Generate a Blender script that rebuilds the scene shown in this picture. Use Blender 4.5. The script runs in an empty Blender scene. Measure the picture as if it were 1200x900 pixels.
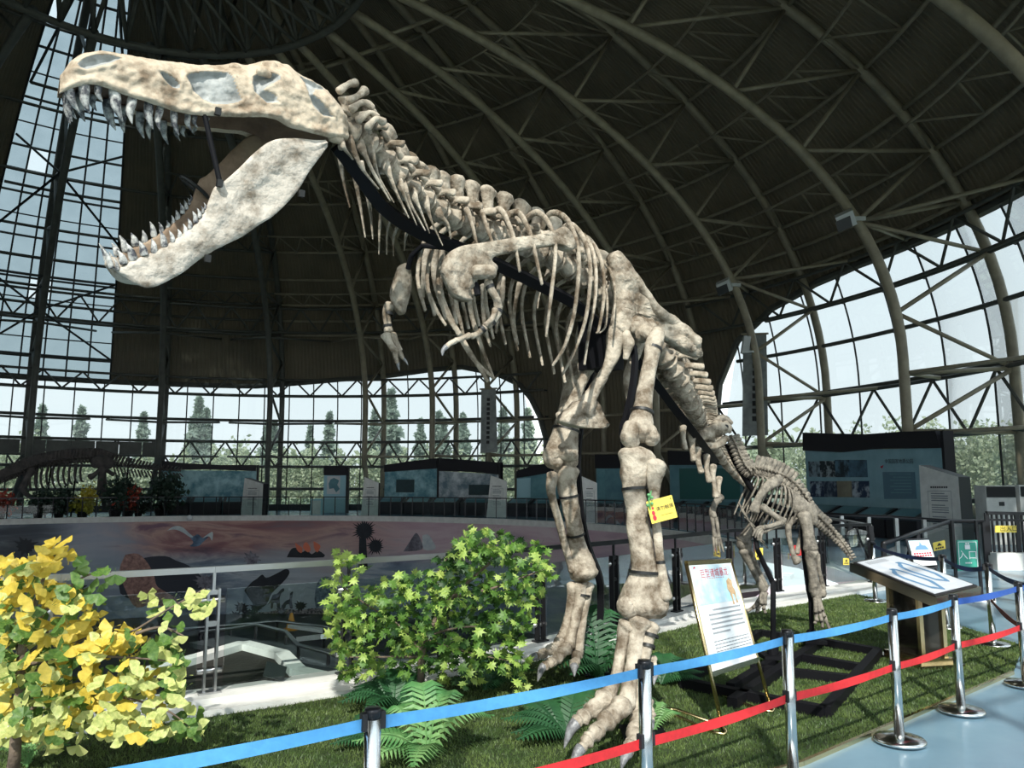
import bpy, bmesh, math, random
import numpy as np
from mathutils import Vector as V, Matrix, noise
from mathutils.geometry import tessellate_polygon
rnd = random.Random(11)
scn = bpy.context.scene
col = scn.collection
PI = math.pi

# ---------------------------------------------------------------- camera
EYE = 1.85
PITCH = math.atan(117 / 900)
CP, SP = math.cos(PITCH), math.sin(PITCH)
cam = bpy.data.cameras.new('camera')
cam.sensor_width = 36
cam.lens = 36 * 900 / 1200
cam.clip_start, cam.clip_end = 0.05, 600
camera = bpy.data.objects.new('camera', cam)
camera.location = (0, 0, EYE)
camera.rotation_euler = (PI / 2 + PITCH, 0, 0)
col.objects.link(camera)
scn.camera = camera

# ---------------------------------------------------------------- sky, sun, exposure
scn.view_settings.view_transform = 'Standard'
scn.view_settings.look = 'None'
scn.view_settings.gamma = 1
scn.view_settings.exposure = 0.55
world = bpy.data.worlds.new('sky')
scn.world = world
world.use_nodes = True
wn, wl = world.node_tree.nodes, world.node_tree.links
wn.clear()
wo = wn.new('ShaderNodeOutputWorld')
wb = wn.new('ShaderNodeBackground')
tc = wn.new('ShaderNodeTexCoord')
sx = wn.new('ShaderNodeSeparateXYZ')
cr = wn.new('ShaderNodeValToRGB')
cr.color_ramp.elements[0].position = 0.0
cr.color_ramp.elements[0].color = (0.90, 0.95, 0.97, 1)
cr.color_ramp.elements[1].position = 0.75
cr.color_ramp.elements[1].color = (0.72, 0.85, 0.95, 1)
wl.new(tc.outputs['Generated'], sx.inputs[0])
wl.new(sx.outputs['Z'], cr.inputs[0])
wl.new(cr.outputs[0], wb.inputs['Color'])
wb.inputs['Strength'].default_value = 1.5
wl.new(wb.outputs[0], wo.inputs[0])
SUN_EL = math.radians(40)
sd = bpy.data.lights.new('sun', 'SUN')
sd.energy = 3.9
sd.angle = math.radians(0.6)
sd.color = (1.0, 0.95, 0.86)
sun = bpy.data.objects.new('sun', sd)
travel = V((0.12 * math.cos(SUN_EL), 0.99 * math.cos(SUN_EL), -math.sin(SUN_EL)))
sun.rotation_euler = travel.to_track_quat('-Z', 'Y').to_euler()
sun.location = (-3, -20, 25)
col.objects.link(sun)
scn.cycles.max_bounces = 8
scn.cycles.transparent_max_bounces = 16
scn.cycles.use_denoising = True

# ---------------------------------------------------------------- helpers
def ray(x, y):
    u, v = (x - 600) / 900, (450 - y) / 900
    return V((u, CP - v * SP, SP + v * CP))
def P(x, y, Y):                       # point seen at (x, y) at world distance Y
    d = ray(x, y)
    return V((0, 0, EYE)) + d * (Y / d.y)
def G(x, y, z=0.0):                   # point of the ground plane seen at (x, y)
    d = ray(x, y)
    return V((0, 0, EYE)) + d * ((z - EYE) / d.z)

class MB:
    def __init__(s): s.v, s.f, s.m = [], [], []
    def add(s, vs, fs, mi=0):
        b = len(s.v)
        s.v += [tuple(p) for p in vs]
        s.f += [tuple(i + b for i in f) for f in fs]
        s.m += [mi] * len(fs)
        return s
    def box(s, c, dx, dy, dz, mi=0):   # centre and three half-axis vectors
        c, dx, dy, dz = V(c), V(dx), V(dy), V(dz)
        vs = [c + dx * i + dy * j + dz * k for k in (-1, 1) for j in (-1, 1) for i in (-1, 1)]
        return s.add(vs, [(0, 2, 3, 1), (4, 5, 7, 6), (0, 1, 5, 4), (2, 6, 7, 3), (0, 4, 6, 2), (1, 3, 7, 5)], mi)
    def abox(s, x0, y0, z0, x1, y1, z1, mi=0):
        return s.box(((x0 + x1) / 2, (y0 + y1) / 2, (z0 + z1) / 2), ((x1 - x0) / 2, 0, 0), (0, (y1 - y0) / 2, 0), (0, 0, (z1 - z0) / 2), mi)
    def bar(s, a, b, w, h, up=(0, 0, 1), mi=0):
        a, b = V(a), V(b)
        d = (b - a)
        if d.length < 1e-6: return s
        dn = d.normalized()
        sd_ = dn.cross(V(up))
        if sd_.length < 1e-4: sd_ = dn.cross(V((1, 0, 0)))
        sd_.normalize()
        u = sd_.cross(dn)
        return s.box((a + b) / 2, d / 2, sd_ * w / 2, u * h / 2, mi)
    def tube(s, pts, rad, n=8, mi=0, cap=True, ell=None, ref=None):
        pts = [V(p) for p in pts]
        k = len(pts)
        if not hasattr(rad, '__len__'): rad = [rad] * k
        T = []
        for i in range(k):
            d = pts[min(i + 1, k - 1)] - pts[max(i - 1, 0)]
            T.append(d.normalized() if d.length > 1e-9 else V((0, 0, 1)))
        r0 = V(ref) if ref is not None else (V((0, 0, 1)) if abs(T[0].z) < .9 else V((1, 0, 0)))
        N = r0 - T[0] * r0.dot(T[0])
        N.normalize()
        vs = []
        for i in range(k):
            N = N - T[i] * N.dot(T[i])
            if N.length < 1e-6: N = T[i].orthogonal()
            N.normalize()
            B = T[i].cross(N)
            e = 1.0 if ell is None else (ell[i] if hasattr(ell, '__len__') else ell)
            for j in range(n):
                a = 2 * PI * j / n
                vs.append(pts[i] + N * (rad[i] * math.cos(a)) + B * (rad[i] * e * math.sin(a)))
        fs = [(i * n + j, i * n + (j + 1) % n, (i + 1) * n + (j + 1) % n, (i + 1) * n + j) for i in range(k - 1) for j in range(n)]
        if cap:
            fs.append(tuple(range(n - 1, -1, -1)))
            fs.append(tuple((k - 1) * n + j for j in range(n)))
        return s.add(vs, fs, mi)
    def poly(s, pts, nrm, th, mi=0, ms=None):   # flat outline, extruded by th along nrm (both ways / 2)
        pts = [V(p) for p in pts]
        nv = V(nrm).normalized() * th / 2
        k = len(pts)
        tri = tessellate_polygon([pts])
        vs = [p + nv for p in pts] + [p - nv for p in pts]
        a, b, c_ = [pts[i] for i in tri[0]]
        flip = (b - a).cross(c_ - a).dot(nv) < 0
        fs = []
        for t in tri:
            t = tuple(t)
            fs.append(t[::-1] if flip else t)
            q = tuple(i + k for i in t)
            fs.append(q if flip else q[::-1])
        s.add(vs, fs, mi)
        s.add(vs, [(i, (i + 1) % k, (i + 1) % k + k, i + k) for i in range(k)], mi if ms is None else ms)
        return s
    def lathe(s, c, prof, n=20, mi=0):
        c = V(c)
        vs = [c + V((r * math.cos(2 * PI * j / n), r * math.sin(2 * PI * j / n), z)) for r, z in prof for j in range(n)]
        k = len(prof)
        fs = [(i * n + j, i * n + (j + 1) % n, (i + 1) * n + (j + 1) % n, (i + 1) * n + j) for i in range(k - 1) for j in range(n)]
        fs += [tuple(range(n - 1, -1, -1)), tuple((k - 1) * n + j for j in range(n))]
        return s.add(vs, fs, mi)
    def ball(s, c, r, n=10, m=6, mi=0, sq=(1, 1, 1)):
        c = V(c)
        vs = [c + V((0, 0, -r * sq[2]))]
        for i in range(1, m):
            t = -PI / 2 + PI * i / m
            for j in range(n):
                a = 2 * PI * j / n
                vs.append(c + V((r * sq[0] * math.cos(t) * math.cos(a), r * sq[1] * math.cos(t) * math.sin(a), r * sq[2] * math.sin(t))))
        vs.append(c + V((0, 0, r * sq[2])))
        fs = [(0, 1 + (j + 1) % n, 1 + j) for j in range(n)]
        for i in range(m - 2):
            for j in range(n):
                fs.append((1 + i * n + j, 1 + i * n + (j + 1) % n, 1 + (i + 1) * n + (j + 1) % n, 1 + (i + 1) * n + j))
        L = len(vs) - 1
        fs += [(L, 1 + (m - 2) * n + j, 1 + (m - 2) * n + (j + 1) % n) for j in range(n)]
        return s.add(vs, fs, mi)
    def mesh(s, name, mats, smooth=False, off=V((0, 0, 0))):
        me = bpy.data.meshes.new(name)
        me.from_pydata([(p[0] - off[0], p[1] - off[1], p[2] - off[2]) for p in s.v], [], s.f)
        if not isinstance(mats, (list, tuple)): mats = [mats]
        for m in mats: me.materials.append(m)
        if len(mats) > 1: me.polygons.foreach_set('material_index', s.m)
        if smooth: me.polygons.foreach_set('use_smooth', [True] * len(me.polygons))
        me.update()
        return me

def root_of(o):
    p = V((0, 0, 0))
    while o is not None:
        p = p + o.location
        o = o.parent
    return p
def tag(o, label=None, cat=None, group=None, kind=None):
    if label: o['label'] = label
    if cat: o['category'] = cat
    if group: o['group'] = group
    if kind: o['kind'] = kind
    return o
def ob(name, mb, mats, parent=None, smooth=False, at=None):
    """link a mesh object; coordinates are world ones, moved into the parent's frame"""
    off = root_of(parent) if parent is not None else V(at or (0, 0, 0))
    me = mb.mesh(name, mats, smooth, off) if isinstance(mb, MB) else mb
    o = bpy.data.objects.new(name, me)
    col.objects.link(o)
    if parent is not None: o.parent = parent
    else: o.location = off
    return o
def thing(name, label, cat, loc=(0, 0, 0), group=None):
    o = bpy.data.objects.new(name, None)
    o.empty_display_size = .1
    o.location = loc
    col.objects.link(o)
    return tag(o, label, cat, group)
def inst(name, me, parent, M):
    o = bpy.data.objects.new(name, me)
    o.parent = parent
    o.matrix_local = M
    col.objects.link(o)
    return o
def kids(o): return [c for c in bpy.data.objects if c.parent == o]
def copy_tree(o, loc, rz=0, label=None):
    ks = [(c, kids(c)) for c in kids(o)]
    r = o.copy(); col.objects.link(r)
    r.location = loc; r.rotation_euler = (0, 0, rz)
    if label: r['label'] = label
    for c, gs in ks:
        d = c.copy(); col.objects.link(d); d.parent = r
        for g in gs:
            e = g.copy(); col.objects.link(e); e.parent = d
    return r
_dg = None
def text_mb(txt, size, O, U, W, mi=0, align='CENTER', bold=0.0):
    """flat lettering as a mesh lying at O with reading direction U and up W"""
    cu = bpy.data.curves.new('lettering', 'FONT')
    cu.body = txt; cu.size = size; cu.align_x = align; cu.align_y = 'CENTER'
    cu.resolution_u = 2; cu.offset = bold
    o = bpy.data.objects.new('lettering', cu)
    col.objects.link(o)
    dg = bpy.context.evaluated_depsgraph_get()
    me = bpy.data.meshes.new_from_object(o.evaluated_get(dg))
    O, U, W = V(O), V(U).normalized(), V(W).normalized()
    mb = MB()
    mb.add([O + U * v.co.x + W * v.co.y for v in me.vertices], [tuple(p.vertices) for p in me.polygons], mi)
    bpy.data.objects.remove(o); bpy.data.curves.remove(cu); bpy.data.meshes.remove(me)
    return mb

def mat(name, c, rough=.6, metal=0.0, c2=None, scale=4.0, bump=0.0, bscale=30.0, spec=.5, detail=6, emit=None, lo=.35, hi=.65, coat=0):
    m = bpy.data.materials.new(name)
    m.use_nodes = True
    nt = m.node_tree
    n, l = nt.nodes, nt.links
    b = n['Principled BSDF']
    b.inputs['Base Color'].default_value = (*c, 1)
    b.inputs['Roughness'].default_value = rough
    b.inputs['Metallic'].default_value = metal
    b.inputs['Specular IOR Level'].default_value = spec
    if coat: b.inputs['Coat Weight'].default_value = coat
    t = n.new('ShaderNodeTexCoord')
    if c2 is not None:
        z = n.new('ShaderNodeTexNoise')
        z.inputs['Scale'].default_value = scale
        z.inputs['Detail'].default_value = detail
        z.inputs['Roughness'].default_value = .65
        r = n.new('ShaderNodeValToRGB')
        r.color_ramp.elements[0].position = lo
        r.color_ramp.elements[1].position = hi
        r.color_ramp.elements[0].color = (*c2, 1)
        r.color_ramp.elements[1].color = (*c, 1)
        l.new(t.outputs['Object'], z.inputs['Vector'])
        l.new(z.outputs['Fac'], r.inputs[0])
        l.new(r.outputs[0], b.inputs['Base Color'])
    if bump:
        z = n.new('ShaderNodeTexNoise')
        z.inputs['Scale'].default_value = bscale
        z.inputs['Detail'].default_value = 5
        u = n.new('ShaderNodeBump')
        u.inputs['Strength'].default_value = bump
        u.inputs['Distance'].default_value = .02
        l.new(t.outputs['Object'], z.inputs['Vector'])
        l.new(z.outputs['Fac'], u.inputs['Height'])
        l.new(u.outputs[0], b.inputs['Normal'])
    if emit:
        b.inputs['Emission Color'].default_value = (*emit[:3], 1)
        b.inputs['Emission Strength'].default_value = emit[3]
    return m
def glass_mat(name, tint, gloss=.08, milk=0.0, rough=.02):
    m = bpy.data.materials.new(name)
    m.use_nodes = True
    n, l = m.node_tree.nodes, m.node_tree.links
    n.clear()
    o = n.new('ShaderNodeOutputMaterial')
    tr = n.new('ShaderNodeBsdfTransparent'); tr.inputs[0].default_value = (*tint, 1)
    gl = n.new('ShaderNodeBsdfGlossy'); gl.inputs['Roughness'].default_value = rough
    fr = n.new('ShaderNodeLayerWeight'); fr.inputs[0].default_value = .25
    mm = n.new('ShaderNodeMath'); mm.operation = 'MULTIPLY_ADD'
    mm.inputs[1].default_value = .5; mm.inputs[2].default_value = gloss * .4
    l.new(fr.outputs['Fresnel'], mm.inputs[0])
    mx = n.new('ShaderNodeMixShader')
    l.new(mm.outputs[0], mx.inputs[0]); l.new(tr.outputs[0], mx.inputs[1]); l.new(gl.outputs[0], mx.inputs[2])
    last = mx
    if milk:
        df = n.new('ShaderNodeBsdfTranslucent'); df.inputs[0].default_value = (.75, .85, .88, 1)
        nz = n.new('ShaderNodeTexNoise'); nz.inputs['Scale'].default_value = 1.2; nz.inputs['Detail'].default_value = 8
        tcn = n.new('ShaderNodeTexCoord'); l.new(tcn.outputs['Object'], nz.inputs['Vector'])
        k = n.new('ShaderNodeMath'); k.operation = 'MULTIPLY'; k.inputs[1].default_value = milk * 2
        l.new(nz.outputs['Fac'], k.inputs[0])
        m2 = n.new('ShaderNodeMixShader')
        l.new(k.outputs[0], m2.inputs[0]); l.new(mx.outputs[0], m2.inputs[1]); l.new(df.outputs[0], m2.inputs[2])
        last = m2
    l.new(last.outputs[0], o.inputs[0])
    return m

def catmull(pts, sub):
    """pts: list of tuples (any dimension) -> smooth interpolation"""
    A = np.array(pts, float)
    n = len(A)
    if n < 3:
        return [A[0] + (A[-1] - A[0]) * i / (sub * (n - 1)) for i in range(sub * (n - 1) + 1)]
    out = []
    for i in range(n - 1):
        p0, p1, p2, p3 = A[max(i - 1, 0)], A[i], A[i + 1], A[min(i + 2, n - 1)]
        for k in range(sub):
            t = k / sub
            out.append(.5 * ((2 * p1) + (-p0 + p2) * t + (2 * p0 - 5 * p1 + 4 * p2 - p3) * t * t + (-p0 + 3 * p1 - 3 * p2 + p3) * t ** 3))
    out.append(A[-1])
    return out

# ---------------------------------------------------------------- materials
M_bone = mat('bone', (.51, .445, .36), .75, c2=(.14, .105, .072), scale=7, bump=.9, bscale=24, lo=.37, hi=.61, spec=.25, detail=10)
M_skull = mat('skull_bone', (.54, .45, .345), .7, c2=(.23, .165, .11), scale=7, bump=.9, bscale=15, lo=.34, hi=.54, spec=.3, detail=10)
M_jaw = mat('jaw_bone', (.54, .485, .42), .7, c2=(.19, .15, .11), scale=8, bump=1.0, bscale=18, lo=.34, hi=.55, spec=.3, detail=10)
M_fen = mat('grey_filling', (.42, .43, .42), .6, c2=(.24, .245, .24), scale=8, bump=.7, bscale=16, spec=.4)
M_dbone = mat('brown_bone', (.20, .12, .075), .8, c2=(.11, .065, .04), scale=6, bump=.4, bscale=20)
M_tooth = mat('tooth_enamel', (.55, .54, .51), .35, c2=(.05, .05, .06), scale=22, bump=.3, bscale=50, lo=.40, hi=.60)
M_claw = mat('claw_horn', (.30, .30, .31), .4, c2=(.09, .09, .095), scale=18, bump=.3)
M_black = mat('black_steel', (.006, .006, .008), .6, spec=.15)
M_strap = mat('black_strap', (.01, .01, .01), .5)
M_bone2 = mat('shade_dark_bone', (.31, .275, .225), .8, c2=(.08, .07, .058), scale=14, bump=.5, bscale=40, lo=.35, hi=.65)  # small skeleton's bone, darkened to carry the shade it stands in
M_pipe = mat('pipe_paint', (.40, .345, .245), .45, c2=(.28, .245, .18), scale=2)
M_pipe_dk = mat('dark_pipe', (.13, .13, .115), .5, c2=(.09, .09, .08), scale=2)  # darker pipe tone for far-left ribs, crown ring and window framing
M_roof = mat('corrugated_roof', (.235, .195, .135), .5, c2=(.165, .14, .10), scale=.35)
M_mull = mat('mullion_metal', (.03, .034, .036), .45)
M_steel = mat('stainless_steel', (.72, .72, .71), .18, 1.0)
M_steel2 = mat('brushed_steel', (.5, .5, .5), .3, 1.0)
M_brass = mat('brass_steel', (.52, .45, .33), .2, 1.0)
M_gold = mat('gold_steel', (.70, .55, .30), .22, 1.0)
M_white = mat('white_stone', (.84, .83, .80), .55, c2=(.70, .69, .66), scale=3)
M_paper = mat('white_print', (.78, .80, .82), .55)
M_blue = mat('blue_belt', (.085, .33, .66), .6, c2=(.07, .28, .58), scale=20)
M_navy = mat('navy_belt', (.03, .10, .40), .6)
M_dnavy = mat('dark_navy_belt', (.02, .05, .16), .6)
M_red = mat('red_belt', (.68, .025, .03), .6, c2=(.55, .02, .025), scale=20)
M_dred = mat('dark_red_belt', (.22, .015, .02), .6)
M_rail = mat('dark_rail', (.03, .03, .034), .3, .6)
M_ink = mat('black_ink', (.015, .015, .018), .6)
M_grey = mat('grey_ink', (.25, .27, .30), .6)
M_redink = mat('red_ink', (.50, .02, .05), .6)
M_yellow = mat('yellow_card', (.80, .62, .10), .5)
M_green = mat('green_sign', (.05, .36, .27), .5)
M_teal = mat('teal_print', (.20, .40, .46), .55, c2=(.11, .26, .32), scale=.9, detail=10)
M_tealpic = mat('teal_landscape', (.45, .70, .74), .55, c2=(.10, .28, .36), scale=1.3, detail=12, lo=.4, hi=.62)
M_tealdk = mat('dark_teal_print', (.22, .45, .50), .5, c2=(.12, .30, .36), scale=1.2)
M_dark = mat('dark_header', (.014, .012, .018), .6)
M_glassrail = glass_mat('railing_glass', (.86, .92, .91), .03)
M_pane = glass_mat('window_glass', (.42, .455, .46), .05, milk=.04)
M_clear = glass_mat('unseen_clear_glass', (.93, .96, .96), .05)  # made up for the unseen panes, to let in more light
M_sky = glass_mat('skylight_glass', (.16, .205, .22), .03, milk=.06)
M_floor = mat('blue_epoxy_floor', (.20, .33, .42), .25, c2=(.16, .27, .36), scale=.8, spec=.5, detail=8)
M_soil = mat('dark_soil', (.022, .018, .013), .9, c2=(.010, .010, .008), scale=3, bump=.8, bscale=20)
M_pit = mat('pit_floor', (.02, .025, .028), .35)
M_trunk = mat('tree_bark', (.20, .15, .11), .85, c2=(.10, .075, .06), scale=10, bump=.6)
def leaf_mat(name, c, c2, tr=.35):
    m = mat(name, c, .5, c2=c2, scale=3, lo=.4, hi=.6)
    n, l = m.node_tree.nodes, m.node_tree.links
    b = n['Principled BSDF']; o = n['Material Output']
    t = n.new('ShaderNodeBsdfTranslucent')
    src = b.inputs['Base Color'].links[0].from_socket
    l.new(src, t.inputs[0])
    mx = n.new('ShaderNodeMixShader'); mx.inputs[0].default_value = tr
    l.new(b.outputs[0], mx.inputs[1]); l.new(t.outputs[0], mx.inputs[2]); l.new(mx.outputs[0], o.inputs[0])
    return m
M_gink_y = leaf_mat('yellow_ginkgo_leaf', (.80, .60, .09), (.66, .50, .07))
M_gink_p = leaf_mat('pale_ginkgo_leaf', (.68, .68, .26), (.46, .53, .16))
M_gink_g = leaf_mat('green_ginkgo_leaf', (.16, .27, .06), (.07, .16, .03))
M_map_l = leaf_mat('light_maple_leaf', (.46, .58, .14), (.27, .43, .08))
M_map_m = leaf_mat('mid_maple_leaf', (.15, .29, .05), (.08, .18, .03))
M_map_d = leaf_mat('dark_maple_leaf', (.03, .09, .02), (.02, .06, .012))
M_fern_d = leaf_mat('dark_fern', (.035, .13, .045), (.02, .08, .03), .2)
M_fern_l = leaf_mat('light_fern', (.27, .46, .17), (.09, .25, .08), .25)
M_grass = leaf_mat('artificial_grass', (.14, .20, .055), (.065, .115, .03), .2)
M_turf = mat('turf_backing', (.035, .055, .015), .9, c2=(.02, .035, .01), scale=40)
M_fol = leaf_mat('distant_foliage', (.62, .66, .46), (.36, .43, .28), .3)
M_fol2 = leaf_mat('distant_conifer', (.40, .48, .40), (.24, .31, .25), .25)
M_ground = mat('outside_ground', (.30, .33, .25), .9, c2=(.2, .24, .16), scale=.2)
M_lamp = mat('floodlight_shell', (.62, .64, .64), .4)
M_mural = None
# ---------------------------------------------------------------- the dome (centre, radii and heights in metres)
CX, CY = -12.9, 23.67
HS = 6.36                      # springing: walls are upright below it
RI, HI = 27.1, 21.7            # inner chords of the ribs
RO, HO = 31.5, 26.0            # outer chords, under the roof skin
RK, HK = 31.85, 26.4           # the skin
def pol(r, deg, z=0.0):
    a = math.radians(deg)
    return V((CX + r * math.cos(a), CY + r * math.sin(a), z))
def rad_at(h, R, H):
    if h <= HS: return R
    k = min(1.0, (h - HS) / (H - HS))
    return R * math.sqrt(max(0, 1 - k * k))
def sh(phi, h, R=RO, H=HO): return pol(rad_at(h, R, H), phi, h)
def floor_at(px, r):           # (X, Y) of the floor ring of radius r as seen in image column px, far crossing
    b = (px - 600) / 900 * CP
    b = (px - 600) / 900
    A = b * b + 1; B = -2 * (b * CX + CY); Cc = CX * CX + CY * CY - r * r
    Y = (-B + math.sqrt(max(0, B * B - 4 * A * Cc))) / (2 * A)
    return V((b * Y, Y, 0))
def lerp_list(L, x):
    for (a, u), (b, v) in zip(L[:-1], L[1:]):
        if min(a, b) <= x <= max(a, b):
            return u + (v - u) * (x - a) / (b - a) if b != a else u
    return 0.0
FARW = [(61.2, .0), (61.5, 4.9), (62.3, 6.4), (63.4, 7.6), (64.8, 8.6), (67.9, 9.45), (72.5, 10.0), (77, 9.9), (83, 9.55), (89, 9.35), (100, 8.8), (135, 8.65), (160, 8.65), (166, 6.4), (168, 0)]
RGTW = [(-104, 0), (-101, 9), (-96, 13), (-85, 14.2), (-50, 14.2), (-25, 13), (0, 11.9), (20, 11.8), (25, 11.6), (30.8, 11.0), (35.8, 9.7), (38.7, 7.5), (39.7, 4.1), (40.1, 0)]  # unseen end behind the camera raised so the sun comes in
ADDEDW = [(186, 0), (188, 8), (193, 12.5), (205, 14.2), (228, 14.2), (240, 12.5), (245, 8), (247, 0)]   # unseen third arch, added so more light reaches the right side
SKY0, SKY1, SKYTOP = 117.2, 131.5, 26.25
def glass_top(phi):
    if FARW[0][0] <= phi <= FARW[-1][0]: return lerp_list(FARW, phi)
    if ADDEDW[0][0] <= phi <= ADDEDW[-1][0]: return lerp_list(ADDEDW, phi)
    if RGTW[0][0] <= phi <= RGTW[-1][0]: return lerp_list(RGTW, phi)
    return 0.0
RIBS = [-154, -134, -115, -97, -77, -45, -31, -16, 7.3, 25.8, 40.3, 53.4, 65.1, 73.4, 83.2, 96.6, 110.8, 125.6, 141, 156, 172, 190]
# roof skin, one corrugated sheet bay between each two ribs
ceiling = tag(thing('ceiling', None, None, (0, 0, 0)), kind='structure')
def heights(hb, n=26):
    out = []
    if hb < HS:
        out += list(np.linspace(hb, HS, 5)[:-1]); hb = HS
    t0 = math.asin((hb - HS) / (HK - HS))
    out += [HS + (HK - HS) * math.sin(t) for t in np.linspace(t0, PI / 2 * .975, n)]
    return out
def roof_bay(p0, p1):
    n = max(2, int((p1 - p0) / 360 * 760))
    vs, fs = [], []
    cols = []
    for i in range(n):
        for k, (f, d) in enumerate(((0, 0), (.38, 0), (.5, .07), (.88, .07))):
            cols.append((p0 + (p1 - p0) * (i + f) / n, d))
    cols.append((p1, 0))
    nh = None
    for ph, d in cols:
        hb = glass_top(ph)
        hs_ = heights(hb, 26)
        if hb < HS: pass
        else:
            hs_ = list(np.linspace(hb, hb + .001, 5)[:-1]) + hs_
        nh = len(hs_)
        for h in hs_: vs.append(pol(rad_at(h, RK, HK) + d, ph, h))
    for i in range(len(cols) - 1):
        for j in range(nh - 1):
            fs.append((i * nh + j, (i + 1) * nh + j, (i + 1) * nh + j + 1, i * nh + j + 1))
    mb = MB(); mb.add(vs, fs)
    ob('roof_panel', mb, M_roof, ceiling)
edges = RIBS + [RIBS[0] + 360]
for a, b in zip(edges[:-1], edges[1:]):
    if a < SKY0 < b: roof_bay(a, SKY0)
    elif a < SKY1 < b: roof_bay(SKY1, b)
    else: roof_bay(a, b)
# cap of the crown
mb = MB(); mb.lathe((CX, CY, HK - .05), [(3.2, -.28), (1.5, 0), (.05, .05)], 32); ob('roof_cap', mb, M_roof, ceiling)
# edge trim around the arched openings (reveals)
for nm, L in (('trim_1', FARW), ('trim_2', RGTW), ('trim_8', ADDEDW)):
    mb = MB()
    pts = []
    for (a, u), (b, v) in zip(L[:-1], L[1:]):
        k = max(1, int(abs(b - a) / 2))
        pts += [(a + (b - a) * i / k, u + (v - u) * i / k) for i in range(k)]
    pts.append(L[-1])
    mb.tube([sh(p, max(h, 0), RK - .06, HK - .1) for p, h in pts], .20, 6)
    tag(ob(nm, mb, M_pipe_dk), kind='structure')

# ---------------------------------------------------------------- ribs of the dome: inner and outer chord, web bars
IN_H = [3.5, 5.76, 7.95, 11.3, 13.9, 16.0, 18.2, 20.0]
OUT_H = [3.7, 6.03, 8.2, 10.35, 12.3, 14.2, 17.2, 19.5, 21.8, 23.8]
WEB = [(3.7, 3.7), (3.7, 6.03), (5.76, 6.03), (7.95, 6.03), (7.95, 10.35), (11.3, 10.35), (11.3, 12.3), (11.3, 14.2), (13.9, 14.2), (13.9, 17.2), (16, 17.2), (16, 19.5), (18.2, 19.5), (18.2, 21.8), (20, 21.8), (20.6, 23.8)]
def arc(phi, h0, h1, R, H, n=20):
    L = []
    hh = h0
    if h0 < HS:
        L += [h0 + (HS - h0) * i / 4 for i in range(4)]; hh = HS
    t0 = math.asin(min(1, (hh - HS) / (H - HS))); t1 = math.asin(min(1, (h1 - HS) / (H - HS)))
    L += [HS + (H - HS) * math.sin(t0 + (t1 - t0) * i / n) for i in range(n + 1)]
    return [sh(phi, h, R, H) for h in L]
for phi in RIBS:
    far = 60 < phi < 170
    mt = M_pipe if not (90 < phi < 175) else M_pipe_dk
    rib = tag(thing('dome_rib', None, None, pol(RI, phi, 0)), kind='structure')
    mb = MB(); mb.tube(arc(phi, 2.95 if abs(phi - 7.3) > 1 else 3.2, 20.95, RI, HI, 26), .185, 10); ob('inner_chord', mb, mt, rib, True)
    mb = MB(); mb.tube(arc(phi, 0, 25.2, RO - .05, HO - .05, 26), .19, 10); ob('outer_chord', mb, mt, rib, True)
    mb = MB(); mb.tube([sh(phi, 3.45, RI, HI), pol(RO - .9, phi + 1.2, 0)], .17, 10); ob('foot_strut', mb, mt, rib, True)
    for a, b in WEB:
        mb = MB(); mb.tube([sh(phi, a, RI, HI), sh(phi, b, RO - .05, HO - .05)], .085, 6); ob('web_bar', mb, mt, rib, True)
    for hh, ho in ((5.76, 6.15), (11.3, 11.9), (3.6, 3.75)):
        for s in (-1, 1):
            mb = MB(); mb.tube([sh(phi, hh, RI, HI), sh(phi + s * 6.5, ho, RO - .05, HO - .05)], .075, 6); ob('fan_bar', mb, mt, rib, True)
# ring purlins on the skin, every second one a shallow truss
for k, h in enumerate([12.3, 13.2, 14.2, 15.7, 17.2, 19.5, 21.8, 23.8]):
    pur = tag(thing('roof_purlin', None, None, pol(0, 0, h)), kind='structure')
    for a, b in zip(edges[:-1], edges[1:]):
        n = 6
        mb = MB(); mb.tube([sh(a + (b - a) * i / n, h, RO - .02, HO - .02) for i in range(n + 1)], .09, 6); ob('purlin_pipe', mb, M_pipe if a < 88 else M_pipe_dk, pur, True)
        if h in (14.2, 17.2, 19.5, 21.8) and a not in (110.8, 125.6):
            h2 = h + (1.15 if h < 19 else .7)
            mb = MB()
            mb.tube([sh(a + (b - a) * i / n, h + .35, RO - 1.25, HO - 1.25) for i in range(n + 1)], .06, 6)
            z = [sh(a + (b - a) * i / 8, h if i % 2 == 0 else h + .35, RO - (.05 if i % 2 == 0 else 1.25), HO - (.05 if i % 2 == 0 else 1.25)) for i in range(9)]
            for p, q in zip(z[:-1], z[1:]): mb.tube([p, q], .045, 5)
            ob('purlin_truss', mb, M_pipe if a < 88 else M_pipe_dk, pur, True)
# compression ring at the crown
ring = tag(thing('crown_ring', None, None, pol(0, 0, 20.9)), kind='structure')
RR = 8.1
for r, z, w in ((RR, 20.62, .16), (RR - 1.6, 23.4, .14), (RR - 3.2, 21.4, .14)):
    mb = MB(); mb.tube([pol(r, i * 5, z) for i in range(73)], w, 8, cap=False); ob('ring_pipe', mb, M_pipe_dk, ring, True)
mb = MB()
for i in range(40):
    a = i * 9
    mb.tube([pol(RR, a, 20.62), pol(RR - 1.6, a + 4.5, 23.4)], .09, 6)
    mb.tube([pol(RR, a, 20.62), pol(RR - 1.6, a - 4.5, 23.4)], .09, 6)
    mb.tube([pol(RR - 1.6, a + 4.5, 23.4), pol(RR - 3.2, a, 21.4)], .08, 6)
    mb.tube([pol(RR, a, 20.62), pol(RR - 3.2, a + 4.5, 21.4)], .08, 6)
    mb.tube([pol(RR - .1, a, 20.62), sh(a, 25.0, RO, HO)], .08, 6)
tag(ob('ring_bar', mb, M_pipe_dk, ring, True), kind='stuff')

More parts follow.
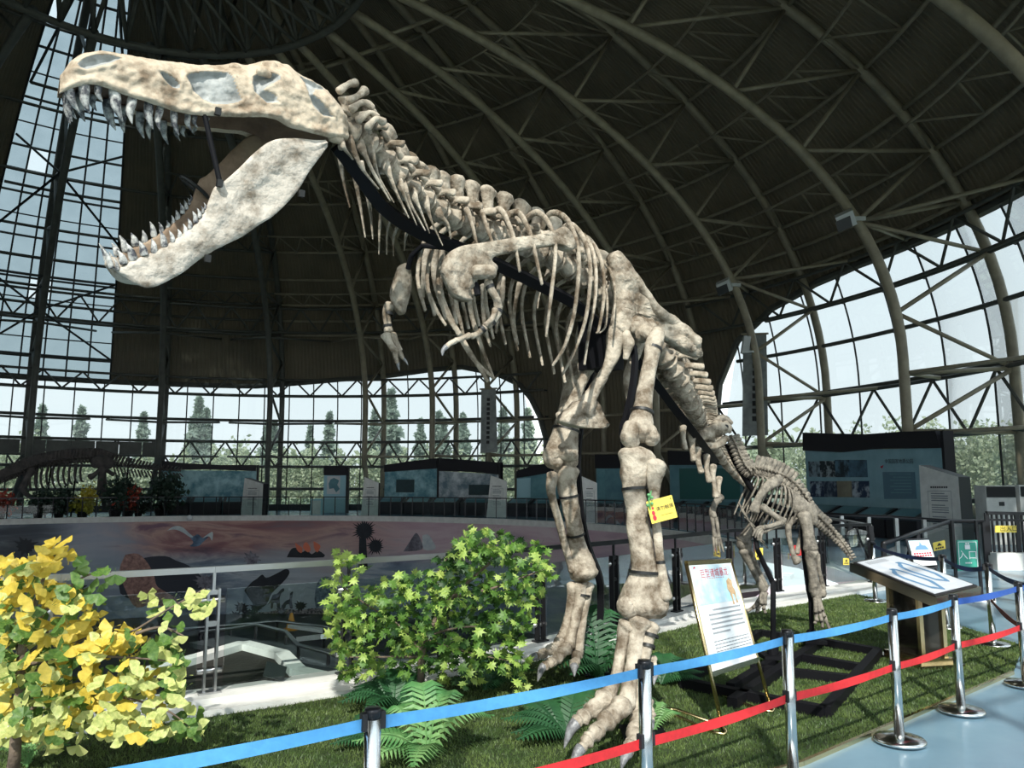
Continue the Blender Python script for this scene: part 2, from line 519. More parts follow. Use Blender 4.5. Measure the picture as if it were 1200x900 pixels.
# ---------------------------------------------------------------- glazing: panes, transoms, mullions, spider clamps
def glazed(name, L, levels, dphi, p0, p1, gm, trusses, near=True):
    w = tag(thing(name, None, None, pol(RO, (p0 + p1) / 2, 0)), kind='structure')
    n = int(round((p1 - p0) / dphi))
    ph = [p0 + (p1 - p0) * i / n for i in range(n + 1)]
    top = lambda p: lerp_list(L, p)
    cl = MB()
    for i in range(n):
        a, b = ph[i], ph[i + 1]
        ta, tb = top(a), top(b)
        lv = [0.0] + [h for h in levels if h < max(ta, tb)] + [max(ta, tb)]
        for h0, h1 in zip(lv[:-1], lv[1:]):
            a0, a1, b0, b1 = min(h0, ta), min(h1, ta), min(h0, tb), min(h1, tb)
            if a1 - a0 < .02 and b1 - b0 < .02: continue
            if a1 - a0 < .02: q = [(b, b0), (b, b1), (a, a0)]
            elif b1 - b0 < .02: q = [(a, a0), (b, b0), (a, a1)]
            else: q = [(a, a0), (b, b0), (b, b1), (a, a1)]
            mb = MB(); mb.add([sh(p, h + .012, RK - .1, HK - .1) for p, h in q], [tuple(range(len(q)))])
            ob('pane', mb, gm if -14 < a < 180 else M_clear, w)  # panes out of view get the made-up clearer glass
            if h0 > 0 and near: cl.box(sh(a, h0, RK - .28, HK - .28), (.10, .06, 0), (-.02, .03, 0), (0, 0, .05))
        if ta > .5:
            mb = MB()
            mb.tube([p for p in arc(a, 0.0, ta, RK - .16, HK - .16, 8)], .045, 5)
            ob('mullion', mb, M_mull, w)
    if cl.v: tag(ob('pane_clamp', cl, M_mull, w), kind='stuff')
    for h in levels:
        pts = [p for p in np.linspace(p0, p1, n * 2 + 1) if top(p) >= h]
        for sel, rr in (([p for p in pts if p > -16], .10), ([p for p in pts if p <= -14], .035)):  # unseen transoms thinned and trusses left out behind the camera, to clear the sunlight
            if len(sel) < 2: continue
            mb = MB(); mb.tube([sh(p, h, RO - .1, HO - .1) for p in sel], rr, 6); ob('transom', mb, M_pipe_dk, w, True)
    for h0, h1, st in trusses:
        pts = [p for p in np.arange(max(p0, -16) + .2, p1, st)]
        zz = [sh(p, h0 if i % 2 else h1, RO - .35, HO - .35) for i, p in enumerate(pts)]
        mb = MB()
        for p, q in zip(zz[:-1], zz[1:]): mb.tube([p, q], .065, 5)
        tag(ob('truss_bar', mb, M_pipe_dk, w), kind='stuff')
        for h in (h0, h1):
            qs = [p for p in np.linspace(max(p0, -16), p1, n * 2 + 1)]
            mb = MB(); mb.tube([sh(p, h, RO - .35, HO - .35) for p in qs], .085, 6); ob('truss_chord', mb, M_pipe_dk, w, True)
    return w
W1 = glazed('window_1', FARW, [1.49, 3.05, 4.8, 6.32, 8.08], 3.15, 61.2, 168, M_pane, [(3.05, 4.8, 2.1), (8.08, 9.2, 2.1), (12.4, 13.9, 2.3)])
W2 = glazed('window_2', RGTW, [1.2, 3.8, 6.3, 8.55, 10.35], 4.35, -104, 40.1, M_pane, [(3.8, 6.1, 3.0), (10.35, 11.85, 3.0)])
W4 = glazed('window_added', ADDEDW, [3.8, 8.55], 6.1, 186, 247, M_pane, [], False)  # added window out of view, brightens the right-hand displays
# skylight strip
sk = tag(thing('window_3', None, None, pol(20, 124, 16)), kind='structure')
ts = np.linspace(math.asin((8.85 - HS) / (HK - HS)), math.asin((SKYTOP - HS) / (HK - HS)), 23)
SH = [HS + (HK - HS) * math.sin(t) for t in ts]
npan = 6
for j, (h0, h1) in enumerate(zip(SH[:-1], SH[1:])):
    for i in range(npan):
        a, b = SKY0 + (SKY1 - SKY0) * i / npan, SKY0 + (SKY1 - SKY0) * (i + 1) / npan
        mb = MB(); mb.add([sh(a, h0, RK, HK), sh(b, h0, RK, HK), sh(b, h1, RK, HK), sh(a, h1, RK, HK)], [(0, 1, 2, 3)])
        ob('pane', mb, M_pane if (i * 7 + j * 5) % 37 == 4 else M_sky, sk)
    mb = MB(); mb.tube([sh(SKY0 + (SKY1 - SKY0) * i / 6, h0, RK - .12, HK - .12) for i in range(7)], .075 if j % 2 else .045, 5); ob('glazing_bar', mb, M_mull, sk)
    if j % 4 == 1:
        mb = MB(); mb.tube([sh(SKY0 + (SKY1 - SKY0) * i / 6, h0, RO - .5, HO - .5) for i in range(7)], .09, 5); ob('purlin_pipe', mb, M_mull, sk)
for i in range(npan + 1):
    a = SKY0 + (SKY1 - SKY0) * i / npan
    mb = MB(); mb.tube([sh(a, h, RK - .1, HK - .1) for h in SH], .055, 5); ob('glazing_bar', mb, M_mull, sk)
zz = MB()
for j in range(1, 15, 6):
    for s, e in ((SKY0, 121.0), (131.5, 129.0)):
        zz.tube([sh(s, SH[j], RO - .5, HO - .5), sh(125.6, SH[j + 2], RI + 2, HI + 2)], .07, 5)
        zz.tube([sh(s, SH[j + 4 if j + 4 < 23 else 22], RO - .5, HO - .5), sh(125.6, SH[j + 2], RI + 2, HI + 2)], .07, 5)
tag(ob('truss_bar', zz, M_mull, sk), kind='stuff')
# grey fascia over the entrance at far left
fs_ = tag(thing('trim_3', None, None, pol(31, 120, 3.5)), kind='structure')
for i in range(14):
    a = 110.5 + i * 2.6
    mb = MB(); mb.add([sh(a + d, h, RO - .75 - k, HO) for k in (0, .1) for d, h in ((.03, 3.75), (2.57, 3.75), (2.57, 4.65), (.03, 4.65))], [(0, 1, 2, 3), (7, 6, 5, 4), (0, 4, 5, 1), (1, 5, 6, 2), (2, 6, 7, 3), (3, 7, 4, 0)])
    ob('panel', mb, M_pipe_dk, fs_)
# low sill and base wall
for nm, a0, a1 in (('baseboard_far', 61.2, 168), ('baseboard_right', -104, 40.1)):
    mb = MB()
    k = 40
    vs = []
    for i in range(k + 1):
        a = a0 + (a1 - a0) * i / k
        vs += [pol(RO - .3, a, 0), pol(RO - .3, a, .42), pol(RO + .1, a, .42), pol(RO + .1, a, 0)]
    mb.add(vs, [(i * 4 + j, i * 4 + 4 + j, i * 4 + 5 + j, i * 4 + 1 + j) for i in range(k) for j in range(3)])
    tag(ob(nm, mb, M_mull), kind='structure')

# ---------------------------------------------------------------- floor, pit, kerbs
RP = 19.7
kerb = []                                   # inner edge of the floor around the pit
for i in range(0, 37): kerb.append((RP, -38.8 - i * 2.0))
cor = G(1003, 689); cor2 = V((7.0, 19.0, 0))
KL = [pol(RP, a, 0) for a in np.arange(-8, 284, 4)] + [pol(RP, a, 0) for a in np.arange(284, 321.1, 1.5)] + [cor, V((6.6, 14.6, 0)), cor2]
n = len(KL)
mb = MB()
ctr = V((CX, CY, 0))
vs = []
for p in KL:
    d = (p - ctr); d.z = 0
    vs += [p, ctr + d.normalized() * 32.2]
mb.add(vs, [(2 * i, 2 * i + 1, (2 * i + 3) % (2 * n), (2 * i + 2) % (2 * n)) for i in range(n)])
tag(ob('floor', mb, M_floor), kind='structure')
# white stone kerb: two courses with a dark joint
kb = tag(thing('trim_4', None, None, tuple(pol(RP, -50, 0))), kind='structure')
for i in range(n):
    p, q = KL[i], KL[(i + 1) % n]
    def out(pt, d_): 
        r = pt - ctr; return pt + r.normalized() * d_
    for d0, d1, z in ((-.06, .30, .10), (.33, .52, .06)):
        mb = MB()
        A = [out(p, d0), out(q, d0), out(q, d1), out(p, d1)]
        mb.add([a + V((0, 0, -.18)) for a in A] + [a + V((0, 0, z)) for a in A], [(3, 2, 1, 0), (4, 5, 6, 7), (0, 1, 5, 4), (1, 2, 6, 5), (2, 3, 7, 6), (3, 0, 4, 7)])
        ob('kerb_stone', mb, M_white, kb)
PZ = -5.2
mb = MB(); mb.lathe((CX, CY, PZ), [(RP + .3, -.1), (RP + .3, 0)], 96); tag(ob('floor_pit', mb, M_pit), kind='structure')
# ground and slab ring outside
mb = MB()
vs = []
for i in range(73):
    for r in (32.0, 90, 260): vs.append(pol(r, i * 5, -.25))
mb.add(vs, [(i * 3 + j, i * 3 + j + 1, i * 3 + j + 4, i * 3 + j + 3) for i in range(72) for j in range(2)])
tag(ob('outside_ground', mb, M_ground), kind='structure')
# ---------------------------------------------------------------- pit wall with the painted mural
def cyl(px, py, r, near=False):
    d = ray(px, py); b = d.x / d.y
    A = b * b + 1; B = -2 * (b * CX + CY); Cc = CX * CX + CY * CY - r * r
    q = math.sqrt(max(0, B * B - 4 * A * Cc))
    Y = (-B - q) / (2 * A) if near else (-B + q) / (2 * A)
    return P(px, py, Y)
def mural_mat():
    m = bpy.data.materials.new('mural_paint'); m.use_nodes = True
    n, l = m.node_tree.nodes, m.node_tree.links
    b = n['Principled BSDF']; b.inputs['Roughness'].default_value = .5
    t = n.new('ShaderNodeTexCoord')
    mp = n.new('ShaderNodeMapping'); mp.inputs['Scale'].default_value = (.20, .20, 1.0)
    l.new(t.outputs['Object'], mp.inputs[0])
    z = n.new('ShaderNodeTexNoise'); z.inputs['Scale'].default_value = 1.0; z.inputs['Detail'].default_value = 9; z.inputs['Roughness'].default_value = .62; z.inputs['Distortion'].default_value = .8
    l.new(mp.outputs[0], z.inputs['Vector'])
    def ramp(cols):
        r = n.new('ShaderNodeValToRGB'); e = r.color_ramp.elements
        while len(e) > 2: e.remove(e[-1])
        e[0].position, e[0].color = cols[0][0], (*cols[0][1], 1)
        e[1].position, e[1].color = cols[1][0], (*cols[1][1], 1)
        for p, c in cols[2:]: 
            k = e.new(p); k.color = (*c, 1)
        l.new(z.outputs['Fac'], r.inputs[0]); return r
    dusk = ramp([(.28, (.12, .06, .09)), (.44, (.34, .15, .16)), (.56, (.58, .35, .30)), (.68, (.22, .11, .16))])
    pink = ramp([(.3, (.55, .33, .41)), (.47, (.66, .46, .53)), (.62, (.75, .60, .63))])
    lowr = ramp([(.3, (.07, .10, .16)), (.47, (.26, .33, .43)), (.58, (.55, .60, .65)), (.7, (.15, .18, .25))])
    s = n.new('ShaderNodeSeparateXYZ'); l.new(t.outputs['Object'], s.inputs[0])
    def step(sock, a, c_):
        k = n.new('ShaderNodeMapRange'); k.inputs['From Min'].default_value = a; k.inputs['From Max'].default_value = c_
        k.interpolation_type = 'SMOOTHSTEP'; l.new(sock, k.inputs['Value']); return k
    mx = n.new('ShaderNodeMix'); mx.data_type = 'RGBA'
    fx = step(s.outputs['X'], -11, -3); l.new(fx.outputs[0], mx.inputs['Factor']); l.new(dusk.outputs[0], mx.inputs['A']); l.new(pink.outputs[0], mx.inputs['B'])
    navy = n.new('ShaderNodeMix'); navy.data_type = 'RGBA'
    fn = step(s.outputs['X'], -24.5, -20.5); l.new(fn.outputs[0], navy.inputs['Factor']); l.new(lowr.outputs[0], navy.inputs['A']); l.new(mx.outputs['Result'], navy.inputs['B'])
    m2 = n.new('ShaderNodeMix'); m2.data_type = 'RGBA'
    fz = step(s.outputs['Z'], -2.6, -1.5); l.new(fz.outputs[0], m2.inputs['Factor']); l.new(lowr.outputs[0], m2.inputs['A']); l.new(navy.outputs['Result'], m2.inputs['B'])
    cur = m2.outputs['Result']
    def blob(c, r, colr, k=1.0):        # soft-edged painted patch, ragged by the noise
        vm = n.new('ShaderNodeVectorMath'); vm.operation = 'DISTANCE'; vm.inputs[1].default_value = c
        l.new(t.outputs['Object'], vm.inputs[0])
        ad = n.new('ShaderNodeMath'); ad.operation = 'MULTIPLY_ADD'; ad.inputs[1].default_value = r * 1.6; l.new(z.outputs['Fac'], ad.inputs[0]); l.new(vm.outputs['Value'], ad.inputs[2])
        mr = n.new('ShaderNodeMapRange'); mr.interpolation_type = 'SMOOTHSTEP'
        mr.inputs['From Min'].default_value = r * 1.8; mr.inputs['From Max'].default_value = r * .9; mr.inputs['To Max'].default_value = k
        l.new(ad.outputs[0], mr.inputs['Value'])
        x_ = n.new('ShaderNodeMix'); x_.data_type = 'RGBA'
        l.new(mr.outputs[0], x_.inputs['Factor']); l.new(cur, x_.inputs['A']); x_.inputs['B'].default_value = (*colr, 1)
        return x_.outputs['Result']
    for (px_, py_), r, colr, k in (((115, 645), 3.2, (.42, .48, .58), .8), ((90, 700), 3.4, (.30, .35, .42), .7), ((20, 640), 3.0, (.03, .035, .05), .9), ((345, 690), 3.6, (.55, .58, .62), .8), ((390, 650), 2.2, (.62, .50, .50), .6), ((225, 700), 2.4, (.05, .06, .09), .9), ((590, 690), 3.5, (.22, .27, .36), .7), ((660, 700), 2.5, (.50, .55, .60), .6), ((720, 680), 2.2, (.30, .28, .38), .6)):
        cur = blob(tuple(cyl(px_, py_, RP)), r, colr, k)
    l.new(cur, b.inputs['Base Color'])
    return m
M_mural = mural_mat()
wallp = tag(thing('wall_pit', None, None, (0, 0, 0)), kind='structure')
mb = MB(); vs = []
for i in range(121):
    a = -30 + 340 * i / 120
    vs += [pol(RP, a, PZ), pol(RP, a, -.17)]
mb.add(vs, [(2 * i, 2 * i + 1, 2 * i + 3, 2 * i + 2) for i in range(120)])
ob('mural', mb, M_mural, wallp)
def decal(name, pts, m, ox=0, oy=0, k=1.0, lift=.03):
    if len(pts) < 20 and 'palm_trunk' not in name and 'fern' not in name: pts = [tuple(q) for q in catmull(list(pts) + [pts[0]], 3)[:-1]]
    q = [cyl(ox + x / k, oy + y / k, RP - lift) for x, y in pts]
    tri = tessellate_polygon([q])
    bm = bmesh.new(); bv = [bm.verts.new(p) for p in q]
    for t_ in tri:
        try: bm.faces.new([bv[i] for i in t_])
        except ValueError: pass
    for _ in range(4):
        lg = [e for e in bm.edges if e.calc_length() > 1.0]
        if not lg: break
        bmesh.ops.subdivide_edges(bm, edges=lg, cuts=1); bmesh.ops.triangulate(bm, faces=bm.faces[:])
    for v in bm.verts:
        d_ = V((v.co.x - CX, v.co.y - CY, 0)).normalized() * (RP - lift)
        v.co = V((CX + d_.x, CY + d_.y, v.co.z))
    bm.verts.index_update()
    mb = MB(); mb.add([v.co for v in bm.verts], [tuple(v.index for v in f.verts) for f in bm.faces]); bm.free()
    return ob(name, mb, m, wallp)
m_ptero = mat('pterosaur_paint', (.18, .28, .42), .6, c2=(.05, .09, .16), scale=2.5)
m_pale = mat('pale_paint', (.78, .80, .80), .6, c2=(.50, .55, .60), scale=2)
m_lava = mat('lava_paint', (.56, .31, .26), .6, c2=(.22, .11, .10), scale=5)
m_flame = mat('flame_paint', (.80, .22, .13), .6)
m_nite = mat('night_paint', (.018, .020, .028), .6, c2=(.03, .035, .045), scale=2)
m_navyp = mat('navy_hill_paint', (.035, .04, .06), .6)
m_rockp = mat('rock_paint', (.34, .32, .37), .6, c2=(.10, .09, .12), scale=3)
K = 4.615
decal('painted_hill', [(-180, 300), (-60, 250), (60, 238), (120, 262), (190, 290), (250, 340), (300, 400), (280, 450), (180, 470), (60, 460), (-60, 480), (-180, 440)], m_navyp, 180, 600, K, .02)
decal('painted_lava', [(147, 650), (162, 649), (174, 661), (181, 676), (185, 688), (206, 701), (212, 716), (181, 708), (160, 712), (149, 696), (140, 669)], m_lava, lift=.04)
decal('pterosaur_body', [(150, 92), (190, 112), (215, 130), (240, 120), (265, 140), (285, 128), (300, 130), (265, 165), (240, 185), (195, 185), (215, 165), (190, 130)], m_ptero, 180, 600, K, .05)
decal('pterosaur_wing', [(72, 102), (100, 82), (130, 75), (160, 85), (190, 112), (215, 135), (195, 135), (165, 115), (130, 98), (100, 95)], m_pale, 180, 600, K, .06)
decal('pterosaur_wing', [(265, 142), (290, 122), (320, 108), (316, 155), (300, 132)], m_pale, 180, 600, K, .06)
decal('painted_volcano', [(720, 245), (745, 200), (775, 195), (800, 218), (830, 205), (855, 228), (890, 208), (920, 245)], m_nite, 180, 600, K, .03)
for q in ([(765, 165), (785, 180), (805, 195), (800, 222), (775, 205)], [(815, 168), (830, 165), (850, 200), (835, 218), (808, 195)], [(865, 158), (895, 175), (902, 190), (885, 218), (868, 195)]):
    decal('painted_flame', q, m_flame, 180, 600, K, .05)
def spiky(cx, cy, r, n, sx=1):
    return [(cx + sx * (r * (.82 + .18 * math.sin(i * 2.3)) if i % 2 == 0 else r * .5) * math.cos(i * PI / n + .2), cy + (r * (.82 + .18 * math.sin(i * 2.3)) if i % 2 == 0 else r * .5) * math.sin(i * PI / n + .2)) for i in range(2 * n)]
decal('painted_palm', spiky(427, 622, 17, 25), m_nite, lift=.04)
decal('painted_palm', spiky(440, 640, 13, 21), m_nite, lift=.04)
decal('palm_trunk', [(421, 630), (429, 630), (431, 668), (420, 668)], m_nite, lift=.04)
decal('painted_fern', spiky(240, 682, 13, 12, 1.3), m_rockp, lift=.04)
decal('painted_fern', spiky(295, 655, 11, 10, 1.3), m_rockp, lift=.04)
decal('painted_peak', [(380, 270), (405, 265), (425, 290), (442, 332), (385, 335)], m_pale, 400, 560, 4, .03)
decal('painted_peak', [(290, 345), (320, 300), (350, 258), (372, 290), (378, 336)], m_rockp, 400, 560, 4, .03)
decal('painted_dinosaur', [(490, 425), (530, 380), (560, 360), (588, 338), (610, 356), (660, 335), (715, 308), (735, 322), (725, 350), (690, 390), (640, 440), (610, 500), (560, 520), (520, 470)], m_nite, 180, 600, K, .05)
decal('painted_dinosaur', [(615, 505), (635, 470), (645, 448), (670, 440), (688, 420), (703, 412), (706, 426), (690, 440), (682, 470), (684, 520), (670, 520), (664, 495), (648, 495), (644, 520), (634, 520), (634, 490)], m_navyp, 180, 600, K, .06)
decal('painted_dinosaur', [(690, 510), (715, 480), (735, 470), (738, 440), (755, 430), (752, 445), (748, 480), (752, 520), (738, 520), (734, 500), (718, 502), (712, 520), (702, 520)], m_navyp, 180, 600, K, .06)
decal('painted_dinosaur', [(870, 470), (880, 400), (905, 360), (945, 350), (985, 390), (990, 450), (960, 440), (930, 455), (905, 500), (880, 520)], mat('blue_dino_paint', (.30, .38, .45), .6, c2=(.06, .08, .12), scale=6), 180, 600, K, .05)
for x_, y_, r_ in ((283, 712, 9), (292, 720, 10), (300, 712, 8), (276, 722, 8), (330, 716, 7), (352, 710, 8), (308, 724, 9), (60, 650, 12), (30, 640, 14), (90, 690, 12)): decal('painted_fern', spiky(x_, y_, r_, 11, 1.2), m_nite, lift=.07)
decal('painted_boulder', [(480, 590), (540, 545), (620, 540), (700, 525), (800, 530), (860, 520), (960, 530), (1010, 560), (1010, 680), (480, 700)], mat('branch_paint', (.42, .34, .36), .6, c2=(.03, .03, .035), scale=9, lo=.42, hi=.58), 180, 600, K, .04)

# ---------------------------------------------------------------- planting bed, steps and rails inside the near edge of the pit
bed_px = [(120, 850), (170, 790), (232, 773), (262, 764), (285, 757), (330, 769), (349, 789), (398, 800), (330, 815), (240, 833)]
bed = tag(thing('trim_5', None, None, tuple(G(285, 790))), kind='structure')
mb = MB(); q = [G(x, y, .0) for x, y in bed_px]; mb.poly([p - V((0, 0, .1)) for p in q], (0, 0, 1), .2); ob('soil', mb, M_soil, bed)
for (a, b) in zip(bed_px[1:7], bed_px[2:8]):
    mb = MB(); mb.bar(G(*a, .02), G(*b, .02), .16, .10); ob('coping', mb, M_white, bed)
mb = MB()
for k in range(9):                       # black steps going down away from the bed
    o_ = V((.35 * k, .55 * k, -.17 * k))
    c_ = G(352, 770, -.25) + o_
    mb.box(c_, (1.5, -.95, 0), (.16, .25, 0), (0, 0, .03))
stp = ob('pit_stair', mb, M_pit, at=G(352, 770, -.25)); tag(stp, kind='structure')
rl = thing('stair_railing', 'thin grey handrail running down the dark steps inside the pit', 'railing', G(335, 760, -.3))
top = [P(235, 741, 12.5), P(270, 737, 12.0), P(300, 732, 11.5), P(335, 740, 10.6), P(350, 756, 9.6), P(385, 765, 9.2), P(402, 772, 8.9)]
mb = MB(); mb.tube(top, .025, 6); ob('handrail', mb, M_steel2, rl, True)
for p in top:
    mb = MB(); mb.tube([p, V((p.x, p.y, -1.0))], .022, 6); ob('post', mb, M_rail, rl)
for (a, b) in zip(top[:-1], top[1:]):
    mb = MB(); zb = -.85
    mb.add([a + V((0, 0, -.12)), b + V((0, 0, -.12)), V((b.x, b.y, zb)), V((a.x, a.y, zb))], [(0, 1, 2, 3)]); ob('glass_panel', mb, M_glassrail, rl)
r2 = thing('stair_railing', 'long thin handrail before the mural, left of the yellow cone', 'railing', P(300, 735, 20))
t2 = [P(160, 742, 22), P(240, 735, 21), P(325, 728, 20), P(380, 734, 19), P(420, 742, 18)]
mb = MB(); mb.tube(t2, .035, 6); ob('handrail', mb, M_steel2, r2, True)
for p in t2:
    mb = MB(); mb.tube([p, V((p.x, p.y, PZ))], .03, 6); ob('post', mb, M_rail, r2)
for nm, pp, Y in (('white_curb', [(342, 733), (395, 741)], 27), ('white_curb', [(357, 748), (386, 745)], 18)):
    mb = MB(); mb.bar(P(*pp[0], Y), P(*pp[1], Y - 1), .4, .10); tag(ob(nm, mb, M_white, at=P(*pp[0], Y)), kind='structure')
cone = thing('safety_cone', 'small orange cone standing before the mural down in the pit', 'cone', P(341, 737, 30))
mb = MB(); b0 = P(341, 738, 30); mb.lathe(b0, [(.28, 0), (.28, .05), (.20, .06), (.05, .62)], 12); ob('cone_body', mb, mat('cone_orange', (.70, .30, .03), .5), cone)
pl = thing('notice_plate', 'small grey notice plate lying on the dark bed behind the glass', 'plate', G(322, 795, .1))
c0 = G(322, 795, .12); mb = MB(); mb.box(c0 + V((0, 0, .06)), (.085, .02, -.03), (0, .05, .05), (.004, -.008, .006)); ob('plate', mb, M_mull, pl)
mb = MB(); mb.box(c0 + V((0, .04, .04)), (.01, 0, 0), (0, .01, 0), (0, 0, .06)); ob('peg', mb, M_rail, pl)

# ---------------------------------------------------------------- near glass railing along the kerb
def kp(px): return cyl(px, 700, RP + .12, True)
def flat(p, z): return V((p.x, p.y, z))
rail_pts = [flat(kp(x), 0) for x in (-420, -240, -90, 70, 250, 408, 520, 633, 720, 793)] + [flat(G(856, 708), 0), flat(G(913, 700), 0), flat(G(965, 694), 0), flat(G(1024, 689), 0)]
nr = thing('glass_railing', 'long glass balustrade with steel handrail along the near pit edge', 'railing', rail_pts[4])
for i, p in enumerate(rail_pts):
    q = rail_pts[min(i + 1, len(rail_pts) - 1)] - rail_pts[max(i - 1, 0)]; q.normalize()
    nrm = V((q.y, -q.x, 0))
    m_ = M_steel2 if i <= 4 else M_rail
    mb = MB()
    for s in (-1, 1): mb.box(flat(p, .53) + q * .045 * s, q * .010, nrm * .032, (0, 0, .43))
    for z in (.72, .98): mb.box(flat(p, z - .05), q * .045, nrm * .02, (0, 0, .02))
    mb.box(flat(p, 1.03) + nrm * .0, q * .012, nrm * .012, (0, 0, .09))
    mb.box(flat(p, .105), q * .09, nrm * .05, (0, 0, .012))
    po = ob('post', mb, m_, nr)
    for z in (.28, .86):
        mb = MB(); mb.tube([flat(p, z) - q * .10 - nrm * .02, flat(p, z) + q * .10 - nrm * .02], [.028, .028], 8)
        ob('glass_clamp', mb, M_steel2, po, True)
for i in range(len(rail_pts) - 1):
    a, b = rail_pts[i], rail_pts[i + 1]
    mb = MB(); mb.bar(flat(a, 1.12), flat(b, 1.12), .055, .05); ob('handrail', mb, M_steel2 if i < 6 else M_rail, nr)
    d = (b - a).normalized()
    mb = MB(); mb.box((a + b) / 2 + V((0, 0, .55)), (b - a) / 2 - d * .11, V((d.y, -d.x, 0)) * .005, (0, 0, .40)); ob('glass_panel', mb, M_glassrail, nr)
# return of the balustrade towards the entrance
rt = thing('glass_railing', 'glass balustrade with bright end rail beside the entrance behind the small skeleton', 'railing', rail_pts[-1])
E_ = [flat(G(1024, 689), 0), V((6.75, 15.6, 0)), V((7.0, 17.4, 0)), V((7.1, 19.2, 0))]
for i, p in enumerate(E_):
    mb = MB(); mb.box(flat(p, .55), (.04, 0, 0), (0, .04, 0), (0, 0, .55)); ob('post', mb, M_rail, rt)
    if i:
        a = E_[i - 1]
        mb = MB(); mb.bar(flat(a, 1.1), flat(p, 1.1), .06, .05); ob('handrail', mb, M_steel2, rt)
        mb = MB(); mb.bar(flat(a, .55), flat(p, .55), .012, .8); ob('glass_panel', mb, M_glassrail, rt)
# ---------------------------------------------------------------- railing round the far side of the pit
fr = thing('ring_railing', 'thin dark railing with glass along the far balcony edge above the mural', 'railing', pol(RP + .35, 90, 0))
n_ = 112
for i in range(n_):
    a = -6 + i * 1.9
    p, q = pol(RP + .35, a), pol(RP + .35, a + 1.9)
    mb = MB(); mb.box(flat(p, .58), (.022, 0, 0), (0, .022, 0), (0, 0, .54)); ob('post', mb, M_rail, fr)
    mb = MB(); mb.bar(flat(p, 1.12), flat(q, 1.12), .05, .05); ob('handrail', mb, M_rail, fr)
    mb = MB(); mb.bar(flat(p, .58), flat(q, .58), .008, .9); ob('glass_panel', mb, M_glassrail, fr)
lamp = thing('globe_lamp', 'small white globe lamp under the balcony edge above the mural', 'lamp', cyl(222, 605, RP - .1))
mb = MB(); mb.ball(cyl(222, 607, RP - .25), .16, 10, 6); ob('globe', mb, M_paper, lamp, True)
mb = MB(); mb.bar(cyl(222, 603, RP - .25), cyl(222, 603, RP + .1), .05, .05); ob('bracket', mb, M_rail, lamp)

# ---------------------------------------------------------------- lawn of artificial grass
front = [G(330, 1010), G(700, 965), G(940, 897), G(1187, 790), G(1199, 758), G(1128, 736), G(1045, 706), G(1000, 697)]
back = [flat(G(x, y), 0) for x, y in ((913, 706), (850, 714))] + [pol(RP + .53, a) for a in np.arange(-39, -112, -3.0)]
lawn = front + back + [G(-420, 1010)]
lawn = [flat(p, 0) for p in lawn]
mb = MB(); mb.poly([p + V((0, 0, .008)) for p in lawn], (0, 0, 1), .016); tag(ob('lawn_base', mb, M_turf), kind='structure')
LP = np.array([(p.x, p.y) for p in lawn])
def inside(xs, ys, poly):
    r = np.zeros(len(xs), bool); k = len(poly)
    for i in range(k):
        (x1, y1), (x2, y2) = poly[i], poly[(i + 1) % k]
        c_ = ((y1 > ys) != (y2 > ys)) & (xs < (x2 - x1) * (ys - y1) / (y2 - y1 + 1e-12) + x1)
        r ^= c_
    return r
rg = np.random.default_rng(5)
NB = 420000
xs = rg.uniform(-4.5, LP[:, 0].max(), NB * 2); ys = rg.uniform(2.2, 14.5, NB * 2)
keep = inside(xs, ys, LP) & (rg.uniform(0, 1, NB * 2) < np.clip(6.0 / ys, 0, 1) ** 1.2) & (xs > -.72 * ys) & (xs < .74 * ys)
xs, ys = xs[keep], ys[keep]
k = len(xs)
hh = rg.uniform(.012, .030, k); an = rg.uniform(0, 2 * PI, k); wd = rg.uniform(.0022, .0042, k) * np.clip(ys / 6, .9, 2); le = rg.uniform(0, .022, k); la = rg.uniform(0, 2 * PI, k)
z0 = .016
A = np.stack([xs - wd * np.cos(an), ys - wd * np.sin(an), np.full(k, z0)], 1)
B = np.stack([xs + wd * np.cos(an), ys + wd * np.sin(an), np.full(k, z0)], 1)
C_ = np.stack([xs + le * np.cos(la), ys + le * np.sin(la), z0 + hh], 1)
vv = np.stack([A, B, C_], 1).reshape(-1, 3)
me = bpy.data.meshes.new('artificial_grass')
me.vertices.add(3 * k); me.vertices.foreach_set('co', vv.ravel())
me.loops.add(3 * k); me.loops.foreach_set('vertex_index', np.arange(3 * k))
me.polygons.add(k); me.polygons.foreach_set('loop_start', np.arange(0, 3 * k, 3))
me.materials.append(M_grass); me.update(calc_edges=True)
go = bpy.data.objects.new('artificial_grass', me); col.objects.link(go)
tag(go, 'short artificial grass blades covering the lawn under the skeletons', 'grass', kind='stuff')
# brass edging strip of the lawn
for i in range(1, 4):
    mb = MB(); mb.bar(lawn[i - 1] + V((0, 0, .015)), lawn[i] + V((0, 0, .015)), .03, .03)
    tag(ob('trim_%d' % (5 + i), mb, M_gold, at=lawn[i]), kind='structure')

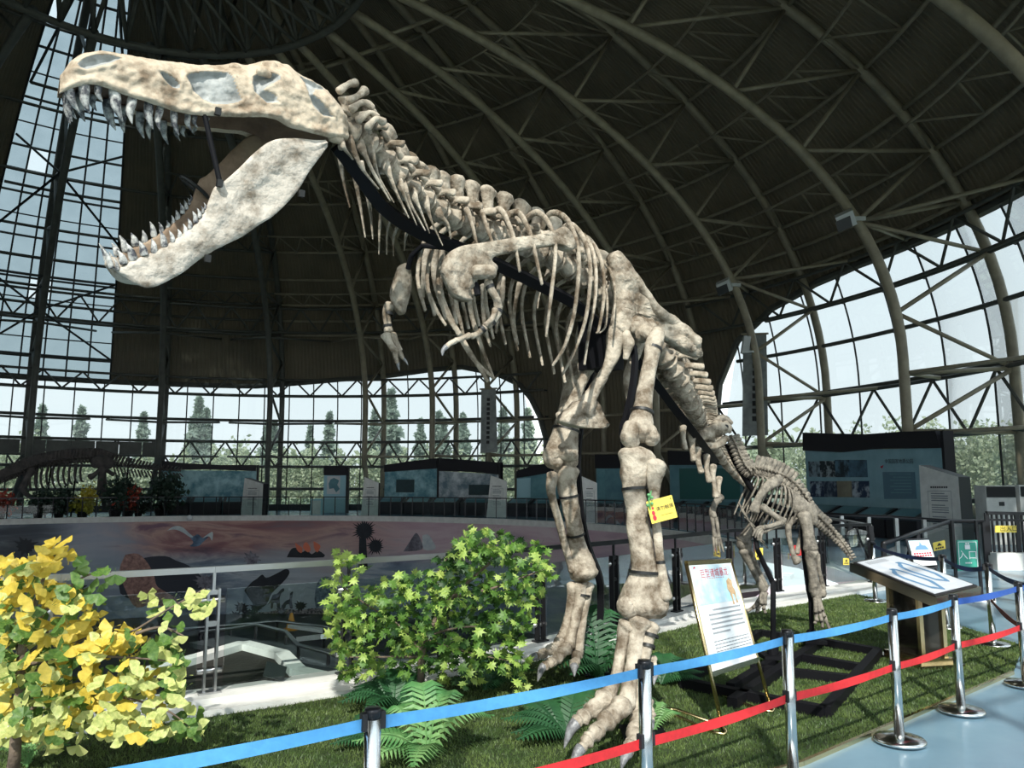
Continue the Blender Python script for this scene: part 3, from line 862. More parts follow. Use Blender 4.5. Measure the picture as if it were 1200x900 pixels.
# ---------------------------------------------------------------- trees outside the glass
def crown_mesh(name, W, H, n, size, conic, mt, seed):
    r = np.random.default_rng(seed)
    cl = r.normal(0, 1, (26, 3)); cl /= np.linalg.norm(cl, axis=1)[:, None]
    cl *= r.uniform(.3, .95, (26, 1))
    idx = r.integers(0, 26, n)
    p = cl[idx] + r.normal(0, .22, (n, 3))
    if conic:
        t = r.uniform(0, 1, n) ** .8
        a = r.uniform(0, 2 * PI, n); q = (1 - t) * r.uniform(.4, 1, n) * (0.75 + .35 * np.sin(t * 34))
        p = np.stack([q * np.cos(a), q * np.sin(a), t * 2 - 1], 1)
    p = p * np.array([W, W, H / 2]) + np.array([0, 0, H * .58])
    d1 = r.normal(0, 1, (n, 3)); d2 = r.normal(0, 1, (n, 3))
    d1 /= np.linalg.norm(d1, axis=1)[:, None]; d2 -= d1 * (d1 * d2).sum(1)[:, None]; d2 /= np.linalg.norm(d2, axis=1)[:, None]
    s = size * r.uniform(.6, 1.3, (n, 1))
    v = np.stack([p - d1 * s, p + d2 * s * .6, p + d1 * s, p - d2 * s * .6], 1).reshape(-1, 3)
    me = bpy.data.meshes.new(name)
    me.from_pydata(v.tolist(), [], [(4 * i, 4 * i + 1, 4 * i + 2, 4 * i + 3) for i in range(n)])
    me.materials.append(mt); me.update()
    return me
CR = [crown_mesh('crown', 2.2, 6.0, 1500, .30, False, M_fol, 1), crown_mesh('crown', 2.8, 5.2, 1700, .32, False, M_fol, 2), crown_mesh('crown', 2.0, 8.0, 1800, .36, True, M_fol2, 3), crown_mesh('crown', 3.0, 4.0, 1600, .30, False, M_fol, 4)]
tmb = MB(); tmb.tube([(0, 0, -.3), (.05, 0, 2.0), (.0, .1, 4.0)], [.22, .16, .07], 7)
TR = tmb.mesh('trunk', M_trunk)
LB = ['round pale broadleaf tree standing outside the glass wall', 'wide spreading broadleaf tree standing outside the glass wall', 'tall pointed grey-green conifer standing outside the far glass wall', 'low bushy broadleaf tree standing outside the glass wall']
def thicket(name, label, a0, a1, r0, r1, h0, h1, n, size, m, seed):
    g = np.random.default_rng(seed)
    a = g.uniform(a0, a1, n); r = g.uniform(r0, r1, n)
    top = h0 + (h1 - h0) * (.5 + .25 * np.sin(a * 1.9) + .25 * np.sin(a * 4.3 + 1) + .15 * np.sin(a * 11.0))
    z = top * g.uniform(0, 1, n) ** .75 - .2
    p = np.stack([CX + r * np.cos(np.radians(a)), CY + r * np.sin(np.radians(a)), z], 1)
    d1 = g.normal(0, 1, (n, 3)); d2 = g.normal(0, 1, (n, 3))
    d1 /= np.linalg.norm(d1, axis=1)[:, None]; d2 -= d1 * (d1 * d2).sum(1)[:, None]; d2 /= np.linalg.norm(d2, axis=1)[:, None]
    s = size * g.uniform(.6, 1.4, (n, 1))
    v = np.stack([p - d1 * s, p + d2 * s * .6, p + d1 * s, p - d2 * s * .6], 1).reshape(-1, 3)
    me = bpy.data.meshes.new(name); me.from_pydata(v.tolist(), [], [(4 * i, 4 * i + 1, 4 * i + 2, 4 * i + 3) for i in range(n)])
    me.materials.append(m); me.update()
    o = bpy.data.objects.new(name, me); col.objects.link(o); tag(o, label, 'thicket', kind='stuff')
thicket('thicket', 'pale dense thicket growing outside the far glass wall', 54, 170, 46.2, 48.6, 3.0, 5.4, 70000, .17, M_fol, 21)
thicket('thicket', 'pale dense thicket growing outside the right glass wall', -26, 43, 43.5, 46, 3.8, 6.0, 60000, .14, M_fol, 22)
rt_ = random.Random(3)
spots = []
for tries in range(6000):
    if len(spots) >= 110: break
    a = rt_.uniform(56, 168) if rt_.random() < .66 else rt_.uniform(-24, 42)
    r = rt_.uniform(52, 76)
    kd = rt_.choice((0, 1, 3, 2, 1)) if a < 95 else rt_.choice((0, 1, 2, 2, 3))
    if a < 50: kd = rt_.choice((0, 1, 3, 0))
    s = rt_.uniform(.9, 1.25) * (1.08 if a > 55 else .95)
    w = (3.0, 3.7, 2.0, 3.9)[kd] * s
    p = pol(r, a, -.25)
    if all((p - q).length > (w + w2) * 1.12 for q, w2 in spots):
        spots.append((p, w))
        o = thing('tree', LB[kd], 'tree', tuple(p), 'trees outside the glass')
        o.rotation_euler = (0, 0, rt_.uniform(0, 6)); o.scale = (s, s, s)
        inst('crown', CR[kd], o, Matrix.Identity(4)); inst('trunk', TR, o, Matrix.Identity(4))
# ---------------------------------------------------------------- bone builders
def fbm(p, f, seed=0.0):
    q = V((p[0] * f + seed, p[1] * f - seed, p[2] * f + 2 * seed))
    return noise.noise(q) + .5 * noise.noise(q * 2.1) + .25 * noise.noise(q * 4.3)
def bone_mb(pts, n=12, sub=5, rough=.10, ell=1.0, ref=None, freq=9.0, mb=None, round_=True):
    """pts: (world point, radius); smooth, slightly knobbly shaft with rounded ends"""
    raw = [(p[0], p[1], p[2], r) for p, r in pts]
    L = catmull(raw, sub)
    C = [V(q[:3]) for q in L]; R_ = [max(.0015, q[3]) for q in L]
    if round_:
        d0 = (C[0] - C[1]).normalized(); d1 = (C[-1] - C[-2]).normalized()
        r0, r1 = R_[0], R_[-1]
        C = [C[0] + d0 * r0 * .55, C[0] + d0 * r0 * .42, C[0] + d0 * r0 * .2] + C + [C[-1] + d1 * r1 * .2, C[-1] + d1 * r1 * .42, C[-1] + d1 * r1 * .55]
        R_ = [r0 * .25, r0 * .65, r0 * .92] + R_ + [r1 * .92, r1 * .65, r1 * .25]
    mb = mb or MB()
    b = len(mb.v)
    mb.tube(C, R_, n, ell=ell, ref=ref)
    if rough:
        sd_ = rnd.uniform(0, 50)
        k = len(C)
        for i in range(k):
            for j in range(n):
                v = V(mb.v[b + i * n + j]); d = v - C[i]
                mb.v[b + i * n + j] = tuple(C[i] + d * (1 + rough * 1.6 * fbm(v, freq, sd_)))
    return mb
def px(*L):                      # (x, y, depth, width in pixels) -> bone stations
    return [(P(x, y, Y), w * Y / 1800) for x, y, Y, w in L]
def add_bone(name, pts, parent, m=None, **k):
    return ob(name, bone_mb(pts, **k), m or M_bone, parent, True)
def vertebra_mb(c, T, U, L, r, spine, lean, wing, tip=1.0, rough=.12, n=10):
    """one vertebra: waisted body, neural spine, side wings, joint knobs"""
    T = T.normalized(); N = T.cross(U).normalized(); U = N.cross(T).normalized()
    mb = bone_mb([(c - T * L * .47, r * 1.0), (c - T * L * .40, r * 1.12), (c - T * L * .2, r * .72), (c, r * .60), (c + T * L * .2, r * .72), (c + T * L * .40, r * 1.12), (c + T * L * .47, r * 1.0)], n, 2, rough, round_=False)
    a = c + U * r * .8
    e = a + U * spine * .92 + T * lean
    bone_mb([(a, r * .80), (a + (e - a) * .35, r * .62), (a + (e - a) * .75, r * .72), (e, r * .80 * tip)], n, 3, rough * 1.9, ell=.62, ref=T, mb=mb)
    for s in (-1, 1):
        b0 = c + U * r * .85
        bone_mb([(b0, r * .38), (b0 + N * s * wing * .5 + U * r * .25 + T * L * .1, r * .30), (b0 + N * s * wing + U * r * .1 + T * L * .25, r * .36)], 7, 2, rough, ell=.6, mb=mb)
        for t in (-1, 1):
            k = c + U * r * 1.25 + N * s * r * .55
            bone_mb([(k, r * .34), (k + T * t * L * .45 + U * r * .12, r * .27)], 7, 2, rough, mb=mb)
    return mb
def strap_mb(c, axis, r, w=.022, ell=1.0, ref=None):
    a = V(axis).normalized()
    mb = MB(); mb.tube([V(c) - a * w * .5, V(c) + a * w * .5], [r, r], 14, cap=False, ell=ell, ref=ref)
    mb.tube([V(c) - a * w * .5, V(c) + a * w * .5], [r * .97, r * .97], 14, cap=False, ell=ell, ref=ref)
    return mb
def put_strap(parent, a, b, t, r):
    c = V(a) + (V(b) - V(a)) * t
    ob('strap', strap_mb(c, V(b) - V(a), r), M_strap, parent, True)

# ================================================================ the big theropod skeleton
rex = thing('theropod_skeleton', 'huge mounted theropod skeleton with open toothed jaws rearing over the lawn', 'skeleton', G(720, 800))
# ---- skull, in its own frame: s along, t up, q across (q = +w is the side facing the rope)
SP0 = P(77, 110, 3.30); SP1 = P(410, 155, 4.13)
SA = SP1 - SP0; SA.z = 0; SL = SA.length; SA.normalize()
ROLL = math.radians(9)
nz = V((SA.y, -SA.x, 0))
SN = nz * math.cos(ROLL) - V((0, 0, 1)) * math.sin(ROLL)
SU = V((0, 0, 1)) * math.cos(ROLL) + nz * math.sin(ROLL)
def st(x, y):
    d = ray(x, y); O = V((0, 0, EYE))
    p = O + d * ((SP0 - O).dot(SN) / d.dot(SN)) - SP0
    return p.dot(SA), p.dot(SU)
def wlin(s): return .115 + .15 * s / SL
def sk_pt(s, t, q, roll=0.0):
    if roll:
        pass
    return SP0 + SA * s + SU * t - SN * (wlin(s) - q)
topc = [(75, 84), (77, 79), (82, 67), (100, 55), (123, 52), (153, 57), (187, 62), (217, 65), (240, 67.5), (270, 67), (283, 64), (298, 67), (320, 61), (333, 61), (347, 67), (363, 78), (383, 88), (398, 101), (406, 111), (411, 130)]
botc = [(73, 106), (82, 102), (102, 97), (115, 98), (132, 104), (153, 112), (177, 120), (202, 128), (223, 133), (250, 135), (287, 137), (310, 137), (323, 141), (340, 150), (365, 157), (390, 162), (412, 163)]
TC = sorted(st(*p) for p in topc); BC = sorted(st(*p) for p in botc)
ns, nq = 190, 76
sg = np.linspace(TC[0][0] - .005, BC[-1][0] - .004, ns)
tt_ = np.interp(sg, [p[0] for p in TC], [p[1] for p in TC]); tb_ = np.interp(sg, [p[0] for p in BC], [p[1] for p in BC])
k7 = np.ones(5) / 5
pad = lambda a: np.concatenate([[a[0]] * 2, a, [a[-1]] * 2])
tt_, tb_ = np.convolve(pad(tt_), k7, 'valid'), np.convolve(pad(tb_), k7, 'valid')
u_ = (sg - sg[0]) / (sg[-1] - sg[0])
hw = np.interp(u_, [0, .012, .04, .10, .25, .45, .55, .70, .85, .96, 1.0], [.035, .062, .092, .118, .140, .165, .185, .245, .27, .26, .22])
fen_px = [[(92, 72), (98, 65), (115, 60), (133, 60), (146, 65), (133, 72), (115, 77), (102, 80), (94, 77)],
 [(187, 82), (193, 83), (203, 88), (212, 97), (211, 103), (203, 102), (193, 93)],
 [(220, 87), (224, 83), (245, 80), (262, 80), (270, 82), (274, 87), (279, 102), (284, 117), (278, 120), (265, 122), (250, 121), (238, 115), (227, 105)],
 [(298, 88), (303, 85), (315, 83), (327, 88), (327, 95), (314, 101), (309, 106), (322, 112), (325, 121), (313, 122), (306, 115), (298, 107), (296, 97)],
 [(355, 83), (366, 87), (380, 92), (391, 99), (383, 103), (371, 104), (366, 111), (379, 124), (391, 138), (378, 137), (367, 128), (360, 113), (358, 97)]]
fen = [np.array([st(*p) for p in f]) for f in fen_px]
def poly_sd(pts, poly):            # signed distance, negative inside
    d = np.full(len(pts), 1e9); k = len(poly)
    for i in range(k):
        a, b = poly[i], poly[(i + 1) % k]
        ab = b - a; t = np.clip(((pts - a) @ ab) / (ab @ ab), 0, 1)
        d = np.minimum(d, np.linalg.norm(pts - (a + t[:, None] * ab), axis=1))
    return np.where(inside(pts[:, 0], pts[:, 1], poly), -d, d)
# ring parameter: near side from palate centre over the margin and cheek to the top centre, then mirrored
kk = np.concatenate([np.linspace(0, .16, 7)[:-1], np.linspace(.16, .22, 4)[:-1], np.linspace(.22, .86, 56)[:-1], np.linspace(.86, 1, 12)])
half = len(kk)
S2 = np.repeat(sg, half); k2 = np.tile(kk, ns)
ttr, tbr, wr = (np.repeat(a, half) for a in (tt_, tb_, hw))
ur = np.repeat(u_, half)
H_ = ttr - tbr
q_ = np.zeros_like(S2); t_ = np.zeros_like(S2)
A_ = k2 <= .16; x = k2 / .16
pal = .05 + .05 * np.sin(np.clip(ur, 0, 1) * PI)
q_[A_] = (wr * .80 * x)[A_]; t_[A_] = (tbr + pal * (1 - x ** 3) + .012)[A_]
B_ = (k2 > .16) & (k2 <= .22); x = (k2 - .16) / .06
q_[B_] = (wr * (.80 + .16 * x))[B_]; t_[B_] = (tbr + .012 * (1 - np.sin(x * PI / 2)) - .0 * x)[B_]
C2 = (k2 > .22) & (k2 <= .86); x = (k2 - .22) / .64
side = np.where(x < .15, .96 + .04 * np.sin(x / .15 * PI / 2), np.where(x < .55, 1.0, 1 - .50 * (np.clip((x - .55) / .45, 0, 1)) ** 1.9))
q_[C2] = (wr * side)[C2]; t_[C2] = (tbr + H_ * .94 * x)[C2]
D_ = k2 > .86; x = (k2 - .86) / .14
q_[D_] = (wr * .50 * (1 - x))[D_]; t_[D_] = (tbr + H_ * (.94 + .06 * np.sin(np.clip(x * 1.6, 0, 1) * PI / 2)))[D_]
sdm = np.full(len(S2), 1e9)
P2 = np.stack([S2, t_], 1)
for f in fen: sdm = np.minimum(sdm, poly_sd(P2, f))
cheek = (k2 > .24) & (k2 < .95)
rec = np.where(cheek, np.clip(-sdm / .020, 0, 1), 0)
rim = np.where(cheek, np.exp(-((sdm - .010) / .010) ** 2), 0)
q_ = q_ - np.minimum(rec * .045, q_ * .6) + rim * .006
# ridges: tooth-bearing edge, brow boss and cheek bar
q_ += np.where(cheek, .012 * np.exp(-((t_ - tbr - .02) / .02) ** 2), 0)
vs, fs, ms = [], [], []
full = 2 * half - 2
nv = np.array([[noise.noise(V((s * 14, t * 14, 3))), noise.noise(V((s * 34, t * 34, 9))), noise.noise(V((s * 5, t * 5, 1)))] for s, t in zip(S2, t_)])
rough = .011 * nv[:, 0] + .007 * nv[:, 1] + .012 * nv[:, 2]
topk = np.clip((k2 - .8) / .2, 0, 1)
bump_top = .010 * np.abs(nv[:, 0]) * topk * (1 + 2.5 * np.exp(-((ur - .74) / .10) ** 2))
qf = q_ + np.where(k2 > .18, rough, rough * .5)
qf = np.where(k2 < 1e-6, 0, np.where(k2 > .9999, 0, np.maximum(qf, .002)))
tf = t_ + bump_top + np.where(k2 < .18, .006 * nv[:, 0], 0)
for i in range(ns):
    o_ = i * half
    for j in range(half): vs.append(sk_pt(sg[i], tf[o_ + j], qf[o_ + j]))
    for j in range(half - 2, 0, -1): vs.append(sk_pt(sg[i], tf[o_ + j], -qf[o_ + j]))
def mj(j): return j if j < half else 2 * half - 2 - j
for i in range(ns - 1):
    for j in range(full):
        j2 = (j + 1) % full
        fs.append((i * full + j, i * full + j2, (i + 1) * full + j2, (i + 1) * full + j))
        a = [i * half + mj(j), i * half + mj(j2), (i + 1) * half + mj(j), (i + 1) * half + mj(j2)]
        sdv = np.mean([sdm[z] for z in a]); ck = all(cheek[z] for z in a)
        kv = np.mean([k2[z] for z in a])
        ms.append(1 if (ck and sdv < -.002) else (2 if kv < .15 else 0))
fs += [tuple(range(full - 1, -1, -1)), tuple((ns - 1) * full + j for j in range(full))]; ms += [0, 0]
mb = MB(); mb.v = [tuple(v) for v in vs]; mb.f = fs; mb.m = ms
skull = ob('skull', mb, [M_skull, M_fen, M_dbone], rex, True)
# extra knobs along the brow and the back corner
for (x, y, q, w) in ((283, 71, .7, 10), (324, 70, .6, 17), (340, 73, .5, 15), (311, 80, .95, 12), (404, 128, .8, 18), (402, 143, .9, 18), (396, 156, .95, 16)):
    s, t = st(x, y); w_ = np.interp(s, sg, hw) * q
    for sgn in (1, -1):
        c_ = sk_pt(s, t - .01, w_ * sgn * .93)
        add_bone('skull_boss', [(c_ - SA * .03 - SU * .014, w * .0016), (c_ - SU * .008, w * .0019), (c_ + SA * .03 - SU * .016, w * .0014)], skull, M_skull, n=10, sub=4, rough=.3)
def tooth(base, tip, r, parent, curve=0.0, m=None):
    base, tip = V(base), V(tip)
    d = tip - base
    mid = base + d * .5 - SA * curve
    return ob('tooth', bone_mb([(base - d * .15, r * .9), (base + d * .12 - SA * curve * .4, r), (mid, r * .80), (base + d * .82 - SA * curve * .5, r * .40), (tip, r * .10)], 9, 3, .04, ell=.75, round_=False), m or M_tooth, parent, True)
UT = [((84, 103), (96, 129), 12), ((101, 99), (107, 131), 14), ((117.5, 101), (122, 117), 10), ((137, 105), (146, 140), 15), ((158, 113), (157, 143), 12.5), ((177.5, 120), (182, 149), 12), ((191, 125), (190, 151), 10), ((207.5, 130), (213, 156), 10), ((224, 133), (228, 151), 8.5), ((232.5, 134), (235, 147), 7), ((248, 134), (247, 143), 6)]
for b_, t2_, w in UT:
    s0, t0 = st(*b_); s1, t1 = st(*t2_)
    w0 = np.interp(s0, sg, hw) * .74
    for sgn in (1, -1):
        tb0 = np.interp(s0, sg, tb_); tooth(sk_pt(s0, tb0 - .004, w0 * sgn), sk_pt(s1, t1, w0 * sgn * 1.04), w * .0019, skull, .012)
for q0 in (-.5, 0.35):      # two front teeth between the rows
    s0, t0 = st(79, 104); tooth(sk_pt(s0 + .02, t0 + .01, .07 * q0), sk_pt(s0 + .04, t0 - .12, .07 * q0), .021, skull, .01)
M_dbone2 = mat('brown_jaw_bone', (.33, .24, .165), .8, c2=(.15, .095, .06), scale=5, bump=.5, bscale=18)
# ---- lower jaw: two rami meeting at the chin, rolled a little further
JP = [((129, 312), (131, 317)), ((140, 317), (146, 327)), ((154, 308), (163, 336)), ((178, 298), (181, 338)), ((199, 287), (210, 324)), ((220, 272), (240, 303)), ((234, 260), (262, 290)), ((243, 244), (285, 279)), ((252, 221), (306, 264)), ((263, 214), (322, 254)), ((281, 198), (338, 239)), ((299, 180), (352, 222)), ((320, 165), (362, 205)), ((345, 162), (370, 193)), ((368, 164), (378, 181)), ((382, 164), (384, 172))]
JR = math.radians(17)
def jaw_pt(s, t, q):
    return SP0 + SA * s + SU * t - SN * (wlin(s) - q) + SU * ((wlin(s) - q) * math.tan(JR) if q < wlin(s) else 0) * .9
jst = [(st(*a), st(*b)) for a, b in JP]
jd = catmull([(a[0], a[1], b[0], b[1]) for a, b in jst], 5)
jn = 26
for sgn, nm in ((1, 'jaw_ramus'), (-1, 'jaw_ramus')):
    mb = MB(); K_ = len(jd)
    for i, (s0, t0, s1, t1) in enumerate(jd):
        f = i / (K_ - 1)
        th = np.interp(f, [0, .05, .2, .45, .6, .8, 1], [.014, .04, .05, .045, .04, .035, .02])
        for j in range(jn):
            a = 2 * PI * j / jn
            k_ = .5 - .5 * math.cos(a)                      # 0 top .. 1 bottom
            s, t = s0 + (s1 - s0) * k_, t0 + (t1 - t0) * k_
            sn = math.sin(a); q = math.copysign(abs(sn) ** .6, sn) * th * .5
            bul = .018 * math.sin(PI * k_) * np.interp(f, [0, .4, .65, 1], [.3, .3, -.9, 0])
            groove = -.012 * math.exp(-((k_ - .52) / .05) ** 2) if .42 < f < .75 else 0
            edge = np.interp(f, [0, .06, .15, 1], [-wlin(s) * .85, -wlin(s) * .35, -.01, 0])
            qn = q + (bul + groove if sn > 0 else 0) + .010 * fbm((s * 1, t, .3 * sgn), 9) * (1 if sn > 0 else .5) + (.006 * fbm((s * .6, t * 1.6, .9), 26) if sn > 0 else 0) + (.012 * math.exp(-((k_ - .30 - .25 * (f - .55)) / .07) ** 2) if sn > 0 and f > .5 else 0)
            mb.v.append(tuple(jaw_pt(s, t, sgn * (wlin(s) + edge - th * .5 + qn))))
    mb.f = [(i * jn + j, i * jn + (j + 1) % jn, (i + 1) * jn + (j + 1) % jn, (i + 1) * jn + j) for i in range(K_ - 1) for j in range(jn)]
    mb.f += [tuple(range(jn - 1, -1, -1)), tuple((K_ - 1) * jn + j for j in range(jn))]
    mb.m = [0] * len(mb.f)
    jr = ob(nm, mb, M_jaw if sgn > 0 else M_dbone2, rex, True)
    C6 = lambda a, b: (110 + a / 5.625, 180 + b / 5.625)
    LT = [((125, 745), (72, 645), 44), ((165, 760), (143, 705), 30), ((205, 715), (165, 650), 62), ((268, 690), (222, 600), 66), ((338, 655), (305, 585), 60), ((405, 640), (388, 568), 50), ((472, 595), (442, 510), 52), ((528, 570), (505, 515), 40), ((575, 545), (562, 505), 36), ((612, 515), (598, 470), 34), ((645, 485), (628, 432), 40), ((680, 440), (660, 385), 40), ((708, 412), (690, 365), 34), ((728, 380), (716, 350), 24), ((742, 355), (735, 328), 20)]
    for b_, t2_, w in LT:
        s0, t0 = st(*C6(*b_)); s1, t1 = st(*C6(*t2_))
        f = np.interp(s0, [jd[0][0], jd[-1][0]], [0, 1])
        e0 = np.interp(f, [0, .06, .15, 1], [-wlin(s0) * .5, -wlin(s0) * .28, -.03, -.025])
        qq = sgn * (wlin(s0) + e0 - .0)
        q2 = qq - sgn * .006
        tooth(jaw_pt(s0, t0 - .01, qq), jaw_pt(s1, t1, q2), w / 5.625 * .0019, jr, -.006)
chin = [sk for sk in (st(131, 314), st(150, 322), st(172, 330))]
add_bone('jaw_chin', [(jaw_pt(chin[0][0] + .01, chin[0][1], -.01), .03), (jaw_pt(chin[1][0], chin[1][1] - .01, -.01), .055), (jaw_pt(chin[2][0], chin[2][1] - .01, -.01), .05)], rex, M_jaw, n=14, ell=1.3, ref=SU)
# jaw struts and clips
for q, xa, xb in ((.9, (240, 134), (257, 214)),):
    s0, t0 = st(*xa); s1, t1 = st(*xb)
    mb = MB(); mb.tube([sk_pt(s0, t0 + .03, .16 * q), jaw_pt(s1, t1 + .01, .19 * (1 if q > 0 else -1))], .014, 8); ob('jaw_strut', mb, M_black, rex)
s, t = st(247, 222); mb = MB(); c0 = jaw_pt(s, t - .03, -wlin(s) + .03); mb.tube([c0 + (SU * .5 - SA * .86) * .085 * math.cos(a) + SN * .040 * math.sin(a) for a in np.linspace(0, 2 * PI, 21)], .010, 6, cap=False); ob('strap', mb, M_strap, rex)
for (x, y) in ((255, 131), (257, 215), (243, 303), (353, 227)):
    s, t = st(x, y); mb = MB(); mb.box(sk_pt(s, t, wlin(s) + .004), SA * .014, SU * .018, SN * .014); ob('clip', mb, M_strap, rex)

# ---- backbone
SPN = [(404, 150, 4.22), (420, 158, 4.30), (438, 172, 4.42), (456, 194, 4.55), (474, 215, 4.70), (497, 234, 4.90), (522, 250, 5.10), (548, 262, 5.32), (580, 273, 5.58), (615, 286, 5.85), (650, 303, 6.12), (685, 325, 6.40), (715, 350, 6.62), (745, 380, 6.85), (772, 410, 7.05), (796, 446, 7.40), (812, 478, 8.0), (822, 498, 9.3), (833, 518, 10.2), (846, 538, 11.0), (862, 557, 11.8), (882, 574, 12.6)]
spn = catmull([tuple(P(*q)) + (i,) for i, q in enumerate(SPN)], 12)
SPV = [V(q[:3]) for q in spn]; SPI = [q[3] for q in spn]
cum = [0.0]
for a, b in zip(SPV[:-1], SPV[1:]): cum.append(cum[-1] + (b - a).length)
def at_i(i):                         # point, tangent at spline index
    c_ = V([np.interp(i, SPI, [p[k] for p in SPV]) for k in range(3)])
    d = V([np.interp(min(i + .3, len(SPN) - 1), SPI, [p[k] for p in SPV]) - np.interp(max(i - .3, 0), SPI, [p[k] for p in SPV]) for k in range(3)])
    return c_, d.normalized()
def len_i(i): return float(np.interp(i, SPI, cum))
def inv_len(L): return float(np.interp(L, cum, SPI))
i_ = 0.15; vcount = 0
vert_list = []
while i_ < len(SPN) - 1.05:
    c_, T = at_i(i_)
    U = V((0, 0, 1)); U = (U - T * U.dot(T)).normalized()
    L = np.interp(i_, [0, 6, 12, 14, 15, 18, 21], [.125, .145, .19, .19, .13, .13, .14])
    r = np.interp(i_, [0, 3, 6, 12, 14, 15.5, 17, 21], [.062, .072, .082, .10, .105, .10, .08, .04])
    sp_ = np.interp(i_, [0, 1, 3, 5, 6.5, 8, 10, 13, 15, 17, 21], [.13, .15, .14, .15, .22, .25, .25, .22, .21, .15, .05])
    wg = np.interp(i_, [0, 6, 12, 14.5, 16, 21], [.13, .15, .19, .24, .22, .05])
    lean = np.interp(i_, [0, 4, 6, 9, 14, 16, 21], [.0, .04, -.06, .04, .06, .10, .06])
    if 12.2 < i_ < 14.2: sp_ *= .85
    ob('vertebra', vertebra_mb(c_, T, U, L, r, sp_ + rnd.uniform(-.012, .012), lean + rnd.uniform(-.015, .015), wg, 1.25 if i_ < 12 else 1.0), M_bone, rex, True)
    vert_list.append((i_, c_, T, U, r))
    i_ = inv_len(len_i(i_) + L * 1.10); vcount += 1
# hooked processes at the back of the head
for q in (((398, 106), (407, 100), (417, 97)), ((410, 118), (420, 112), (427, 106)), ((412, 128), (425, 120), (436, 126)), ((420, 140), (433, 132), (440, 138)), ((430, 150), (440, 140), (450, 143))):
    for dY in (0, .14): add_bone('neck_process', [(P(*q[0], 4.15 + dY), .024), (P(*q[1], 4.2 + dY), .016), (P(*q[2], 4.24 + dY), .026)], rex, n=10, sub=4, rough=.3, freq=14)
# neck ribs (near side, then far side)
C7 = lambda a, b: (400 + a / 6, 120 + b / 6)
for i, (a, m_, b) in enumerate([((0, 295), (40, 350), (82, 402)), ((50, 265), (150, 470), (262, 608)), ((120, 270), (230, 500), (342, 690)), ((200, 330), (270, 540), (370, 705)), ((310, 430), (390, 640), (475, 812)), ((410, 570), (460, 700), (530, 862)), ((430, 580), (500, 740), (590, 900)), ((500, 630), (560, 770), (620, 920)), ((590, 690), (640, 850), (712, 1005)), ((680, 770), (750, 860), (770, 960))]):
    Y = 4.12 + i * .085
    add_bone('neck_rib', [(P(*C7(*a), Y), .040), (P(*C7((a[0] * .75 + m_[0] * .25), (a[1] * .75 + m_[1] * .25)), Y - .02), .030), (P(*C7((a[0] + m_[0]) / 2, (a[1] + m_[1]) / 2), Y - .02), .017), (P(*C7(*m_), Y), .011), (P(*C7(*b), Y + .05), .005)], rex, n=9, sub=4, ell=.5)
for i, q in enumerate([((398, 185), (403, 215), (410, 243)), ((414, 200), (422, 240), (428, 278)), ((428, 215), (434, 250), (437, 280)), ((448, 235), (445, 265), (444, 298)), ((462, 248), (454, 270), (453, 298)), ((474, 252), (462, 275), (461, 300)), ((486, 262), (476, 275), (474, 293)), ((424, 190), (432, 230), (436, 262))]):
    add_bone('neck_rib', [(P(*q[0], 4.75 + i * .05), .022), (P(*q[1], 4.85 + i * .05), .014), (P(*q[2], 4.9 + i * .05), .007)], rex, n=8, sub=4, ell=.7)
# dorsal ribs, near side: image stations with depth in front of the spine line
def rib(pts, r0=.028, r1=.018, m=None):
    k = len(pts)
    return add_bone('rib', [(P(*p), (r0 + (r1 - r0) * i / (k - 1)) * (1.25 if i == 0 else (.8 if i == k - 1 else 1))) for i, p in enumerate(pts)], rex, m, n=9, sub=5, ell=.62, rough=.07)
rib([(541, 236, 5.2), (549, 250, 5.05), (553, 262, 5.0), (559, 288, 5.0)])
rib([(560, 240, 5.35), (566, 252, 5.15), (570, 265, 5.05), (577, 284, 5.0)])
rib([(572, 252, 5.5), (586, 246, 5.3), (596, 262, 5.1), (603, 285, 5.05), (609, 318, 5.05)])
rib([(592, 254, 5.65), (607, 249, 5.45), (619, 268, 5.2), (626, 292, 5.12), (635, 333, 5.1)])
rib([(612, 262, 5.8), (628, 249, 5.6), (643, 262, 5.35), (651, 292, 5.22), (646, 345, 5.2), (640, 394, 5.28)])
rib([(634, 270, 6.0), (645, 250, 5.8), (665, 258, 5.55), (678, 298, 5.35), (674, 360, 5.35), (662, 405, 5.42), (648, 428, 5.5)])
rib([(655, 282, 6.15), (668, 263, 5.95), (685, 282, 5.72), (692, 318, 5.52), (687, 370, 5.5), (674, 410, 5.55), (659, 439, 5.6)])
rib([(670, 295, 6.25), (682, 275, 6.1), (696, 300, 5.85), (698, 345, 5.7), (690, 390, 5.68), (685, 427, 5.7)])
rib([(682, 300, 6.35), (692, 284, 6.2), (705, 308, 6.0), (708, 345, 5.88), (702, 385, 5.85), (699, 390, 5.85)])
rib([(698, 318, 6.45), (706, 306, 6.3), (716, 320, 6.15), (721, 345, 6.05), (718, 384, 6.02)], .024, .014)
rib([(690, 330, 6.4), (702, 330, 6.2), (711, 345, 6.1), (710, 380, 6.05), (703, 390, 6.05)], .02, .012)
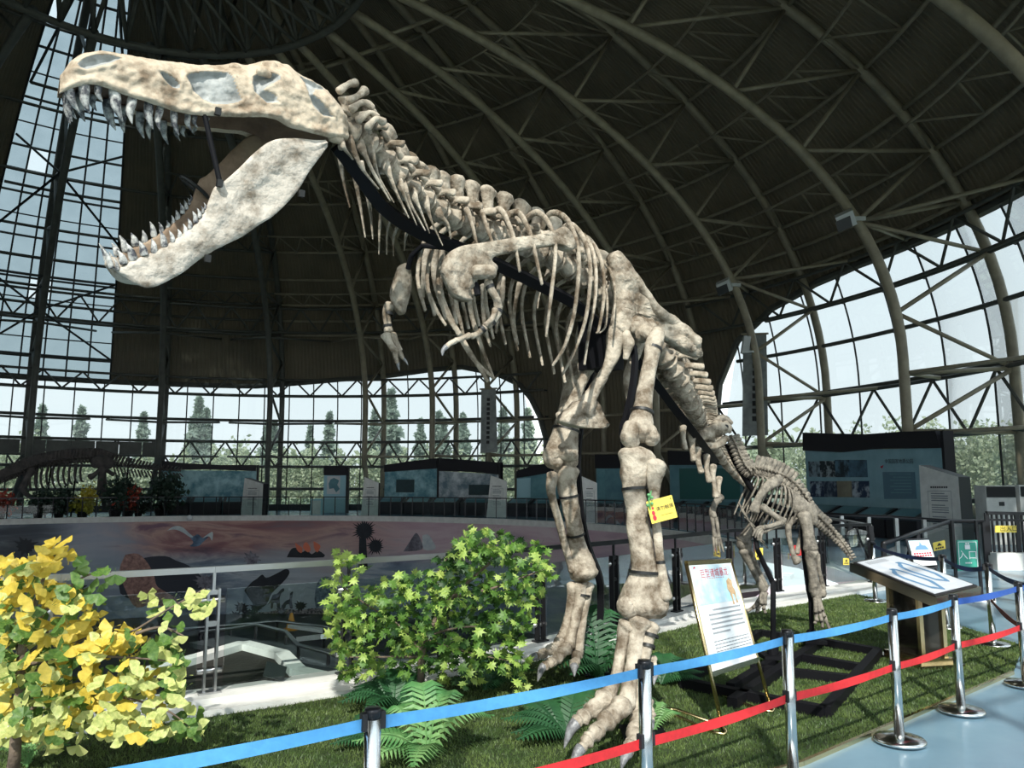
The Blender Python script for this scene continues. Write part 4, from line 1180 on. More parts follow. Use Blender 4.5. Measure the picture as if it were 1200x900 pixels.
# far-side ribs hanging below the chest, mostly in shade
C4 = lambda a, b: (420 + a / 4.5, 250 + b / 4.5)
for q, r0, r1 in (([(350, 175), (345, 290), (338, 400), (344, 440)], .024, .016), ([(360, 190), (350, 330), (390, 470), (460, 590)], .024, .016), ([(405, 180), (400, 330), (450, 500), (540, 650), (680, 885)], .028, .020), ([(440, 190), (432, 400), (490, 560), (600, 760), (715, 870)], .026, .018), ([(510, 300), (515, 470), (535, 560), (555, 640)], .024, .014), ([(590, 330), (590, 500), (640, 680), (712, 872)], .026, .018), ([(660, 380), (660, 520), (672, 620), (697, 702)], .024, .014), ([(760, 340), (757, 470), (735, 560), (726, 630)], .022, .014), ([(850, 370), (832, 450), (820, 560), (842, 690)], .022, .012), ([(1010, 280), (990, 330), (960, 400), (945, 500)], .022, .012)):
    rib([(*C4(*p), 5.9 + .04 * i + q[0][0] * .0008) for i, p in enumerate(q)], r0, r1)
for i in range(15):                # inner sides of the far ribs seen between the near ones
    a, T = at_i(6.6 + i * .40)
    f = V((-.74, .67, 0))
    rib_pts = [(a + f * .08 + V((0, 0, .04)), .026), (a + f * .33 + V((0, 0, -.04)), .022), (a + f * .46 + V((.02, 0, -.32)), .02), (a + f * .38 + V((.03, -.02, -.60 - .018 * i)), .014)]
    add_bone('rib', rib_pts, rex, n=8, sub=4, ell=.62, rough=.07)
# ---- shoulder blades and arms
def plate(name, pts, Y0, Y1, th, parent, m=M_bone, rough=.012, dish=0.0):
    """flat bone: outline in picture coordinates with depth running from Y0 (left) to Y1 (right); bevelled and dished"""
    xs_ = [p[0] for p in pts]; x0, x1 = min(xs_), max(xs_)
    W = [P(x, y, Y0 + (Y1 - Y0) * (x - x0) / (x1 - x0)) for x, y in pts]
    W = [V(q) for q in catmull([tuple(w) for w in W] + [tuple(W[0])], 3)[:-1]]
    cen = sum(W, V((0, 0, 0))) / len(W)
    nrm = V((0, 0, 0))
    for a, b in zip(W, W[1:] + W[:1]): nrm += (a - cen).cross(b - cen)
    nrm.normalize()
    if nrm.y > 0: nrm = -nrm
    bm = bmesh.new()
    tri = tessellate_polygon([W])
    vf = [bm.verts.new(w + nrm * th * .5) for w in W]; vb = [bm.verts.new(w - nrm * th * .5) for w in W]
    for t in tri:
        try:
            bm.faces.new([vf[i] for i in t]); bm.faces.new([vb[i] for i in reversed(t)])
        except ValueError: pass
    k = len(W)
    for i in range(k): bm.faces.new((vf[i], vb[i], vb[(i + 1) % k], vf[(i + 1) % k]))
    bmesh.ops.recalc_face_normals(bm, faces=bm.faces)
    ed = [e for e in bm.edges if not any(abs((e.verts[0].co - e.verts[1].co).dot(nrm)) > th * .4 for _ in (0,)) and (e.verts[0] in set(vf)) and len({abs((f.normal.dot(nrm))) > .5 for f in e.link_faces}) == 2]
    ed += [e for e in bm.edges if (e.verts[0] in set(vb)) and (e.verts[1] in set(vb)) and len({abs((f.normal.dot(nrm))) > .5 for f in e.link_faces}) == 2]
    bmesh.ops.bevel(bm, geom=list(set(ed)), offset=th * .38, segments=3, affect='EDGES', clamp_overlap=True)
    for _ in range(4):
        lg = [e for e in bm.edges if e.calc_length() > .07]
        if not lg: break
        bmesh.ops.subdivide_edges(bm, edges=lg, cuts=1)
        bmesh.ops.triangulate(bm, faces=bm.faces[:])
    sd_ = rnd.uniform(0, 40)
    for v in bm.verts:
        v.co += nrm * rough * fbm(v.co, 9, sd_)
        if dish: v.co -= nrm * dish * max(0, 1 - ((v.co - cen).length / .28) ** 2)
    mb = MB()
    bm.verts.index_update()
    mb.v = [tuple(v.co) for v in bm.verts]; mb.f = [tuple(v.index for v in f.verts) for f in bm.faces]; mb.m = [0] * len(mb.f)
    bm.free()
    return ob(name, mb, m, parent, True)
plate('shoulder_blade', [(519, 317), (523, 302), (531, 293), (541, 289), (562, 286), (592, 281), (622, 277), (648, 271), (658, 267), (667, 276), (672, 291), (664, 293), (652, 288), (627, 291), (600, 296), (580, 300), (574, 306), (580, 313), (577, 321), (568, 326), (558, 327), (553, 337), (545, 341), (547, 347), (552, 352), (543, 352), (532, 346), (525, 334)], 4.72, 5.35, .075, rex)
c_ = P(566, 318, 4.78); add_bone('shoulder_socket', [(c_ + V((-.05, 0, 0)), .045), (c_ + V((.06, .02, .0)), .05)], rex, n=12, rough=.15)
plate('shoulder_blade', [(468, 312), (474, 309), (480, 318), (480, 340), (475, 358), (471, 369), (464, 362), (459, 346), (462, 330)], 5.5, 5.6, .07, rex)
arm = px((572, 331, 4.85, 11), (576, 340, 4.85, 10), (582, 350, 4.87, 10), (584, 361, 4.9, 11))
add_bone('upper_arm', arm, rex, n=10); put_strap(rex, arm[0][0], arm[1][0], .6, .031)
f1 = px((583, 365, 4.9, 12), (580, 374, 4.88, 8), (572, 382, 4.85, 9)); add_bone('forearm', f1, rex, n=10)
f2 = px((580, 363, 4.86, 8), (577, 373, 4.83, 6), (569, 381, 4.82, 7)); add_bone('forearm', f2, rex, n=9)
put_strap(rex, f1[0][0], f1[1][0], .0, .034); put_strap(rex, f1[1][0], f1[2][0], .5, .03)
add_bone('hand_bone', px((568, 384, 4.83, 9), (560, 391, 4.82, 7), (553, 394, 4.8, 8)), rex, n=9)
add_bone('hand_bone', px((550, 393, 4.8, 8), (543, 396, 4.78, 6), (534, 399, 4.76, 7)), rex, n=9)
add_bone('finger_bone', px((533, 400, 4.76, 7), (527, 403, 4.74, 6), (523, 407, 4.73, 6)), rex, n=9)
add_bone('claw', px((523, 406, 4.73, 7), (519, 411, 4.72, 5), (518.5, 417, 4.72, 1.2)), rex, M_claw, n=9, round_=False)
put_strap(rex, P(568, 384, 4.83), P(553, 394, 4.8), .2, .028)
g1 = px((457, 358, 5.55, 16), (453, 367, 5.55, 10), (454, 378, 5.55, 9), (455, 388, 5.55, 11)); add_bone('forearm', g1, rex, n=10)
put_strap(rex, g1[0][0], g1[2][0], .45, .035); put_strap(rex, g1[2][0], g1[3][0], .4, .034)
for a in (((452, 393, 5.5, 13), (456, 401, 5.5, 9), (462, 411, 5.5, 9)), ((460, 392, 5.55, 10), (464, 403, 5.55, 8), (468, 411, 5.55, 8)), ((463, 411, 5.5, 7), (464, 420, 5.5, 6), (466, 426, 5.5, 5)), ((467, 411, 5.55, 7), (471, 418, 5.55, 5), (473, 421, 5.55, 4))): add_bone('hand_bone', px(*a), rex, n=9)
add_bone('claw', px((466, 425, 5.5, 5), (467, 430, 5.5, 3), (468, 434, 5.5, 1)), rex, M_claw, n=8, round_=False)
add_bone('claw', px((473, 420, 5.55, 4), (476, 424, 5.55, 3), (478, 428, 5.55, 1)), rex, M_claw, n=8, round_=False)
mb = MB(); mb.tube([P(520, 290, 5.4), P(495, 288, 5.45), P(482, 300, 5.5), P(478, 315, 5.55)], .02, 8); ob('arm_bracket', mb, M_black, rex)
mb = MB(); mb.tube([P(551, 326, 4.85), P(558, 335, 4.85), P(560, 346, 4.85)], .022, 8); ob('arm_bracket', mb, M_black, rex)
# ---- hips
plate('ilium', [(714, 301), (722, 294), (729, 303), (743, 322), (759, 345), (772, 362), (796, 379), (816, 396), (817, 403), (820, 418), (812, 417), (800, 411), (786, 402), (776, 394), (768, 390), (764, 378), (757, 371), (746, 371), (738, 380), (733, 392), (724, 390), (720, 376), (724, 352), (718, 330)], 6.15, 6.75, .10, rex, rough=.035, dish=.05)
plate('ilium', [(700, 300), (706, 296), (716, 306), (734, 330), (752, 352), (776, 372), (780, 392), (750, 392), (722, 392), (706, 370), (704, 335)], 6.95, 7.5, .09, rex, rough=.03)
for a in (((722, 297, 6.2, 8), (738, 318, 6.25, 10), (756, 343, 6.35, 11), (772, 364, 6.45, 12), (794, 382, 6.6, 14), (816, 402, 6.7, 16)),):
    add_bone('ilium_crest', px(*a), rex, n=10, rough=.18)
c_ = P(752, 386, 6.25); add_bone('hip_joint', [(c_ + V((-.08, -.0, .02)), .07), (c_ + V((.0, .03, .03)), .085), (c_ + V((.09, .05, .03)), .07)], rex, n=14, rough=.26)
add_bone('pubis', px((728, 376, 6.3, 22), (722, 396, 6.25, 26), (716, 422, 6.22, 15), (706, 442, 6.22, 13), (692, 464, 6.22, 17), (684, 482, 6.22, 26)), rex, n=14, rough=.13)
plate('pubis_boot', [(677, 470), (686, 474), (693, 470), (699, 478), (703, 488), (709, 497), (704, 502), (688, 502), (672, 500), (659, 495), (660, 487)], 6.05, 6.4, .11, rex, rough=.02)
add_bone('pubis_flange', px((733, 391, 6.2, 14), (736, 404, 6.18, 14), (733, 420, 6.18, 7)), rex, n=12, rough=.2)
add_bone('ischium', px((748, 400, 6.5, 18), (741, 426, 6.5, 13), (736, 446, 6.5, 12), (737, 468, 6.5, 8)), rex, n=12, rough=.15)
add_bone('pubis', px((712, 385, 6.8, 20), (700, 415, 6.8, 14), (684, 445, 6.8, 12), (668, 478, 6.8, 14), (655, 488, 6.8, 12)), rex, n=12, rough=.13)
# ---- near hind leg
fem = px((772, 388, 6.12, 16), (768, 398, 6.10, 21), (763, 420, 6.05, 19), (758, 445, 6.0, 19), (754, 470, 5.95, 22), (751, 494, 5.9, 30), (750, 508, 5.88, 38))
add_bone('thigh_bone', fem, rex, n=18, rough=.09, ell=.9)
add_bone('thigh_head', px((768, 394, 6.14, 18), (760, 391, 6.18, 19), (752, 391, 6.24, 21)), rex, n=14, rough=.2)
add_bone('knee_condyle', px((742, 500, 5.84, 20), (738, 512, 5.80, 23), (742, 520, 5.82, 19)), rex, n=14, rough=.24)
add_bone('knee_condyle', px((758, 498, 5.86, 19), (763, 511, 5.86, 20), (762, 518, 5.86, 16)), rex, n=14, rough=.24)
put_strap(rex, fem[1][0], fem[2][0], .5, .072); put_strap(rex, fem[4][0], fem[5][0], .55, .094)
tib = px((747, 536, 5.85, 46), (745, 548, 5.84, 40), (743, 570, 5.82, 28), (746, 600, 5.8, 26), (751, 640, 5.78, 28), (755, 668, 5.76, 32), (754, 694, 5.75, 48), (753, 708, 5.75, 58))
add_bone('shin_bone', tib, rex, n=18, rough=.08, ell=.8)
add_bone('ankle_condyle', px((733, 706, 5.7, 22), (735, 713, 5.68, 22), (742, 714, 5.7, 18)), rex, n=12)
add_bone('ankle_condyle', px((772, 706, 5.74, 24), (772, 714, 5.74, 22), (764, 716, 5.74, 16)), rex, n=12)
fib = px((769, 545, 5.78, 27), (767, 560, 5.77, 20), (767, 585, 5.76, 11), (770, 620, 5.74, 10), (773, 650, 5.72, 10), (777, 680, 5.7, 12), (780, 700, 5.69, 17))
add_bone('calf_bone', fib, rex, n=12, rough=.1, ell=.8)
put_strap(rex, tib[2][0], tib[3][0], .1, .098); put_strap(rex, tib[5][0], tib[6][0], .1, .118); put_strap(rex, fib[4][0], fib[5][0], .3, .034)
mt_ = [((735, 733, 5.72, 24), (731, 742, 5.72, 18), (727, 770, 5.68, 13), (721, 795, 5.62, 14), (712, 815, 5.55, 19)),
       ((750, 730, 5.70, 28), (747, 742, 5.68, 20), (743, 772, 5.62, 17), (738, 800, 5.55, 17), (733, 824, 5.46, 23)),
       ((763, 734, 5.70, 20), (760, 746, 5.68, 16), (754, 775, 5.62, 12), (749, 805, 5.56, 12), (748, 838, 5.48, 17))]
for a in mt_: add_bone('metatarsal', px(*a), rex, n=14, rough=.12)
put_strap(rex, P(763, 740, 5.68), P(760, 754, 5.66), .3, .062); put_strap(rex, P(760, 752, 5.66), P(757, 770, 5.62), .3, .055)
def toe(joints, ws, claw_end, parent=rex, m=None, clawm=None):
    """chain of toe bones through picture points with depth, ending in a claw"""
    pts = [P(*j) for j in joints]
    for (a, b, w) in zip(pts[:-1], pts[1:], ws):
        Y = a.y; r = w * Y / 1800
        d = b - a
        add_bone('toe_bone', [(a + d * .04, r * 1.0), (a + d * .2, r * 1.02), (a + d * .5, r * .72), (a + d * .82, r * .88), (a + d * .96, r * .80)], parent, m, n=12, sub=3, rough=.16)
    a, b = pts[-1], P(*claw_end); d = b - a; r = ws[-1] * a.y / 1800
    up = V((0, 0, 1))
    add_bone('claw', [(a, r * .85), (a + d * .35 + up * r * .45, r * .72), (a + d * .72 + up * r * .3, r * .42), (b, r * .08)], parent, clawm or M_claw, n=10, sub=3, rough=.05, round_=False)
toe([(710, 817, 5.52), (694, 832, 5.44), (684, 841, 5.38), (675, 847, 5.33)], [23, 20, 17], (661, 877, 5.28))
toe([(731, 827, 5.42), (712, 842, 5.30), (699, 858, 5.2), (688, 868, 5.13), (681, 877, 5.08)], [25, 22, 19, 16], (668, 905, 5.02))
toe([(748, 840, 5.46), (744, 858, 5.32), (740, 873, 5.2), (735, 883, 5.14)], [20, 18, 16], (728, 902, 5.05))
toe([(765, 770, 5.72), (767, 784, 5.70), (768, 792, 5.7)], [9, 8], (766, 803, 5.65))
toe([(758, 822, 5.6), (762, 836, 5.56), (762, 846, 5.54)], [13, 12], (765, 856, 5.5))
# ---- far hind leg
ff = px((690, 418, 7.45, 22), (681, 432, 7.4, 34), (673, 460, 7.35, 30), (668, 488, 7.3, 31), (662, 515, 7.28, 36), (658, 532, 7.26, 42))
add_bone('thigh_bone', ff, rex, n=16, rough=.09)
add_bone('knee_condyle', px((649, 530, 7.2, 24), (648, 538, 7.2, 22), (655, 542, 7.2, 18)), rex, n=12)
add_bone('knee_condyle', px((666, 531, 7.26, 22), (667, 540, 7.26, 22), (666, 546, 7.26, 16)), rex, n=12)
put_strap(rex, ff[4][0], ff[5][0], -.6, .150); 
tf_ = px((664, 552, 7.28, 30), (664, 566, 7.28, 24), (668, 592, 7.3, 20), (673, 618, 7.35, 19), (678, 645, 7.4, 22), (682, 662, 7.42, 30), (684, 672, 7.42, 34))
add_bone('shin_bone', tf_, rex, n=14, rough=.09)
fb = px((647, 556, 7.2, 14), (646, 575, 7.2, 12), (649, 592, 7.22, 9), (656, 615, 7.28, 9), (664, 645, 7.35, 9), (672, 668, 7.38, 12))
add_bone('calf_bone', fb, rex, n=10, rough=.12)
put_strap(rex, tf_[1][0], tf_[2][0], .6, .095); put_strap(rex, tf_[3][0], tf_[4][0], .3, .09); put_strap(rex, fb[2][0], fb[3][0], 0, .03)
for a in (((672, 686, 7.45, 16), (670, 706, 7.45, 12), (664, 730, 7.42, 10), (658, 750, 7.35, 14)), ((680, 685, 7.45, 18), (678, 705, 7.43, 14), (672, 735, 7.38, 12), (666, 756, 7.3, 16)), ((689, 686, 7.48, 15), (686, 706, 7.46, 11), (681, 735, 7.42, 10), (677, 766, 7.35, 13))): add_bone('metatarsal', px(*a), rex, n=12, rough=.12)
put_strap(rex, P(683, 695, 7.45), P(682, 704, 7.44), .3, .075)
toe([(657, 752, 7.3), (646, 761, 7.2), (636, 766, 7.12), (628, 769, 7.08)], [14, 13, 11], (614, 783, 7.02))
toe([(665, 759, 7.25), (655, 769, 7.15), (645, 777, 7.06), (637, 781, 7.0)], [16, 14, 12], (630, 799, 6.95))
toe([(676, 768, 7.3), (674, 776, 7.22), (673, 781, 7.18)], [13, 12], (673, 793, 7.05))
# ---- chevrons below the tail
for a in (((800, 500), (801, 514), (803, 526), 7), ((811, 508), (811, 524), (813, 539), 8), ((817, 526), (818, 540), (822, 553), 8), ((828, 534), (828, 550), (831, 564), 7), ((835, 546), (836, 562), (839, 582), 7), ((843, 560), (842, 575), (843, 588), 6)):
    i = a[0][0]; Y = 7.7 + (i - 800) * .03
    add_bone('chevron', px((*a[0], Y, a[3] * 1.3), (*a[1], Y, a[3] * .8), (*a[2], Y, a[3])), rex, n=9, rough=.15)
# ---- black steel mount
def rail(pts, w, h, name='mount_rail'):
    mb = MB()
    q = [P(*p) for p in pts]
    mb.tube([V(z) for z in (v[:3] for v in catmull([tuple(z) for z in q], 6))], w, 4, ref=(0, 0, 1)); return ob(name, mb, M_black, rex)
rail([(395, 172, 4.35), (420, 205, 4.5), (446, 240, 4.7), (478, 264, 4.95), (520, 284, 5.2), (560, 300, 5.5), (600, 318, 5.8), (640, 338, 6.1), (672, 355, 6.3), (700, 378, 6.5), (735, 410, 6.8), (765, 445, 7.1), (790, 478, 7.5), (814, 508, 8.0), (838, 540, 9.0)], .055, .1)
rail([(704, 395, 6.9), (692, 440, 7.05), (682, 490, 7.2), (677, 525, 7.3), (677, 560, 7.35), (682, 610, 7.45), (690, 645, 7.5), (702, 676, 7.6), (704, 700, 7.7), (703, 742, 7.75)], .045, .1)
rail([(742, 405, 6.3), (744, 425, 6.2), (741, 455, 6.1), (735, 485, 6.0), (730, 508, 5.95), (740, 560, 6.05), (752, 640, 6.0), (752, 715, 5.98), (752, 775, 5.95)], .03, .06)
mb = MB(); mb.box(P(704, 405, 6.75), V((.10, .09, 0)), V((-.10, .11, 0)), V((.0, 0, .22))); ob('mount_block', mb, M_black, rex)
for pp in ((703, 742, 7.75), (752, 775, 5.95)):
    q = P(*pp); mb = MB(); mb.box((q.x, q.y, q.z / 2 + .02), (.045, 0, 0), (0, .045, 0), (0, 0, q.z / 2 - .02)); mb.box((q.x, q.y, .03), (.16, 0, 0), (0, .16, 0), (0, 0, .012)); ob('mount_foot', mb, M_black, rex)
# ---- yellow do-not-touch card hanging on the shin
card = thing('warning_card', 'yellow do-not-touch card hanging by a green tie on the near shin bone', 'sign', P(775, 597, 5.62))
q = [P(757, 588, 5.62), P(787, 580, 5.62), P(794, 606, 5.62), P(764, 614, 5.62)]
mb = MB(); mb.poly(q, (0, 1, 0), .006); ob('card', mb, M_yellow, card)
U_ = (q[1] - q[0]).normalized(); W_ = (q[0] - q[3]).normalized(); o_ = (q[0] + q[2]) / 2 + V((0, -.006, 0))
ob('lettering', text_mb('请勿触摸', .033, o_ + U_ * .024 + W_ * .010, U_, W_), M_ink, card)
ob('lettering', text_mb('NO TOUCHING', .012, o_ + U_ * .028 - W_ * .040, U_, W_), M_ink, card)
mb = MB()
for (u, w, a, b) in ((-.065, -.01, .012, .018), (-.065, -.045, .014, .02), (-.062, .025, .009, .009)):
    mb.poly([o_ + U_ * (u + a * math.cos(t)) + W_ * (w + b * math.sin(t)) for t in np.linspace(0, 2 * PI, 9)[:-1]], (0, 1, 0), .002)
ob('printed_figure', mb, M_redink, card)
mb = MB(); mb.poly([o_ + U_ * .075 + W_ * .058, o_ + U_ * .085 + W_ * .056, o_ + U_ * .083 + W_ * .066], (0, 1, 0), .002); ob('printed_mark', mb, M_ink, card)
mb = MB(); mb.tube([P(762, 597, 5.615), P(760, 583, 5.61), P(763, 575, 5.63), P(762, 585, 5.61)], .006, 6)
for a in ((760, 580), (764, 590), (759, 592), (764, 583)): mb.ball(P(*a, 5.6), .012, 6, 4)
ob('tie', mb, mat('green_tie', (.10, .32, .12), .5), card)
# ================================================================ the small skeleton behind
dino = thing('small_skeleton', 'small dark four-limbed dinosaur skeleton on black rods behind the easel sign', 'skeleton', G(925, 765))
D = 8.9
def ab(name, pts, m=None, **k):
    return add_bone(name, px(*pts), dino, m or M_bone2, **k)
# skull: snout to the left, with jaw, brow and cheek
ab('skull', [(814, 514, D - .2, 6), (819, 511, D - .2, 11), (829, 508, D - .15, 13), (838, 504, D - .12, 17), (847, 501, D - .1, 17), (854, 502, D - .05, 11)], M_bone, n=16, rough=.30, freq=16)
ab('lower_jaw', [(819, 520, D - .25, 5), (828, 523, D - .22, 8), (840, 522, D - .15, 9), (851, 513, D - .08, 8)], M_bone, n=10, rough=.12)
for x, y, w in ((843, 500, 11), (829, 506, 6), (851, 500, 6)):
    mb = MB(); mb.ball(P(x, y, D - .17), w * D / 1800, 10, 6, sq=(1, .35, .85)); ob('eye_socket', mb, M_ink, dino, True)  # black balls stand in for the shade inside the skull's hollows
ab('skull_crest', [(838, 494, D, 7), (848, 490, D, 9), (857, 496, D, 6)], M_bone2, n=9)
NK = [(852, 512, D, 10), (858, 524, D, 10), (863, 537, D, 11), (869, 549, D, 12), (877, 556, D, 12)]
DS = [(884, 553, D, 12), (893, 555, D + .02, 13), (905, 558, D + .05, 13), (918, 564, D + .1, 13), (930, 574, D + .15, 13), (940, 588, D + .2, 13), (948, 602, D + .25, 13), (957, 612, D + .3, 12), (966, 620, D + .33, 11), (975, 629, D + .36, 9), (984, 638, D + .38, 8), (991, 647, D + .40, 6), (998, 656, D + .42, 3)]
S_ = catmull([tuple(P(x, y, Y)) + (w * Y / 1800,) for x, y, Y, w in NK + DS], 3)
for i, (a, b) in enumerate(zip(S_[:-1], S_[1:])):
    a_, b_ = V(a[:3]), V(b[:3]); T = b_ - a_
    if T.length < .01: continue
    f = i / len(S_)
    U = V((0, 0, 1)); U = (U - T.normalized() * U.dot(T.normalized())).normalized()
    sp = .16 if .28 < f < .50 else (.11 if f < .75 else .06)
    ob('vertebra', vertebra_mb((a_ + b_) / 2, T, U, T.length * .95, a[3] * .75, sp, .03, .07 if f < .8 else .03, .8, n=7), M_bone2, dino, True)
# ribs, near and far
for i in range(11):
    f = i / 10
    x0, y0 = 882 + 48 * f, 556 + 20 * f ** 1.5
    for s in (-1, 1):
        w = .26 * math.sin(PI * (.25 + .6 * f))
        a = P(x0, y0, D + .02 + .12 * f); L = .50 - .12 * abs(f - .35)
        pts = [(a, .014), (a + V((.02, -s * w * .75, -.05)), .013), (a + V((.03 - .10 * (1 - f), -s * w, -L * .5)), .012), (a + V((-.02 - .18 * (1 - f), -s * w * .55, -L)), .009)]
        add_bone('rib', pts, dino, M_bone2 if s < 0 else M_bone2, n=7, sub=4, rough=.05)
for i in range(6):
    f = i / 5
    a = P(866 + 18 * f, 590 + 30 * f, D - .1)
    add_bone('belly_rib', [(a, .012), (a + V((.03, -.1, -.12)), .011), (a + V((.12, -.05, -.20)), .008)], dino, M_bone2, n=7, sub=3)
ab('shoulder_blade', [(884, 598, D - .3, 13), (889, 584, D - .3, 9), (897, 573, D - .3, 10), (908, 564, D - .25, 14), (914, 560, D - .22, 10)], M_bone2, n=10, ell=.5, ref=(0, 0, 1))
ab('upper_arm', [(894, 594, D - .32, 10), (903, 601, D - .35, 7), (912, 607, D - .36, 7), (918, 611, D - .36, 10)], M_bone2, n=9)
ab('forearm', [(917, 612, D - .36, 7), (905, 616, D - .42, 5), (894, 619, D - .46, 7)], M_bone2, n=8)
ab('forearm', [(917, 614, D - .34, 6), (905, 619, D - .40, 4), (895, 623, D - .45, 6)], M_bone2, n=8)
for a in (((893, 619), (888, 622), (885, 630)), ((893, 621), (889, 626), (888, 633)), ((894, 622), (892, 628), (892, 633)), ((892, 617), (886, 620), (882, 628))):
    ab('finger_bone', [(*a[0], D - .46, 4), (*a[1], D - .48, 3.4), (*a[2], D - .5, 2)], M_bone2, n=7, sub=3)
ab('upper_arm', [(845, 582, D + .1, 9), (838, 590, D + .08, 8), (835, 599, D + .05, 8), (836, 606, D, 9)], n=9)
ab('forearm', [(835, 607, D, 6), (836, 617, D - .02, 4), (838, 629, D - .04, 6)], M_bone2, n=8)
ab('forearm', [(839, 607, D, 5), (841, 617, D - .02, 4), (842, 629, D - .04, 5)], M_bone2, n=8)
for x0, x1 in ((836, 837), (839, 840), (841, 844), (843, 848)): ab('finger_bone', [(x0, 630, D - .04, 4), ((x0 + x1) / 2, 638, D - .05, 3), (x1, 647, D - .06, 1.6)], M_bone2, n=7, sub=3)
# hips and legs
ab('ilium', [(926, 583, D + .0, 14), (938, 592, D + .0, 20), (948, 602, D + .03, 18), (955, 612, D + .06, 9)], M_bone2, n=12, ell=.5, ref=(0, 0, 1), rough=.2)
ab('pubis', [(938, 604, D + .1, 9), (924, 616, D, 7), (927, 640, D - .05, 6), (932, 655, D - .1, 6)], n=9)
ab('pubis_end', [(930, 652, D - .1, 7), (934, 658, D - .1, 11)], M_bone2, n=10)
ab('ischium', [(943, 612, D + .1, 8), (938, 630, D + .05, 6), (934, 648, D, 6)], n=9)
ab('thigh_bone', [(942, 603, D - .1, 15), (946, 618, D - .12, 13), (948, 632, D - .14, 13), (950, 643, D - .15, 17)], M_bone2, n=12)
ab('shin_bone', [(951, 647, D - .15, 17), (951, 660, D - .14, 12), (953, 676, D - .12, 11), (956, 692, D - .1, 15)], n=11)
ab('calf_bone', [(958, 650, D - .17, 6), (960, 668, D - .15, 5), (965, 690, D - .12, 6)], M_bone2, n=8)
ab('ankle_bone', [(954, 695, D - .12, 12), (965, 695, D - .12, 11)], M_bone2, n=10)
for a in (((959, 699), (963, 714), (966, 722), (972, 737)), ((958, 700), (960, 716), (963, 727), (964, 735)), ((956, 702), (956, 717), (957, 727), (955, 730))):
    for q0, q1, w in zip(a[:-1], a[1:], (7, 6, 5)): ab('toe_bone', [(*q0, D - .15, w), ((q0[0] + q1[0]) / 2, (q0[1] + q1[1]) / 2, D - .18, w * .7), (*q1, D - .2, w * .8)], M_bone2, n=8, sub=3)
ab('thigh_bone', [(890, 608, D + .25, 14), (883, 617, D + .22, 13), (875, 628, D + .2, 13), (871, 634, D + .2, 18)], M_bone2, n=12)
ab('knee_bone', [(868, 636, D + .2, 15), (877, 639, D + .2, 13)], M_bone2, n=10)
ab('shin_bone', [(873, 645, D + .2, 15), (879, 660, D + .22, 9), (887, 676, D + .24, 8), (895, 691, D + .26, 11)], M_bone2, n=10)
ab('calf_bone', [(880, 648, D + .18, 6), (889, 668, D + .22, 5), (898, 688, D + .25, 6)], n=8)
for a in (((894, 694), (889, 705), (883, 712), (876, 716)), ((895, 695), (892, 707), (888, 714), (887, 717)), ((897, 695), (896, 707), (895, 713), (897, 718))):
    for q0, q1, w in zip(a[:-1], a[1:], (7, 6, 5)): ab('toe_bone', [(*q0, D + .25, w), ((q0[0] + q1[0]) / 2, (q0[1] + q1[1]) / 2, D + .22, w * .7), (*q1, D + .2, w * .8)], M_bone2, n=8, sub=3)
mb = MB(); mb.tube([P(852, 520, D + .06), P(862, 542, D + .06), P(880, 572, D + .06), P(900, 590, D + .1), P(925, 600, D + .15), P(945, 612, D + .2)], .035, 8); ob('mount_rail', mb, M_black, dino, True)
b1, b2 = G(906, 771, .09), G(952, 753, .09)
for pts in ([P(893, 600, D + .1), P(884, 622, D + .15), P(888, 645, D + .1), P(906, 684, b1.y), P(906, 700, b1.y), b1], [P(940, 605, D + .1), P(941, 640, D), P(947, 690, D), P(950, 702, b2.y), b2]):
    mb = MB(); mb.tube(pts, .028, 8); ob('mount_rod', mb, M_black, dino)
# black steel base frame lying on the lawn
zb = .06
fr_pts = {k: G(*v, zb) for k, v in dict(A=(800, 800), B=(967, 834), C=(1029, 764), D=(962, 752), E=(890, 742), F=(858, 824), Gx=(905, 778)).items()}
base = []
for a, b in (('A', 'B'), ('B', 'C'), ('C', 'D'), ('A', 'E'), ('E', 'D'), ('F', 'D')):
    mb = MB(); mb.bar(fr_pts[a], fr_pts[b], .085, .085); ob('base_bar', mb, M_black, dino)
for p, q in ((G(880, 783, zb), G(998, 796, zb)), (G(925, 768, zb), G(1012, 783, zb)), (G(856, 806, zb), G(907, 775, zb))):
    mb = MB(); mb.bar(p, q, .08, .08); ob('base_bar', mb, M_black, dino)
for b in (b1, b2):
    mb = MB(); mb.box(b + V((0, 0, .02)), (.12, 0, 0), (0, .12, 0), (0, 0, .02)); ob('base_plate', mb, M_black, dino)
    mb = MB(); mb.lathe(b + V((0, 0, .04)), [(.06, 0), (.06, .08), (.04, .1)], 12); ob('rod_socket', mb, M_black, dino)

# ================================================================ rope line: posts, bases and belts
def post_mesh():
    body = MB(); body.lathe((0, 0, .045), [(.0345, 0), (.0345, .842)], 20)
    cap = MB(); cap.lathe((0, 0, .885), [(.0355, 0), (.0355, .03), (.032, .040)], 20)
    bs = MB(); bs.lathe((0, 0, 0), [(.175, 0), (.178, .012), (.165, .026), (.08, .040), (.04, .048)], 28)
    clip = MB()
    for z in (.875, .53):
        for s in (-1, 1): clip.box((s * .040, 0, z), (.010, 0, 0), (0, .018, 0), (0, 0, .034))
    return [body.mesh('post', M_steel, True), cap.mesh('cap', M_rail, True), bs.mesh('base', M_steel, True), clip.mesh('belt_clip', M_ink)]
PM = post_mesh()
def ztop(x, y, h=.925): return G(x, y, h)
rows = [ztop(-60, 922), ztop(437, 834), ztop(755, 777), ztop(922, 741), ztop(1045, 716), ztop(1117, 699), ztop(1193, 684), ztop(1268, 668)]
